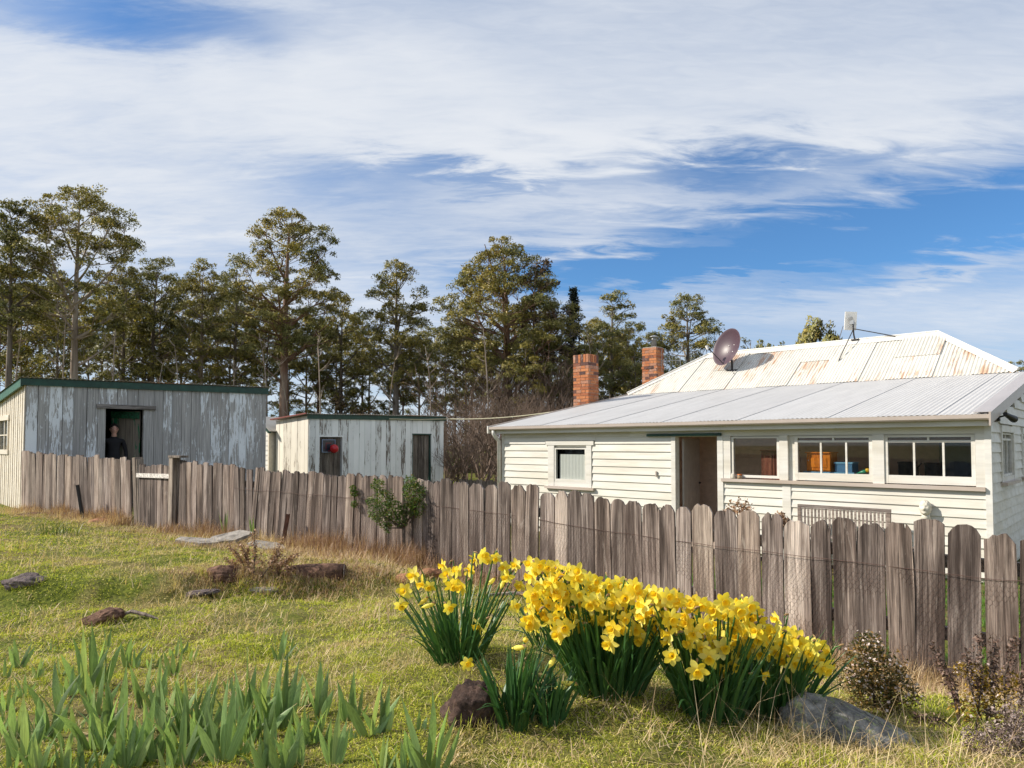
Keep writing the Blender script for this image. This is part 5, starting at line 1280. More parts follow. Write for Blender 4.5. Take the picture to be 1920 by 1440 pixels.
# broken cement sheets
def slab(name, px, py, w, d_, h, rz, tilt, mat, label, cat='slab', dz=0.0):
    g = ghit(px, py); rr2 = random.Random(px); n_ = 5; poly = []
    for i in range(n_):
        a = 2 * math.pi * i / n_; k2 = rr2.uniform(.78, 1.1) / max(abs(math.cos(a)), abs(math.sin(a))) ** .55; poly.append((w / 2 * math.cos(a) * k2, d_ / 2 * math.sin(a) * k2))
    o = MB().prism(poly, 'z', 0, h).build(name, mat, None, g + Vector((0, 0, dz)), (tilt[0], tilt[1], rz)); tag(o, label, cat)
slab('concrete_slab', 372, 1020, .62, .22, .04, R(-12), (R(6), R(3)), Mr['conc'], 'pale concrete slab lying flat below the fence, left of the rubble heap', dz=.0)
slab('concrete_slab', 432, 1018, .55, .30, .035, R(10), (R(16), R(-8)), Mr['conc'], 'propped pale concrete slab in the middle of the rubble heap', dz=.045)
slab('concrete_slab', 500, 1028, .55, .22, .04, R(-25), (R(8), R(5)), Mr['conc'], 'narrow pale slab at the right end of the rubble heap', dz=.0)
slab('roof_tile', 458, 1016, .28, .22, .018, R(-30), (R(38), R(12)), m_plain('brown_tile', (.20, .095, .07), .8, 0, .2), 'square brown tile leaning on the rubble heap', 'tile', dz=.07)
g = ghit(965, 1135)
st2 = MB().tube([(-.2, 0, 0), (0, .02, .01), (.22, -.02, 0)], [.012, .016, .010], 7).build('dry_stick', M['picket_pale'], None, g + Vector((0, .25, .015))); tag(st2, 'pale dry stick on the ground behind the left daffodils', 'stick')
g = ghit(258, 1160); bk_ = MB().tube([(-.14, 0, .01), (-.05, .02, .04), (.06, -.01, .025), (.15, -.02, .0)], [.004, .014, .012, .004], 6).build('strip_of_bark', M['picket_pale'], None, g); tag(bk_, 'curled pale strip of bark beside the reddish stone', 'bark')

# ------------------------------------------------------------------ daffodils
Ml = {}
Ml['daff_leaf'] = m_leaf('daffodil_leaf', [(0, (.022, .070, .026)), (.5, (.040, .115, .036)), (1, (.080, .165, .045))], .22, rough=.42, spec=.5)
Ml['daff_stem'] = m_leaf('daffodil_stem', [(0, (.06, .15, .03)), (1, (.10, .20, .04))], .15, rough=.45)
Ml['petal'] = m_leaf('daffodil_petal', [(0, (.82, .66, .055)), (.5, (.85, .73, .11)), (1, (.88, .80, .26))], .30, rough=.6, spec=.2, vary=[(0, (.93, .84, .6)), (.3, (1, 1, 1)), (.7, (1, 1.03, 1.3)), (1, (1.03, 1.05, 1.7))])
Ml['trumpet'] = m_leaf('daffodil_trumpet', [(0, (.84, .57, .03)), (1, (.87, .67, .05))], .28, rough=.6, spec=.2)
Ml['sheath'] = m_leaf('dry_flower_sheath', [(0, (.33, .20, .09)), (1, (.45, .30, .15))], .3)
Ml['iris'] = m_leaf('iris_leaf', [(0, (.13, .225, .085)), (.5, (.20, .305, .12)), (1, (.31, .41, .17))], .38, rough=.45, spec=.45, blade=True, vary=[(0, .55), (.5, .95), (1, 1.3)])
Ml['iris_tip'] = m_leaf('iris_young_leaf', [(0, (.27, .37, .13)), (1, (.36, .45, .18))], .32, rough=.5, blade=True)
def petal_mesh(sd):
    r2 = random.Random(sd); m = MB()
    for k2 in range(6):
        a0 = math.pi / 3 * k2 + r2.uniform(-.08, .08); ln = r2.uniform(.037, .043); wd = r2.uniform(.0125, .0155); cup = r2.uniform(-.004, .010) + (.003 if k2 % 2 else -.002); tw = r2.uniform(-.3, .3)
        vs = []; rows_ = [(0, .25), (.18, .62), (.42, 1.0), (.68, .92), (.88, .5), (1.0, .03)]
        for (u, wv_) in rows_:
            for s_ in (-1, 0, 1):
                r_ = .005 + ln * u; lat = s_ * wd * wv_; zz = cup * u * u * 2 - .0035 * u + abs(s_) * .003 * math.sin(u * 3) + lat * tw * u + r2.uniform(-.0008, .0008)
                vs.append((math.cos(a0) * r_ - math.sin(a0) * lat, math.sin(a0) * r_ + math.cos(a0) * lat, zz))
        fs = []
        for i in range(len(rows_) - 1):
            for j in range(2): fs.append((i * 3 + j, i * 3 + j + 1, i * 3 + j + 4, i * 3 + j + 3))
        m.add(vs, fs)
    me = bpy.data.meshes.new('flower'); me.from_pydata(m.v, [], m.f); me.materials.append(Ml['petal']); me.polygons.foreach_set('use_smooth', [True] * len(me.polygons)); return me
def trumpet_mesh(sd):
    m = MB(); n_ = 18; prof = [(.004, -.001), (.0085, .004), (.0105, .014), (.0125, .023), (.0165, .029), (.0185, .030)]; vs = []; fs = []
    for i, (r_, z_) in enumerate(prof):
        for k2 in range(n_):
            a = 2 * math.pi * k2 / n_; fr_ = 1 + (.10 * (k2 % 2 - .5) * (i - 2.5) / 2.5 if i > 3 else 0); vs.append((r_ * fr_ * math.cos(a), r_ * fr_ * math.sin(a), z_ + (.0015 * (k2 % 2) if i > 3 else 0)))
    for i in range(len(prof) - 1):
        for k2 in range(n_): fs.append((i * n_ + k2, i * n_ + (k2 + 1) % n_, (i + 1) * n_ + (k2 + 1) % n_, (i + 1) * n_ + k2))
    m.add(vs, fs); m.tube([(0, 0, 0), (0, 0, .016)], [.002, .0015], 5)
    me = bpy.data.meshes.new('trumpet'); me.from_pydata(m.v, [], m.f); me.materials.append(Ml['trumpet']); me.polygons.foreach_set('use_smooth', [True] * len(me.polygons)); return me
PET = [petal_mesh(i) for i in range(6)]; TRU = [trumpet_mesh(i) for i in range(2)]
def strap_mesh(name, w, ln, bend, fold, mat, segs=8, prof=None, twist=0.0):
    """leaf of length ln bending by angle `bend` towards +X, V-folded"""
    vs = []; fs = []; x = z = 0.0; ang = 0.0
    for i in range(segs + 1):
        u = i / segs; wv_ = prof(u) if prof else (1 - u ** 5) * (.75 + .25 * math.sin(math.pi * u)); ww = max(.0008, w / 2 * wv_)
        tws = twist * u; cx_, sx_ = math.cos(tws), math.sin(tws); nxv = (math.cos(ang), -math.sin(ang))
        for s_ in (-1, 0, 1):
            f_ = -fold * ww if s_ == 0 else 0.0
            vs.append((x + nxv[0] * f_ + s_ * ww * sx_, s_ * ww * cx_, z + nxv[1] * f_))
        ang = bend * (u ** 1.4); st = ln / segs; x += math.sin(ang) * st; z += math.cos(ang) * st
    for i in range(segs):
        for j in range(2): fs.append((i * 3 + j, i * 3 + j + 1, i * 3 + j + 4, i * 3 + j + 3))
    me = bpy.data.meshes.new(name); me.from_pydata(vs, [], fs); me.materials.append(mat); me.polygons.foreach_set('use_smooth', [True] * len(me.polygons)); return me
DL = [strap_mesh('leaf', .0125, 1.0 * l_, b_, .5, Ml['daff_leaf'], 8, None, t_) for (l_, b_, t_) in ((.34, .15, .3), (.36, .35, -.5), (.30, .55, .4), (.38, .25, 1.0), (.26, .8, -.8), (.33, 1.3, .5))]
for me_ in DL: me_['leaf'] = 1
def daff_clump(px, py, rx, ry, nleaf, lh, flowers, label, rr, spread=1.0, nbud=0):
    """flowers: list of (px, py, dY): where each bloom hangs, seen from the front, dY = nearer (-) or farther (+) than the clump's middle"""
    g = ghit(px, py); e = empty('daffodil_clump', g, 0, label, 'daffodils', 'daffodil clumps on the bank')
    for i in range(nleaf):
        a = rr.uniform(0, 2 * math.pi); q_ = math.sqrt(rr.random()); x, y = rx * q_ * math.cos(a) * .8, ry * q_ * math.sin(a) * .8
        z_ = gz(g.x + x, g.y + y) - g.z - .015
        o = link('leaf', DL[rr.choices(range(6), (5, 4, 3, 4, 2, 1))[0]], e, (x, y, z_), (0, 0, 0))
        out = q_ * .42 * spread + rr.uniform(-.05, .12)
        o.rotation_euler = Matrix.Rotation(a, 3, 'Z').to_4x4().to_euler(); o.rotation_euler = (Matrix.Rotation(a + rr.gauss(0, .3), 4, 'Z') @ Matrix.Rotation(out, 4, 'Y') @ Matrix.Rotation(rr.uniform(-1.2, 1.2), 4, 'Z')).to_euler()
        sc = lh / .34 * rr.uniform(.72, 1.08); o.scale = (rr.uniform(.85, 1.15) , rr.uniform(.85, 1.2), sc)
    for i, (fx, fy, dy, bud) in enumerate(flowers):
        P = at(fx, fy, g.y + dy) - g
        a = math.atan2(P.y, P.x); 
        bx_, by_ = rx * .55 * max(-1, min(1, P.x / (rx * 2.2))) + rr.uniform(-.03, .03), ry * .55 * max(-1, min(1, P.y / (ry * 2.2))) + rr.uniform(-.03, .03)
        B = Vector((bx_, by_, gz(g.x + bx_, g.y + by_) - g.z - .02))
        th = rr.gauss(-2.0, .8); face = Vector((math.cos(th), math.sin(th), rr.uniform(-.5, .35))).normalized()
        neck = P - face * .032; topv = neck - face * .02 + Vector((0, 0, .012 if not bud else .0))
        m1 = B.lerp(topv, .5) + Vector((rr.uniform(-.012, .012), rr.uniform(-.012, .012), .02)); pre = B.lerp(topv, .88) + Vector((0, 0, .022))
        stem = MB().tube([B, m1, pre, topv, neck], [.0045, .004, .0036, .0030, .0026], 5, False)
        so = stem.build('stem', Ml['daff_stem'], e, smooth=True)
        rot = face.to_track_quat('Z', 'Y').to_matrix().to_4x4()
        MB().tube([topv - Vector((0, 0, 0)), (topv + neck) * .5 + Vector((0, 0, .006)), neck + Vector((0, 0, .010))], [.003, .0045, .001], 5, False).build('sheath', Ml['sheath'], so)
        if bud:
            me = MB().tube([(0, 0, -.015), (0, 0, 0), (0, 0, .022), (0, 0, .045)], [.003, .008, .009, .002], 8); me = me.mesh('bud', Ml['petal'], True); me.transform(Matrix.Translation(neck) @ rot); link('bud', me, e); continue
        sc = rr.uniform(.66, .92)
        fo = link('flower', PET[rr.randrange(6)], e, P - face * .004); fo.rotation_euler = (rot @ Matrix.Rotation(rr.uniform(0, 6.28), 4, 'Z')).to_euler(); fo.scale = (sc, sc, sc)
        to = link('trumpet', TRU[rr.randrange(2)], fo, (0, 0, .0005))
        tb = MB().tube([(0, 0, -.030), (0, 0, -.016), (0, 0, .001)], [.0055, .0032, .0045], 6, False)
        if i < 2: pass
    return e
def scatter(n, poly_fn, rr, mind, dyr):
    pts = []; tries = 0
    while len(pts) < n and tries < 9000:
        tries += 1; x, y = poly_fn(rr)
        if all((x - a) ** 2 + (y - b) ** 2 > mind ** 2 for a, b, *_ in pts): pts.append((x, y))
    return [(x, y, rr.uniform(*dyr), False) for x, y in pts]
rd_ = random.Random(5)
fl1 = [(775, 1078, .05, 0), (792, 1095, -.05, 0), (758, 1108, .0, 0), (752, 1135, -.05, 0), (805, 1100, .03, 0), (838, 1078, .08, 0), (858, 1070, .0, 0), (848, 1098, -.08, 0), (865, 1100, -.1, 0), (890, 1050, .1, 0), (905, 1042, .05, 0), (916, 1050, .08, 0), (930, 1046, .02, 0), (945, 1065, .06, 0), (950, 1082, 0, 0), (842, 1140, -.14, 0), (897, 1173, -.16, 0), (876, 1245, -.22, 0), (967, 1060, .1, 0), (975, 1098, .02, 0), (966, 1137, -.06, 0), (880, 1070, .1, 0), (830, 1060, .12, 0), (795, 1138, -.1, 1), (788, 1132, -.02, 1), (918, 1094, 0, 1), (940, 1100, 0, 1)]
def band2(r): 
    x = r.uniform(992, 1235); f_ = (x - 992) / 243; top = 1052 + 62 * f_ ** 1.3; bot = 1185 - 8 * math.sin(f_ * 3.1) ; return x, r.uniform(top, bot if x < 1110 else 1165)
fl2 = scatter(88, band2, rd_, 12, (-.17, .12)) + [(1148, 1180, -.2, 0), (1170, 1178, -.18, 0), (1142, 1206, -.22, 0), (1057, 1178, -.2, 0), (1040, 1160, -.15, 0), (1045, 1190, -.2, 0)]
def band3(r):
    x = r.uniform(1190, 1420); f_ = (x - 1190) / 230; return x, r.uniform(1112 + 26 * f_ if x < 1330 else 1128, 1200 + 30 * f_)
fl3 = scatter(64, band3, rd_, 12, (-.16, .14)) + [(1308, 1258, -.2, 0), (1260, 1230, -.18, 0), (1330, 1232, -.15, 0)]
def band4(r):
    x = r.uniform(1370, 1555); f_ = (x - 1370) / 185; return x, r.uniform(1140 + 75 * f_, 1235 + 22 * f_)
fl4 = scatter(48, band4, rd_, 12, (-.16, .14)) + [(1432, 1265, -.18, 0), (1455, 1160, .1, 0), (1375, 1245, -.15, 0), (1358, 1258, -.1, 0), (1478, 1278, -.1, 1)]
daff_clump(860, 1240, .11, .12, 95, .36, fl1, 'leftmost flowering daffodil clump, standing apart with loose blooms', rd_, 1.15)
daff_clump(1140, 1292, .15, .13, 125, .37, fl2, 'tallest and densest daffodil clump, in the middle of the bank', rd_, 1.0)
daff_clump(1330, 1330, .14, .13, 105, .34, fl3, 'daffodil clump between the tallest clump and the one by the grey boulder', rd_, 1.0)
daff_clump(1445, 1338, .15, .12, 125, .33, fl4, 'rightmost daffodil clump, beside the sloping grey boulder', rd_, 1.1)
daff_clump(1030, 1215, .08, .08, 45, .28, [(1000, 1130, .0, 0), (1012, 1105, .05, 0)], 'small daffodil tuft behind the gap left of the tallest clump', rd_, 1.2)
lc = daff_clump(965, 1352, .075, .07, 75, .26, [(1032, 1247, -.02, 1), (965, 1215, 0, 1), (985, 1200, 0, 1)], 'low daffodil clump almost all leaves, with pointed buds, beside the brown boulder', rd_, .7)
lc2 = daff_clump(1030, 1358, .055, .06, 55, .20, [(1045, 1290, -.02, 1), (1058, 1280, .0, 1)], 'smallest leafy daffodil tuft, right of the budding low clump', rd_, .7)

# ------------------------------------------------------------------ irises in the left foreground
isw = lambda u: (.50 + 1.3 * u - 1.75 * u * u + .0) * (1 - u ** 6) * 1.15 if u < .995 else .02
IL = []
for (b_, t_, mt) in ((.10, .15, 'iris'), (.25, -.25, 'iris'), (.45, .3, 'iris'), (.18, .5, 'iris'), (.7, -.2, 'iris'), (.12, .1, 'iris_tip')):
    IL.append(strap_mesh('leaf', .034, .22, b_, .22, Ml[mt], 9, isw, t_))
ri = random.Random(77)
zs = 2.2326
fans = [(75, 300, 130), (20, 340, 95), (160, 345, 105), (215, 235, 70), (250, 330, 90), (345, 400, 290), (395, 380, 250), (440, 370, 190), (450, 210, 90), (540, 300, 140), (520, 250, 90), (600, 470, 200), (560, 300, 80), (640, 300, 95), (720, 335, 130), (735, 250, 85), (765, 230, 70), (805, 270, 75), (880, 400, 100), (955, 390, 80), (1020, 540, 300), (1060, 545, 300), (1140, 560, 270), (1180, 560, 310), (1170, 270, 140), (1212, 262, 95), (1255, 460, 120), (1300, 460, 80),
        (1272, 600, 150), (1310, 625, 180), (1345, 600, 130), (1462, 520, 190), (1550, 585, 260), (1600, 575, 190), (1495, 500, 130), (1400, 705, 230), (1470, 600, 70), (60, 585, 170), (105, 625, 150), (165, 600, 180), (205, 590, 280), (250, 500, 200), (270, 640, 130), (30, 480, 120), (10, 560, 180), (380, 640, 260), (430, 650, 280), (500, 640, 300), (470, 560, 220), (555, 715, 240), (600, 700, 260), (520, 720, 220), (640, 690, 230), (690, 560, 240), (660, 470, 190), (760, 715, 260), (780, 600, 260), (820, 600, 300), (850, 700, 260), (930, 695, 340), (960, 640, 250), (760, 500, 180), (700, 720, 160),
        (1130, 740, 240), (1180, 740, 220), (1080, 730, 170), (1600, 735, 180), (1660, 740, 130), (1700, 745, 160), (1780, 740, 320), (1830, 745, 260), (1750, 560, 90), (150, 735, 170), (190, 740, 150), (270, 735, 160), (350, 730, 140), (100, 420, 110), (290, 420, 120), (420, 735, 200), (310, 560, 110), (1255, 715, 90), (880, 560, 130)]
fans += [(ri.uniform(0, 1350), ri.uniform(470, 735), ri.uniform(110, 240)) for _ in range(26)]
for i, (fx, fy, fh) in enumerate(fans):
    g = ghit(min(860, fx / zs), min(1470, 1120 + fy / zs)); H = fh / zs * g.y / F * 1.12
    big = H > .16
    pxx = fx / zs; row = 'at the bottom edge' if fy > 640 else ('in the middle of the bed' if fy > 420 else 'at the back of the bed')
    col_ = next(w_ for m_, w_ in ((110, 'by the left edge'), (260, 'below the reddish stone'), (430, 'left of the bed centre'), (600, 'right of the bed centre'), (9999, 'towards the brown boulder')) if pxx < m_)
    lab = ('tall' if big else 'short') + ' iris fan ' + row + ', ' + col_
    e = empty('iris_plant', g, 0, lab, 'iris', 'irises: ' + lab)
    az = ri.uniform(-.6, .6) + (math.pi if ri.random() < .5 else 0); nl = ri.choice([3, 4, 5, 5]) if fh > 100 else ri.choice([2, 3, 3])
    for k2 in range(nl):
        f_ = (k2 - (nl - 1) / 2) / max(1, (nl - 1) / 2) if nl > 1 else 0
        ln = H / .21 * (1.0 - .38 * abs(f_) * ri.uniform(.6, 1.2)) * ri.uniform(.9, 1.08)
        o = link('leaf', IL[ri.randrange(6)], e, (.012 * f_ * math.cos(az), .012 * f_ * math.sin(az), -.012))
        o.rotation_euler = (Matrix.Rotation(az, 4, 'Z') @ Matrix.Rotation(f_ * ri.uniform(.18, .52) + ri.uniform(-.18, .18), 4, 'Y') @ Matrix.Rotation((0 if f_ >= 0 else math.pi) + R(90) * 0, 4, 'Z') @ Matrix.Rotation(ri.uniform(-.9, .9) + R(90), 4, 'Z')).to_euler()
        wd = ri.uniform(.75, 1.15) * min(1.1, max(.55, H / .22)); o.scale = (wd, wd, ln)
# ------------------------------------------------------------------ leaf clouds, shrubs, weeds
def leaf_cards(C_, size, rg, up=0.25, aspect=.42, droop=0.0):
    """n small pointed leaves (two triangles as a kite quad) at points C_"""
    n = len(C_); d_ = rg.normal(size=(n, 3)); d_[:, 2] = d_[:, 2] * .8 - droop; d_ /= np.linalg.norm(d_, axis=1)[:, None]
    e_ = rg.normal(size=(n, 3)); e_[:, 2] += up; e_ -= d_ * (e_ * d_).sum(1)[:, None]; e_ /= np.linalg.norm(e_, axis=1)[:, None]
    s_ = np.cross(d_, e_); L_ = (size * rg.uniform(.6, 1.3, n))[:, None]; W_ = L_ * aspect
    V = np.stack([C_ - d_ * L_ * .5, C_ + s_ * W_ * .5, C_ + d_ * L_ * .5, C_ - s_ * W_ * .5], 1).reshape(-1, 3)
    b = np.arange(n) * 4; return V, np.stack([b, b + 1, b + 2, b + 3], 1)
def merge(parts):
    V = []; Q = []; o = 0
    for v, q in parts: V.append(v); Q.append(q + o); o += len(v)
    return np.concatenate(V), np.concatenate(Q)
def shrub(name, g, blobs, nl, size, mat, label, cat, seed, stems=(), stem_mat=None, flowers=None, spikes=None, group=None):
    """blobs: (dx,dy,dz,r) leaf masses; stems: point lists; flowers: (n,size,mat)"""
    rg = np.random.default_rng(seed); e = empty(name, g, 0, label, cat, group); pts = []
    tot = sum(b[3] ** 2 for b in blobs)
    for (x, y, z_, r_) in blobs:
        k2 = int(nl * r_ ** 2 / tot); u = rg.normal(size=(k2, 3)); u /= np.linalg.norm(u, axis=1)[:, None]; rad = r_ * rg.uniform(.25, 1.08, k2) ** .5
        nz = 1 + .35 * (rg.random(k2) - .5); pts.append(np.array([x, y, z_]) + u * (rad * nz)[:, None])
    Pt = np.concatenate(pts); V, Q = leaf_cards(Pt, size, rg); o = link('foliage', np_mesh('foliage', V, Q, mat=mat), e); tag(o, kind='stuff')
    if flowers:
        n_, fs_, fm = flowers; sel = Pt[rg.choice(len(Pt), n_)] * np.array([1.04, 1.04, 1.03]); V, Q = leaf_cards(sel + np.array([0, -.008, .004]), fs_, rg, aspect=.8); o = link('blossom', np_mesh('blossom', V, Q, mat=fm), e); tag(o, kind='stuff')
    for sp_ in stems: MB().tube(sp_[0], sp_[1], 6).build('stem', stem_mat, e, smooth=True)
    if spikes:
        for (p0, p1, r_, n_, sz_, sm) in spikes:
            p0, p1 = Vector(p0), Vector(p1); mid = p0.lerp(p1, .5) + Vector((rg.uniform(-.03, .03), 0, .02))
            MB().tube([p0, mid, p1], [.004, .003, .002], 5).build('stem', stem_mat, e)
            t_ = rg.uniform(.35, 1.0, n_)[:, None]; a_ = np.array(p0); b_ = np.array(p1); c_ = np.array(mid)
            base_ = (1 - t_) ** 2 * a_ + 2 * t_ * (1 - t_) * c_ + t_ ** 2 * b_; V, Q = leaf_cards(base_ + rg.normal(size=(n_, 3)) * r_, sz_, rg, aspect=.6)
            o = link('seed_head', np_mesh('seed_head', V, Q, mat=sm), e); tag(o, kind='stuff')
    return e
Mb = M['post']; brk = m_plain('shrub_bark', (.10, .075, .055), .9, 0, .3, 20)
Ml['shrub'] = m_leaf('shrub_leaf', [(0, (.045, .085, .014)), (.6, (.09, .16, .025)), (.85, (.15, .18, .035)), (1, (.24, .16, .06))], .25, rough=.45)
Ml['heath'] = m_leaf('heath_leaf', [(0, (.035, .040, .012)), (.45, (.085, .085, .020)), (.7, (.22, .14, .035)), (1, (.38, .21, .06))], .25)
Ml['blos'] = m_leaf('pale_blossom', [(0, (.62, .46, .42)), (1, (.78, .68, .62))], .2)
Ml['gold'] = m_leaf('golden_heath_leaf', [(0, (.10, .07, .015)), (.5, (.26, .17, .02)), (1, (.48, .30, .03))], .3)
Ml['seed'] = m_leaf('brown_seed_head', [(0, (.06, .035, .025)), (.6, (.16, .095, .07)), (1, (.30, .21, .17))], .1)
Ml['mauve'] = m_leaf('faded_heather', [(0, (.08, .052, .042)), (.5, (.20, .145, .125)), (1, (.46, .37, .33))], .15)
Ml['dry'] = m_leaf('dry_brown_weed', [(0, (.17, .095, .06)), (.5, (.36, .22, .14)), (1, (.58, .40, .27))], .2)
Ml['straw'] = m_leaf('straw_grass', [(0, (.38, .26, .14)), (.5, (.62, .465, .27)), (1, (.80, .65, .43))], .25, rough=.7, spec=.15)
# green shrub trained against the fence
g = ghit(757, 1043); Yg = fence_Y(757) - .16; g = Vector((PX(757, Yg), Yg, gz(PX(757, Yg), Yg)))
def rel(px, py, dy=0.0): return at(px, py, g.y + dy) - g
bl = [(*rel(705, 960), .085), (*rel(720, 935), .10), (*rel(708, 910), .07), (*rel(738, 955, -.03), .10), (*rel(722, 975), .085), (*rel(775, 925, -.03), .11), (*rel(798, 918), .075), (*rel(785, 950, -.02), .10), (*rel(765, 955), .08), (*rel(752, 975), .07), (*rel(770, 905), .07), (*rel(695, 940), .05), (*rel(728, 990), .05)]
fork = rel(757, 990)
stems = [([(0, 0, -.02), fork * .5 + Vector((.01, 0, 0)), fork], [.016, .013, .012])] + [([fork, fork.lerp(Vector(b[:3]), .5) + Vector((0, 0, .0)), Vector(b[:3])], [.010, .007, .004]) for b in bl[::2]]
shrub('fence_shrub', g, bl, 4200, .028, Ml['shrub'], 'bright green forked shrub growing up against the palings', 'shrub', 4, stems, brk)
g = Vector((PX(664, fence_Y(664) - .09), fence_Y(664) - .09, 0)); g.z = gz(g.x, g.y)
shrub('fence_creeper', g, [(*rel(664, 925), .045), (*rel(664, 945), .04), (*rel(662, 915), .035)], 420, .024, Ml['shrub'], 'thin creeper tuft growing through a gap in the palings', 'creeper', 5, [([(0, 0, 0), rel(661, 980), rel(664, 930)], [.006, .005, .003])], brk)
g = ghit(782, 1062); shrub('small_bush', g + Vector((0, .35, 0)), [(0, 0, .10, .08), (.02, 0, .2, .075), (-.03, 0, .28, .055)], 700, .024, Ml['heath'], 'small bronze-green bush at the fence foot behind the left daffodils', 'bush', 6, [([(0, 0, 0), (0, 0, .25)], [.006, .003])], brk, (160, .016, Ml['straw']))
# heath bushes at right
g = ghit(1680, 1352) + Vector((0, .15, 0)); 
shrub('heath_bush', g, [(0, 0, .05, .10), (-.06, 0, .13, .085), (.04, .02, .12, .10), (-.03, 0, .20, .075), (.10, 0, .06, .08), (-.02, 0, .25, .05)], 5200, .016, Ml['heath'], 'heath bush dotted with pale pink blossom behind the grey boulder', 'bush', 7, [([(0, 0, 0), (-.03, 0, .2)], [.006, .003])], brk, (650, .013, Ml['blos']))
g = ghit(1538, 1275) + Vector((0, .12, 0)); shrub('heath_bush', g, [(0, 0, .06, .07), (.02, 0, .02, .07)], 1400, .015, Ml['heath'], 'small dark heath bush between the rightmost daffodils and the fence', 'bush', 17, (), brk, (120, .012, Ml['blos']))
g = ghit(1860, 1390) + Vector((0, .1, 0))
def rel2(px, py, dy=0.0): return at(px, py, g.y + dy) - g
spk = [(rel2(1800, 1370), rel2(1745, 1205), .0085, 235, .014, Ml['seed']), (rel2(1830, 1370), rel2(1835, 1195, .05), .0085, 260, .014, Ml['seed']), (rel2(1870, 1360), rel2(1868, 1200, .05), .0085, 260, .014, Ml['seed']), (rel2(1885, 1360), rel2(1905, 1195), .0085, 260, .014, Ml['seed']), (rel2(1840, 1350), rel2(1812, 1215, .06), .0085, 161, .014, Ml['seed']), (rel2(1850, 1350), rel2(1862, 1330, -.05), .0085, 161, .014, Ml['mauve']), (rel2(1790, 1365), rel2(1712, 1345), .0085, 124, .014, Ml['seed']), (rel2(1800, 1370), rel2(1780, 1260, -.04), .0085, 186, .014, Ml['seed']), (rel2(1900, 1380), rel2(1925, 1240, -.04), .0085, 186, .014, Ml['seed'])]
shrub('heath_bush', g, [(*rel2(1835, 1265, .05), .045), (*rel2(1840, 1300, .05), .06), (*rel2(1800, 1255, .05), .03), (*rel2(1890, 1280, .03), .05), (*rel2(1870, 1320, 0), .07), (*rel2(1810, 1330, 0), .05)], 1500, .016, Ml['gold'], 'tall golden and brown heath bush with drooping seed spikes at the right edge', 'bush', 8, (), brk, (260, .012, Ml['blos']), spk)
g = ghit(1880, 1415) + Vector((.02, .02, 0))
shrub('heath_bush', g, [(0, 0, .03, .07), (-.07, .02, .02, .05), (.07, 0, .05, .07), (.10, .05, .10, .06)], 3600, .013, Ml['mauve'], 'low faded mauve heather mound in the bottom right corner', 'bush', 9)
# reddish dry weeds and brown thatch
g = ghit(478, 1085) + Vector((0, .1, 0))
rw_ = random.Random(3); spk = []
for i in range(16):
    a = rw_.uniform(-.28, .28); spk.append(((a * .5, rw_.uniform(-.1, .1), 0), (a + rw_.uniform(-.06, .06), rw_.uniform(-.1, .1), rw_.uniform(.12, .42) * (1 - abs(a) * 1.6)), .012, 90, .022, Ml['dry']))
shrub('dry_weed', g, [(0, 0, .04, .12), (-.14, 0, .05, .09), (.18, .02, .03, .10)], 900, .03, Ml['dry'], 'spiky reddish-brown dead weed clump on the mound', 'weed', 10, (), brk, None, spk)
# iris shoots at the fence
for (px, py, n_, lb) in ((425, 1000, 4, 'yellowing iris shoot at the fence behind the rubble heap'), (478, 1020, 3, 'green iris shoot in the fence gap right of the rubble heap')):
    Yf = fence_Y(px) - .15; g = Vector((PX(px, Yf), Yf, 0)); g.z = gz(g.x, g.y); e = empty('iris_shoot', g, 0, lb, 'iris')
    for k2 in range(n_):
        o = link('leaf', IL[5 if k2 % 2 else 0], e, (0, 0, .0)); o.rotation_euler = (0, ri.uniform(-.5, .5), R(90) * 0 + ri.uniform(-.4, .4) + R(90)); o.scale = (.9, .9, ri.uniform(1.2, 1.9))
# dark tuft on the lawn at left
g = ghit(105, 1005); rg = np.random.default_rng(3); n_ = 130
P_ = np.c_[rg.normal(0, .16, n_), rg.normal(0, .05, n_), np.full(n_, -.01)]; V, Q, T = blades(P_, rg.uniform(0, 6.28, n_), rg.uniform(.12, .30, n_), rg.uniform(.1, .7, n_), rg.uniform(.004, .008, n_), rg.uniform(.1, .6, n_))
o = link('rush_tuft', np_mesh('rush_tuft', V, Q, T, Ml['shrub']), None, g); tag(o, 'dark green rush tuft on the lawn at left', 'grass tuft')
# dried hydrangea heads behind the fence
for (px, py, r_, lb, sd) in ((1386, 953, .12, 'brown dried flower head showing above the palings below the single-pane window', 2), (1463, 972, .07, 'small brown dried flower head showing in the paling gap left of the bench', 3)):
    Yh = fence_Y(px) + 1.4; top = at(px, py, Yh); gg = Vector((top.x, top.y, gz(top.x, top.y))); hh = top.z - gg.z
    shrub('dried_flower_head', gg, [(0, 0, hh - r_ * .3, r_), (.06, 0, hh - r_ * .8, r_ * .8)], 700, .035, Ml['dry'], lb, 'dried plant', 40 + sd, [([(0, 0, 0), (.02, 0, hh * .5), (0, 0, hh)], [.01, .008, .005])], brk)

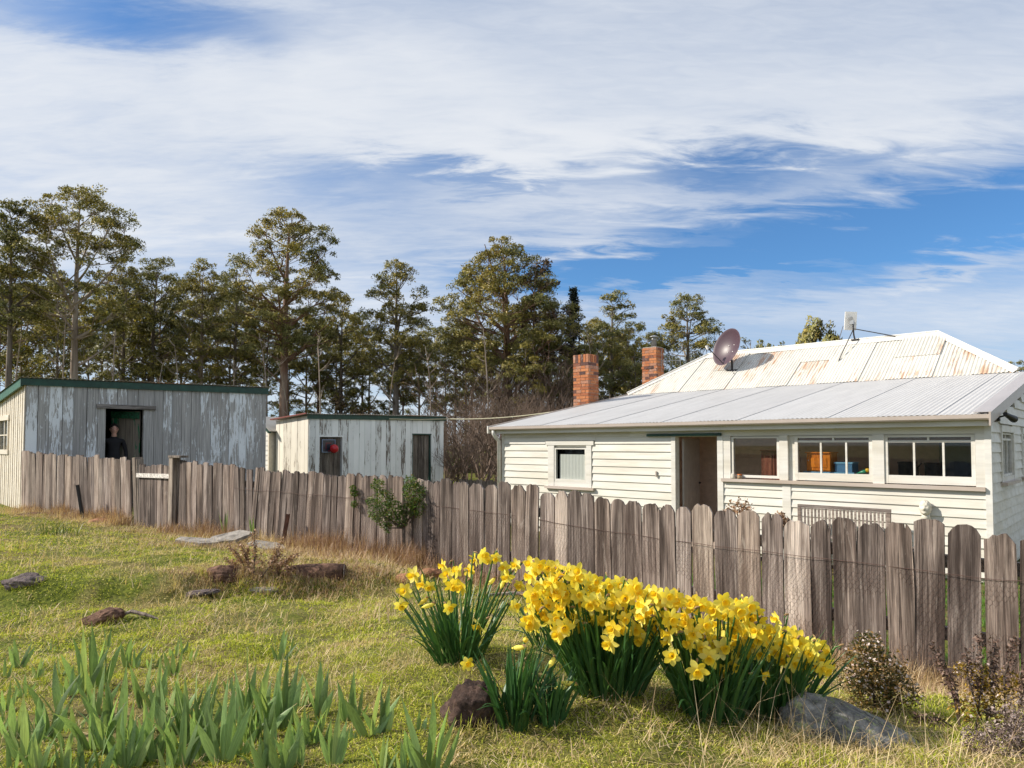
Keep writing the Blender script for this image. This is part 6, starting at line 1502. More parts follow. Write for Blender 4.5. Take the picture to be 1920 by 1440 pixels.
# ------------------------------------------------------------------ grass
def m_grass(name, stops, dry, scale, lo_, hi_):
    t = NT(name); isl = t.island(); geo = t.n('ShaderNodeNewGeometry'); n = t.noise(geo.outputs['Position'], scale, 4, 0.6, .3)
    n2 = t.noise(geo.outputs['Position'], .45, 2, .5)
    f = t.mth('ADD', n, t.mth('MULTIPLY', t.mth('SUBTRACT', n2, .5), .5))
    a = t.ramp(isl, stops); b = t.ramp(isl, dry)
    col = t.mix(t.ramp(t.mth('ADD', f, t.mth('MULTIPLY', t.mth('SUBTRACT', isl, .5), .10)), [(lo_, 0.0), (hi_, 1.0)]), a, b)
    t.fin(col, .65, 0, .2); tr = t.n('ShaderNodeBsdfTranslucent'); t.L.new(t.mix(1.0, col, (1.3, 1.3, .8), 'MULTIPLY'), tr.inputs[0])
    mx = t.n('ShaderNodeMixShader'); mx.inputs[0].default_value = .28; t.L.new(t.p.outputs[0], mx.inputs[1]); t.L.new(tr.outputs[0], mx.inputs[2]); t.L.new(mx.outputs[0], t.out.inputs[0]); return t.m
Ml['grass'] = m_grass('lawn_grass', [(0, (.20, .265, .018)), (.4, (.40, .45, .035)), (.8, (.62, .62, .075)), (1, (.80, .68, .26))],
                      [(0, (.36, .285, .09)), (.45, (.60, .475, .19)), (1, (.82, .67, .38))], 3.2, .50, .64)
def near_side(x, y):
    """True on the camera's side of the fences"""
    px = 960 + F * x / np.maximum(y, .3)
    yf = np.where(px > 258, 5.96 * 1636.0 / np.maximum(px + 676.0, 60), 10.55 + (250 - np.clip(px, -200, 250)) / 204.0 * 1.95)
    return y < yf - .05
def sample(n, y0, y1, rg, power=1.0):
    y = y0 + (y1 - y0) * rg.random(n) ** power; x = y * rg.uniform(-.80, .80, n); return x, y
def grass_patch(name, n, y0, y1, ln, wd, mat, seed, cond=near_side, lean=(0, 1.1), power=1.0, curl=(0, .9), mask=None):
    rg = np.random.default_rng(seed); x, y = sample(n, y0, y1, rg, power); k2 = cond(x, y)
    if mask is not None: k2 &= mask(x, y, rg)
    else: k2 &= rg.random(len(x)) < bare(x, y)
    x, y = x[k2], y[k2]; m_ = len(x); P_ = np.c_[x, y, ground_z(x, y) - .004]
    return blades(P_, rg.uniform(0, 6.28, m_), rg.uniform(*ln, m_) * (.6 + .8 * fbm(x * 2.2, y * 2.2, 4)), rg.uniform(*lean, m_), rg.uniform(*wd, m_), rg.uniform(*curl, m_))
def join_blades(parts):
    V = []; Q = []; T = []; o = 0
    for v, q, t_ in parts: V.append(v); Q.append(q + o); T.append(t_ + o); o += len(v)
    return np.concatenate(V), np.concatenate(Q), np.concatenate(T)
def bare(x, y):
    """thin turf with worn, bare patches"""
    return np.clip(1 - (fbm(x * 1.9 + 7, y * 1.9, 71) - .52) * 9, .10, 1)
def moss(n, y0, y1, size, seed):
    """curled moss and clover leaves of the turf, as small cards close to the ground"""
    rg = np.random.default_rng(seed); x, y = sample(n, y0, y1, rg); k2 = near_side(x, y) & (rg.random(n) < np.clip((fbm(x * 4, y * 4, 41) - .25) * 3, .15, 1) * bare(x, y)); x, y = x[k2], y[k2]
    c_ = np.c_[x, y, ground_z(x, y) + rg.random(len(x)) * size * 1.1]; V_, Q_ = leaf_cards(c_, size, rg, up=.4, aspect=.30); return V_, Q_, np.zeros((0, 3), np.int64)
def tufts(cent, nb, spread, ln, wd, seed):
    rg = np.random.default_rng(seed); c_ = np.repeat(np.asarray(cent, float), nb, 0); m_ = len(c_); xy = c_ + rg.normal(size=(m_, 2)) * spread
    return blades(np.c_[xy, ground_z(xy[:, 0], xy[:, 1]) - .004], rg.uniform(0, 6.28, m_), rg.uniform(*ln, m_), rg.uniform(.1, 1.2, m_), rg.uniform(*wd, m_), rg.uniform(0, .9, m_))
_r = np.random.default_rng(91); tx, ty = sample(420, 1.6, 9.0, _r); kk_ = near_side(tx, ty); TUF = np.c_[tx, ty][kk_]
RT = []
for (rx_, ry_, sa_, sb_) in ROCKS:
    for q_ in np.linspace(math.pi * .98, math.pi * 2.02, 12): RT.append((rx_ + math.cos(q_) * sa_ * .97, ry_ + math.sin(q_) * sb_ * .95))
V, Q, T = join_blades([tufts(TUF[::2], 26, .030, (.02, .060), (.002, .004), 92), tufts(RT, 20, .022, (.025, .085), (.002, .0035), 93), moss(170000, 1.55, 3.8, .0095, 61), moss(120000, 3.6, 7.2, .016, 62), moss(60000, 7.0, 12.8, .026, 63), grass_patch('a', 90000, 1.55, 3.6, (.010, .032), (.0016, .0034), None, 1, power=.9, lean=(.2, 1.35)),
                       grass_patch('b', 70000, 3.4, 7.0, (.014, .040), (.003, .006), None, 2, lean=(.2, 1.3)),
                       grass_patch('c', 40000, 6.8, 12.8, (.015, .042), (.006, .012), None, 3, lean=(.2, 1.2))])
o = link('lawn_grass', np_mesh('lawn_grass', V, Q, T, Ml['grass'])); tag(o, 'short mossy green and straw-coloured lawn grass on the bank', 'grass', kind='stuff')
def fence_dist(x, y):
    px = 960 + F * x / np.maximum(y, .3)
    yf = np.where(px > 258, 5.96 * 1636.0 / np.maximum(px + 676.0, 60), 10.55 + (250 - np.clip(px, -200, 250)) / 204.0 * 1.95); return (yf - y) * .7
def straw_mask(x, y, rg):
    d_ = fence_dist(x, y); base_ = np.clip(1 - d_ / np.where(x > .2, .75, .55), 0, 1); 
    pr = base_ * 1.0 + .11 + .22 * (fbm(x * 1.6, y * 1.6, 21) > .5) + .32 * np.exp(-(((x - 1.0) / .55) ** 2 + ((y - 2.2) / .30) ** 2)) + .7 * np.exp(-(((x + 1.75) / .8) ** 2 + ((y - 6.3) / .45) ** 2))
    return rg.random(len(x)) < pr
V, Q, T = join_blades([grass_patch('s', 80000, 1.6, 4.4, (.03, .10), (.0016, .0034), None, 5, lean=(.7, 1.6), mask=straw_mask, curl=(-.5, 1.0)),
                       grass_patch('s2', 80000, 4.0, 12.8, (.05, .15), (.003, .006), None, 6, lean=(.3, 1.4), mask=lambda x, y, rg: straw_mask(x, y, rg) & (rg.random(len(x)) < .75), curl=(-.4, 1.0))])
o = link('dry_grass', np_mesh('dry_grass', V, Q, T, Ml['straw'])); tag(o, 'dry straw grass matted along the fence foot and across the lawn', 'dry grass', kind='stuff')
def weed_mask(x, y, rg):
    d_ = fence_dist(x, y); px = 960 + F * x / y
    pr = np.clip(1 - np.abs(d_ - .10) / .22, 0, 1) * (.35 + .9 * np.exp(-((px - 670) / 110.0) ** 2) + .7 * np.exp(-((px - 205) / 60.0) ** 2) + .6 * np.exp(-((px - 395) / 70.0) ** 2)) + .5 * np.exp(-(((px - 640) / 70) ** 2 + ((y - 6.6) / .5) ** 2))
    return rg.random(len(x)) < pr
V, Q, T = join_blades([grass_patch('w', 110000, 4.0, 12.8, (.06, .24), (.003, .006), None, 8, lean=(.05, 1.3), mask=weed_mask, curl=(-.8, 1.2))])
o = link('dry_weeds', np_mesh('dry_weeds', V, Q, T, Ml['dry'])); tag(o, 'tangled brown dead weeds along the foot of the palings', 'dry weeds', kind='stuff')
def along_fence(n, pxs, dmax, ln, wd, lean, curl, seed, zs=0.0):
    rg = np.random.default_rng(seed); lo_, hi_, w_ = zip(*pxs); w_ = np.array(w_, float); w_ /= w_.sum(); k2 = rg.choice(len(pxs), n, p=w_)
    px = np.array(lo_)[k2] + (np.array(hi_) - np.array(lo_))[k2] * rg.random(n)
    yf = np.where(px > 258, 5.96 * 1636.0 / (px + 676.0), 10.55 + (250 - px) / 204.0 * 1.95); d_ = .04 + dmax * rg.random(n) ** 1.7
    y = yf - d_; x = (px - 960) / F * yf + d_ * -.2; cl = fbm(x * 2.5, y * 2.5, 31); keep = rg.random(n) < np.clip((cl - .30) * 3.2, .12, 1); x, y, d_ = x[keep], y[keep], d_[keep]; m_ = len(x)
    h_ = rg.uniform(*ln, m_) * (.5 + 1.2 * fbm(x * 3.0, y * 3.0, 33)) * (1.15 - .5 * d_ / dmax)
    return blades(np.c_[x, y, ground_z(x, y) - .004], rg.uniform(0, 6.28, m_), h_, rg.uniform(*lean, m_), rg.uniform(*wd, m_), rg.uniform(*curl, m_))
V, Q, T = join_blades([along_fence(16000, [(1180, 1930, 3), (800, 1180, 1.5)], .55, (.05, .17), (.0015, .003), (.2, 1.45), (-.4, 1.1), 51), along_fence(6000, [(480, 820, 2), (60, 300, 1)], 1.4, (.05, .16), (.0025, .005), (.9, 1.6), (-.4, .5), 58), along_fence(15000, [(560, 800, 2), (330, 560, 1.5), (45, 255, 3)], .6, (.06, .20), (.003, .006), (.1, 1.4), (-.4, 1.1), 52)])
o = link('straw_tufts', np_mesh('straw_tufts', V, Q, T, Ml['straw'])); tag(o, 'pale straw tufts standing along the foot of the palings', 'dry grass', kind='stuff')
V, Q, T = join_blades([along_fence(9000, [(500, 800, 2), (100, 260, 1)], 1.25, (.05, .15), (.003, .006), (.9, 1.6), (-.4, .5), 57), along_fence(15000, [(560, 800, 5), (800, 1000, 1), (390, 470, 1)], .35, (.10, .34), (.003, .006), (.05, 1.2), (-.9, 1.3), 53), along_fence(6000, [(60, 255, 2), (330, 420, 1)], .35, (.10, .30), (.004, .008), (.05, 1.2), (-.8, 1.2), 54), along_fence(1500, [(1180, 1930, 1)], .3, (.10, .28), (.0015, .003), (.05, 1.2), (-.8, 1.2), 55)])
o = link('dead_brambles', np_mesh('dead_brambles', V, Q, T, Ml['dry'])); tag(o, 'tangle of dead brown stems against the palings left of the daffodils', 'dry weeds', kind='stuff')
# long loose straw stems in the right foreground
V, Q, T = grass_patch('l', 1600, 1.7, 2.9, (.10, .30), (.0012, .0020), None, 12, lean=(.2, 1.4), curl=(-.3, 1.0), mask=lambda x, y, rg: rg.random(len(x)) < np.exp(-(((x - 1.05) / .5) ** 2 + ((y - 2.15) / .3) ** 2)) * 1.4)
o = link('straw_stems', np_mesh('straw_stems', V, Q, T, Ml['straw'])); tag(o, 'long loose straw stems in front of the grey boulder', 'dry grass', kind='stuff')
# matted dead growth over the mound and along the rubble
DC = [ghit(px, py) for (px, py) in ((600, 1092), (650, 1080), (690, 1068), (720, 1085), (560, 1090), (640, 1100), (520, 1095), (470, 1092), (400, 1090), (380, 1080), (340, 1022), (430, 1026), (520, 1034), (560, 1040), (620, 1045), (230, 985), (205, 975), (120, 972), (60, 968), (250, 1000), (290, 1012), (1590, 1290), (1640, 1275), (1720, 1300))]
DC = [(g_.x, g_.y) for g_ in DC]
V, Q, T = join_blades([tufts(DC, 330, (.16, .10), (.03, .10), (.002, .0045), 95)])
o = link('dead_thatch', np_mesh('dead_thatch', V, Q, T, Ml['dry'])); tag(o, 'matted brown dead growth over the mound and around the rubble', 'dry weeds', kind='stuff')
V, Q, T = join_blades([tufts(DC, 200, (.20, .12), (.03, .09), (.002, .004), 96)])
o = link('straw_litter', np_mesh('straw_litter', V, Q, T, Ml['straw'])); tag(o, 'pale straw litter lying over the mound and around the rubble', 'dry grass', kind='stuff')
# greener grass behind the fence
V, Q, T = grass_patch('g', 60000, 4.0, 10.0, (.04, .12), (.006, .012), None, 14, cond=lambda x, y: (~near_side(x, y)) & (x > -3) & (((x - C.x) * ay.x + (y - C.y) * ay.y) < -.1), lean=(.1, .9))
Ml['lush'] = m_leaf('lush_grass', [(0, (.05, .12, .012)), (1, (.13, .24, .025))], .3)
o = link('yard_grass', np_mesh('yard_grass', V, Q, T, Ml['lush'])); tag(o, 'lush green grass of the yard behind the palings', 'grass', kind='stuff')
# ------------------------------------------------------------------ trees behind
Ml['gum'] = m_leaf('gum_leaf', [(0, (.12, .125, .036)), (.45, (.25, .25, .078)), (.85, (.38, .36, .13)), (1, (.50, .42, .19))], .36, rough=.45, patch=(1.35, 1.15, .75), pscale=.35, cn=True)
Ml['gum2'] = m_leaf('dark_gum_leaf', [(0, (.095, .102, .032)), (.5, (.20, .205, .066)), (1, (.31, .295, .11))], .34, rough=.5, patch=(1.3, 1.15, .8), pscale=.35, cn=True)
Ml['brownleaf'] = m_leaf('rusty_gum_leaf', [(0, (.045, .030, .015)), (.5, (.10, .065, .032)), (1, (.26, .18, .10))], .2, rough=.6, cn=True)
Ml['pine'] = m_leaf('conifer_needle', [(0, (.006, .012, .008)), (1, (.020, .032, .018))], .1)
def m_bark(name, a, b, c):
    t = NT(name); n = t.noise(t.coord('Object', (2.5, 2.5, .35)), 1.0, 6, .6, .6); n2 = t.noise(t.coord('Object', (9, 9, 1)), 1.0, 5, .6)
    k2 = t.ramp(n, [(.3, a), (.5, b), (.7, c)]); k2 = t.mix(1.0, k2, t.ramp(n2, [(.3, .75), (.7, 1.1)]), 'MULTIPLY'); t.bump(n2, .4, .03); return t.fin(k2, .8, 0, .2)
Mbk = {'pale': m_bark('pale_gum_bark', (.20, .15, .115), (.36, .29, .235), (.48, .42, .35)), 'grey': m_bark('grey_gum_bark', (.10, .08, .065), (.20, .165, .135), (.31, .27, .23)), 'red': m_bark('red_brown_bark', (.13, .07, .045), (.24, .145, .10), (.34, .25, .19)), 'dead': m_bark('dead_twig_bark', (.085, .055, .040), (.15, .105, .078), (.22, .16, .125))}
def bez(a, b, c, n):
    return [a * (1 - t) ** 2 + b * (2 * t * (1 - t)) + c * t ** 2 for t in [i / n for i in range(n + 1)]]
def gum_meshes(H, CW, cs, rt, seed, nclump=34, lpc=330, lsize=.20, leafmat='gum', bark='pale', lean=0.0, dens=1.0, flat=.75, cr=(.50, 1.10), twigs=1, forks=5):
    """eucalypt: straight bare trunk, ascending limbs, domed leaf clumps at the branch ends"""
    rr = random.Random(seed); rg = np.random.default_rng(seed); m = MB()
    top = Vector((lean * H, 0, H * .93)); base = Vector((0, 0, -.3)); mid = Vector((rr.uniform(-.03, .03) * H, rr.uniform(-.02, .02) * H, H * .5))
    tr = bez(base, mid, top, 12); rad = [rt * (1.25 if i == 0 else 1) * (1 - .86 * (i / 12) ** 1.1) for i in range(13)]; m.tube(tr, rad, 8)
    def on(f_):
        i = min(11, int(f_ * 12)); return tr[i].lerp(tr[i + 1], f_ * 12 - i), rad[i]
    limbs = []
    for k2 in range(forks):
        f_ = cs + (.80 - cs) * (k2 + rr.random() * .6) / forks; p, r_ = on(f_); a = k2 * 2.4 + rr.uniform(-.5, .5); reach = CW * .5 * rr.uniform(.5, .9) * (1.05 - .5 * (f_ - cs) / (1 - cs))
        end = Vector((p.x + math.cos(a) * reach, p.y + math.sin(a) * reach, min(H * .95, p.z + reach * rr.uniform(.8, 1.5)))); c1 = p + (end - p) * .35 + Vector((0, 0, reach * -.05)) + Vector((math.cos(a), math.sin(a), 0)) * reach * .12
        pts = bez(p, c1, end, 6); rs = [r_ * .72 * (1 - .75 * i / 6) for i in range(7)]; m.tube(pts, rs, 6, False); limbs.append((pts, rs))
    limbs.append((tr[6:], rad[6:]))
    clumps = []; tries = 0
    zc0 = H * cs
    while len(clumps) < nclump and tries < 4000:
        tries += 1; u = rr.random(); z_ = zc0 + (H - zc0) * (.02 + .98 * u); prof = math.sin(math.pi * min(1, (.18 + .80 * u))) ** .7
        a = rr.uniform(0, 6.283); q_ = math.sqrt(rr.random()); r_ = CW * .5 * prof * (.25 + .75 * q_); c_ = Vector((lean * z_ + r_ * math.cos(a), r_ * math.sin(a), z_ - .25))
        cr_ = rr.uniform(*cr) * (CW / 7.0) ** .4
        if all((c_ - d_[0]).length > (cr_ + d_[1]) * .52 / dens for d_ in clumps): clumps.append((c_, cr_))
    parts = []; CN = []; cen = Vector((lean * H * .7, 0, H * (.35 + .4 * cs)))
    for (c_, cr_) in clumps:
        best = None
        for (pts, rs) in limbs:
            for i, p in enumerate(pts):
                if p.z < c_.z - .15 * (c_ - p).xy.length:
                    d_ = (p - c_).length + (c_.z - p.z) * .2
                    if best is None or d_ < best[0]: best = (d_, p, rs[i])
        if best is None: best = (0, on(max(cs * .8, .3))[0], rt * .4)
        p = best[1]; cpt = p.lerp(c_, .5) + Vector((rr.uniform(-.2, .2), rr.uniform(-.2, .2), -.10 * (c_ - p).length + .1))
        pts = bez(p, cpt, c_ + Vector((0, 0, .1)), 5); m.tube(pts, [max(.016, min(best[2] * .75, .06) * (1 - .75 * i / 5)) for i in range(6)], 5, False)
        for k2 in range(3 + twigs):
            a = rr.uniform(0, 6.28); e_ = c_ + Vector((math.cos(a) * cr_ * .8, math.sin(a) * cr_ * .8, rr.uniform(.0, .5) * cr_)); m.tube([pts[3], pts[4].lerp(e_, .5), e_], [.014, .011, .006], 4, False)
        n_ = int(lpc * (cr_ / .8) ** 1.7); sub = rr.randint(6, 10)
        for k2 in range(sub):                                     # small rounded tufts make up each clump
            a = rr.uniform(0, 6.28); q_ = cr_ * math.sqrt(rr.random()) * .85; sc = np.array([c_.x + q_ * math.cos(a), c_.y + q_ * math.sin(a), c_.z + cr_ * flat * (.75 * (1 - (q_ / cr_) ** 2) + rr.uniform(-.35, .15))]); sr = cr_ * rr.uniform(.28, .58)
            u = rg.normal(size=(n_ // sub, 3)); u /= np.linalg.norm(u, axis=1)[:, None]; u[:, 2] = np.where(u[:, 2] < -.35, -u[:, 2], u[:, 2]); w_ = rg.uniform(.35, 1.0, (len(u), 1)) ** .6
            parts.append(leaf_cards(sc + u * w_ * sr * np.array([1, 1, flat * 1.35]), lsize, rg, up=.7, aspect=.38, droop=.35))
            od = np.array((c_ - cen).normalized()); nv = u * np.array([1, 1, 1.2]) + .55 * (sc - np.array(c_)) / max(cr_, .1) + .35 * od + np.array([0, 0, .15]); nv /= np.linalg.norm(nv, axis=1)[:, None]; CN.append(np.repeat(nv, 4, 0))
    V, Q = merge(parts); return m.mesh('trunk', Mbk[bark], True), np_mesh('crown', V, Q, mat=Ml[leafmat], cn=np.concatenate(CN))
def tree_at(meshes, px, Y, label, name='gum_tree', rz=0.0, sc=1.0, group=None, sz=None):
    x = PX(px, Y); e = empty(name, (x, Y, EYE - 1.6), rz, label, 'tree', group); e.scale = (sc, sc, sz or sc)
    link('trunk', meshes[0], e); link('crown', meshes[1], e); return e
def where(px):
    return next(w_ for m_, w_ in ((130, 'at the left edge'), (310, 'behind the left half of the big shed'), (490, 'behind the right half of the big shed'), (660, 'between the two sheds'), (830, 'behind the white shed'), (960, 'left of the domed gum'), (1075, 'left of the first chimney'), (1250, 'behind the chimneys'), (9999, 'behind the dish')) if px < m_)
def hgt(py, Y): return (835 - py) / F * Y + 1.6
# the trees that stand out, each with its own crown
feat = [ # px, Y, top py, crown width px, crown start, trunk r, seed, clumps, leaf, bark, label
    (140, 42, 345, 235, .42, .24, 3, 60, 'gum', 'pale', 'tallest pale-limbed gum tree at the left, with an open spreading crown', 0.0),
    (533, 44, 392, 200, .38, .30, 8, 62, 'gum', 'red', 'tall gum tree with a red-brown trunk and layered crown, right of the big shed', 0.01),
    (742, 46, 490, 130, .35, .22, 12, 46, 'gum', 'grey', 'mid-height gum tree with forked grey limbs above the white shed', 0.0),
    (945, 44, 452, 225, .36, .30, 15, 80, 'gum', 'red', 'broad domed gum tree left of the first brick chimney', 0.0),
    (1150, 48, 552, 125, .25, .20, 21, 44, 'gum', 'grey', 'rounded gum tree between the two brick chimneys', 0.0),
    (1290, 50, 556, 150, .12, .22, 24, 60, 'gum', 'grey', 'bushy gum tree behind the satellite dish', 0.0),
    (10, 40, 370, 120, .45, .18, 27, 34, 'gum2', 'grey', 'thin gum tree cut off by the left edge', 0.0),
    (290, 48, 482, 110, .30, .20, 31, 42, 'gum2', 'grey', 'dark-crowned gum tree behind the shed doorway', 0.0),
    (375, 48, 488, 105, .32, .18, 34, 40, 'gum', 'pale', 'pale-trunked gum tree behind the right half of the big shed', 0.0),
    (228, 47, 500, 100, .28, .18, 37, 40, 'gum2', 'grey', 'slender gum tree between the tallest gum and the dark-crowned one', 0.0),
    (640, 50, 555, 110, .25, .17, 41, 40, 'gum', 'grey', 'lower gum tree between the red-trunked gum and the forked gum', 0.0),
    (440, 50, 478, 80, .35, .16, 44, 26, 'gum2', 'grey', 'narrow gum tree just left of the red-trunked gum', 0.0)]
for (px, Y, py, cw_, cs, rt, sd, nc_, lf, bk, lb, ln) in feat:
    H = hgt(py, Y); CW = cw_ / F * Y
    tree_at(gum_meshes(H, CW, cs + .05, rt * 1.25, sd, int(nc_ * 1.6), 480, .16, lf, bk, ln, forks=8), px, Y, lb)
# ordinary trees of the wood behind: a few kinds, copied
kinds = [gum_meshes(11.5, 4.2, [.35, .5, .42, .55, .3][i], .13, 100 + i, 32, 420, .165, 'gum2' if i % 2 else 'gum', ['grey', 'red', 'pale', 'dead'][i % 4], 0, forks=6) for i in range(5)]
rt_ = random.Random(8)
spots = []
for i in range(42):
    px = -60 + 1300 * (i + rt_.random()) / 42; Y = rt_.uniform(50, 68); top = np.interp(px, [-60, 200, 420, 600, 800, 1000, 1240], [500, 520, 530, 590, 600, 590, 650]) + rt_.uniform(-25, 55)
    spots.append((px, Y, float(top)))
spots += [(835, 46, 640), (872, 49, 600), (905, 41, 660), (985, 40, 640), (1030, 41, 600), (1055, 45, 570), (1100, 44, 640), (1120, 50, 600), (1190, 46, 640), (1215, 50, 620)]
for i, (px, Y, top) in enumerate(spots):
    H = hgt(top, Y); k2 = kinds[i % 5]
    lb_ = 'slender gum in the crowded rear wood ' + where(px); tree_at(k2, px, Y, lb_, rz=rt_.uniform(0, 6.28), sc=H / 11.5 * rt_.uniform(.85, 1.1), sz=H / 11.5, group='slender gums ' + where(px))
# thin bare pale trunks standing between the crowned trees
def bare_mesh(H, seed):
    rr = random.Random(seed); m = MB(); tr = bez(Vector((0, 0, -.3)), Vector((rr.uniform(-1.2, 1.2), 0, H * .5)), Vector((rr.uniform(-1.4, 1.4), rr.uniform(-.5, .5), H)), 9); m.tube(tr, [.07 * (1 - .85 * i / 9) + .008 for i in range(10)], 6, False)
    for k2 in range(13):
        i = rr.randint(3, 9); p = tr[i]; a = rr.uniform(0, 6.28); L_ = rr.uniform(.8, 2.2) * (1.2 - i / 12); e_ = p + Vector((math.cos(a) * L_ * .7, math.sin(a) * L_ * .7, L_ * rr.uniform(.3, 1.0))); m.tube(bez(p, p.lerp(e_, .5) + Vector((0, 0, -.1)), e_, 4), [.03, .024, .018, .012, .006], 4, False)
        for q_ in range(2): f_ = p.lerp(e_, rr.uniform(.4, .9)); m.tube([f_, f_ + Vector((rr.uniform(-.5, .5), rr.uniform(-.5, .5), rr.uniform(.1, .6)))], [.012, .005], 3, False)
    return m.mesh('trunk', Mbk['pale'], True)
BM = [bare_mesh(8.5, 300 + i) for i in range(4)]
for i in range(15):
    px = 20 + 1080 * (i + rt_.random()) / 15; Y = rt_.uniform(38, 43); H = rt_.uniform(5.5, 9.0)
    e = empty('bare_sapling', (PX(px, Y), Y, EYE - 1.6), rt_.uniform(0, 6.28), 'thin pale bare sapling ' + where(px), 'tree', 'bare saplings ' + where(px)); e.scale = (H / 8.5,) * 3; link('trunk', BM[i % 4], e)
# conifer
def conifer(H, r_, seed):
    rr = random.Random(seed); rg = np.random.default_rng(seed); m = MB().tube([(0, 0, -.3), (0, 0, H)], [.16, .02], 8); parts = []
    z_ = H * .12
    while z_ < H:
        f_ = 1 - z_ / H; n_ = 5
        for k2 in range(n_):
            a = rr.uniform(0, 6.28); L_ = r_ * (f_ ** .8) * rr.uniform(.6, 1.15) + .12; e_ = Vector((math.cos(a) * L_, math.sin(a) * L_, z_ + L_ * .35)); m.tube([(0, 0, z_), e_], [.02, .006], 4, False)
            t_ = rg.uniform(.2, 1.05, 46)[:, None]; parts.append(leaf_cards(np.array([0, 0, z_]) * (1 - t_) + np.array(e_) * t_ + rg.normal(size=(46, 3)) * .10, .22, rg, aspect=.3))
        z_ += .28
    V, Q = merge(parts); return m.mesh('trunk', Mbk['grey'], True), np_mesh('crown', V, Q, mat=Ml['pine'])
Y = 46; tree_at(conifer(hgt(543, Y), 1.75, 4), 1076, Y, 'dark narrow conifer just left of the first brick chimney', 'conifer')
# low trees showing above the roof
bush = gum_meshes(6.0, 6.5, .25, .16, 61, 40, 330, .25, 'gum', 'grey', 0, forks=6, cr=(.7, 1.1))
tree_at(bush, 1525, 58, 'rounded olive gum crown showing above the roof ridge left of the panel antenna', sc=hgt(616, 58) / 6.0, sz=hgt(616, 58) / 6.0).scale.x = .62
tree_at(bush, 1425, 62, 'low olive tree top showing above the ridge right of the dish', rz=1.2, sc=.9, sz=hgt(658, 62) / 6.0)
tree_at(bush, 1462, 64, 'smallest olive tree top showing above the ridge', rz=2.2, sc=.7, sz=hgt(660, 64) / 6.0)
tree_at(kinds[2], 1908, 62, 'tree top showing past the right end of the roof', rz=.7, sc=1.0, sz=hgt(676, 62) / 11.5)
thin = gum_meshes(hgt(622, 52), 60 / F * 52, .62, .10, 71, 8, 160, .2, 'gum2', 'grey', .02, forks=4, cr=(.35, .6))
tree_at(thin, 1405, 52, 'thin open tree with bare limbs just right of the satellite dish')

# bare twiggy scrub below the trees
def twig_mesh(H, W, seed, n0=7, depth=4):
    rr = random.Random(seed); m = MB()
    def br(p, d_, L_, r_, k2):
        q_ = p + d_ * L_ * .5 + Vector((rr.uniform(-.08, .08), rr.uniform(-.08, .08), .02)) * L_; e_ = p + d_ * L_ + Vector((rr.uniform(-.1, .1), rr.uniform(-.1, .1), rr.uniform(-.05, .1))) * L_
        m.tube([p, q_, e_], [r_, r_ * .8, r_ * .55], 4 if k2 < 2 else 3, False)
        if k2 >= depth: return
        for i in range(rr.choice([2, 3, 3])):
            nd = (d_ + Vector((rr.uniform(-.75, .75), rr.uniform(-.75, .75), rr.uniform(-.25, .5)))).normalized(); br(p.lerp(e_, rr.uniform(.45, 1.0)), nd, L_ * rr.uniform(.5, .78), max(.006, r_ * .55), k2 + 1)
    for i in range(n0):
        a = rr.uniform(0, 6.28); br(Vector((rr.uniform(-.2, .2), rr.uniform(-.2, .2), 0)), Vector((math.cos(a) * W, math.sin(a) * W, 1)).normalized(), H * rr.uniform(.32, .46), .035, 0)
    return m.mesh('branches', Mbk['dead'])
TW = [twig_mesh(4.2, .45, 5), twig_mesh(4.6, .35, 6), twig_mesh(3.6, .6, 7)]
rb = random.Random(14)
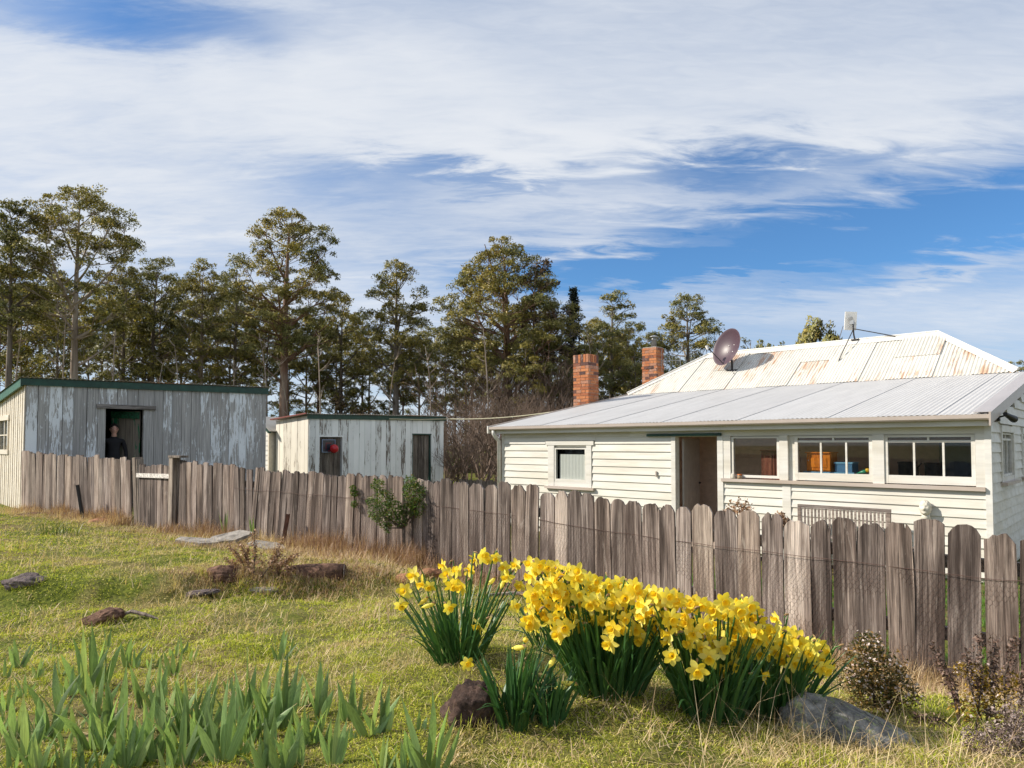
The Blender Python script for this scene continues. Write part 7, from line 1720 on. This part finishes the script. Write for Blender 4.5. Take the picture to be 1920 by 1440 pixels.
for i, (px, Y, H) in enumerate([(840, 27, 3.6), (875, 25, 4.2), (905, 29, 4.8), (935, 26, 4.6), (970, 30, 5.2), (1010, 31, 5.5), (1050, 32, 5.0), (1095, 33, 4.5), (850, 33, 4.5), (900, 35, 5.5), (800, 32, 4.0), (760, 34, 3.6), (980, 36, 6.0), (1030, 37, 6.4), (1080, 36, 5.2), (930, 38, 6.0), (560, 36, 3.0), (620, 38, 3.2), (690, 37, 3.6), (860, 22, 2.6), (915, 22.5, 2.8), (1140, 36, 4.5), (1185, 38, 4.5), (250, 38, 4.2), (330, 39, 4.0), (440, 38, 4.2), (90, 38, 4.2), (180, 37, 3.6), (390, 40, 4.6), (500, 39, 4.4), (885, 41, 7.5), (925, 40, 8.5), (965, 41, 9.5), (1000, 40, 9.0), (1035, 41, 8.5), (1070, 42, 7.5), (815, 41, 5.5)]):
    e = empty('bare_bush' if H < 7 else 'bare_tree', (PX(px, Y), Y, EYE - 1.7), rb.uniform(0, 6.28), 'bare twiggy brown bush ' + where(px), 'bush', 'bare bushes ' + where(px)); s_ = H / 4.2; e.scale = (s_, s_, s_)
    link('branches', TW[i % 3], e)
# leafy understorey bushes
ub = []
for i in range(3):
    rg = np.random.default_rng(200 + i); parts = []; CN = []; m = MB()
    for k2 in range(16):
        c_ = rg.normal(size=3) * np.array([1.1, 1.1, .35]) + np.array([0, 0, 1.5 + rg.uniform(-.9, .8)]); u = rg.normal(size=(230, 3)); u /= np.linalg.norm(u, axis=1)[:, None]
        parts.append(leaf_cards(c_ + u * rg.uniform(.3, 1, (230, 1)) * .5, .15, rg, up=.5)); CN.append(np.repeat(u, 4, 0)); m.tube([(0, 0, -.2), tuple(c_ * np.array([.5, .5, .5])), tuple(c_)], [.04, .025, .008], 4, False)
    V, Q = merge(parts); ub.append((m.mesh('trunk', Mbk['grey']), np_mesh('crown', V, Q, mat=Ml['gum2' if i != 1 else 'brownleaf'], cn=np.concatenate(CN))))
for i in range(24):
    px = -40 + 1230 * (i + rb.random()) / 24; Y = rb.uniform(40, 54); s_ = rb.uniform(.8, 1.5)
    e = tree_at(ub[i % 3], px, Y, 'low dark leafy scrub under the gum trees ' + where(px), 'scrub_bush', rb.uniform(0, 6.28), s_, 'scrub bushes ' + where(px)); e['category'] = 'bush'
# rust-brown dying crown beside the domed gum
tree_at(gum_meshes(hgt(470, 43), 120 / F * 43, .20, .16, 91, 34, 150, .22, 'brownleaf', 'red', .0, forks=8, twigs=4), 1005, 43, 'half-bare rusty-brown tree against the right of the domed gum')
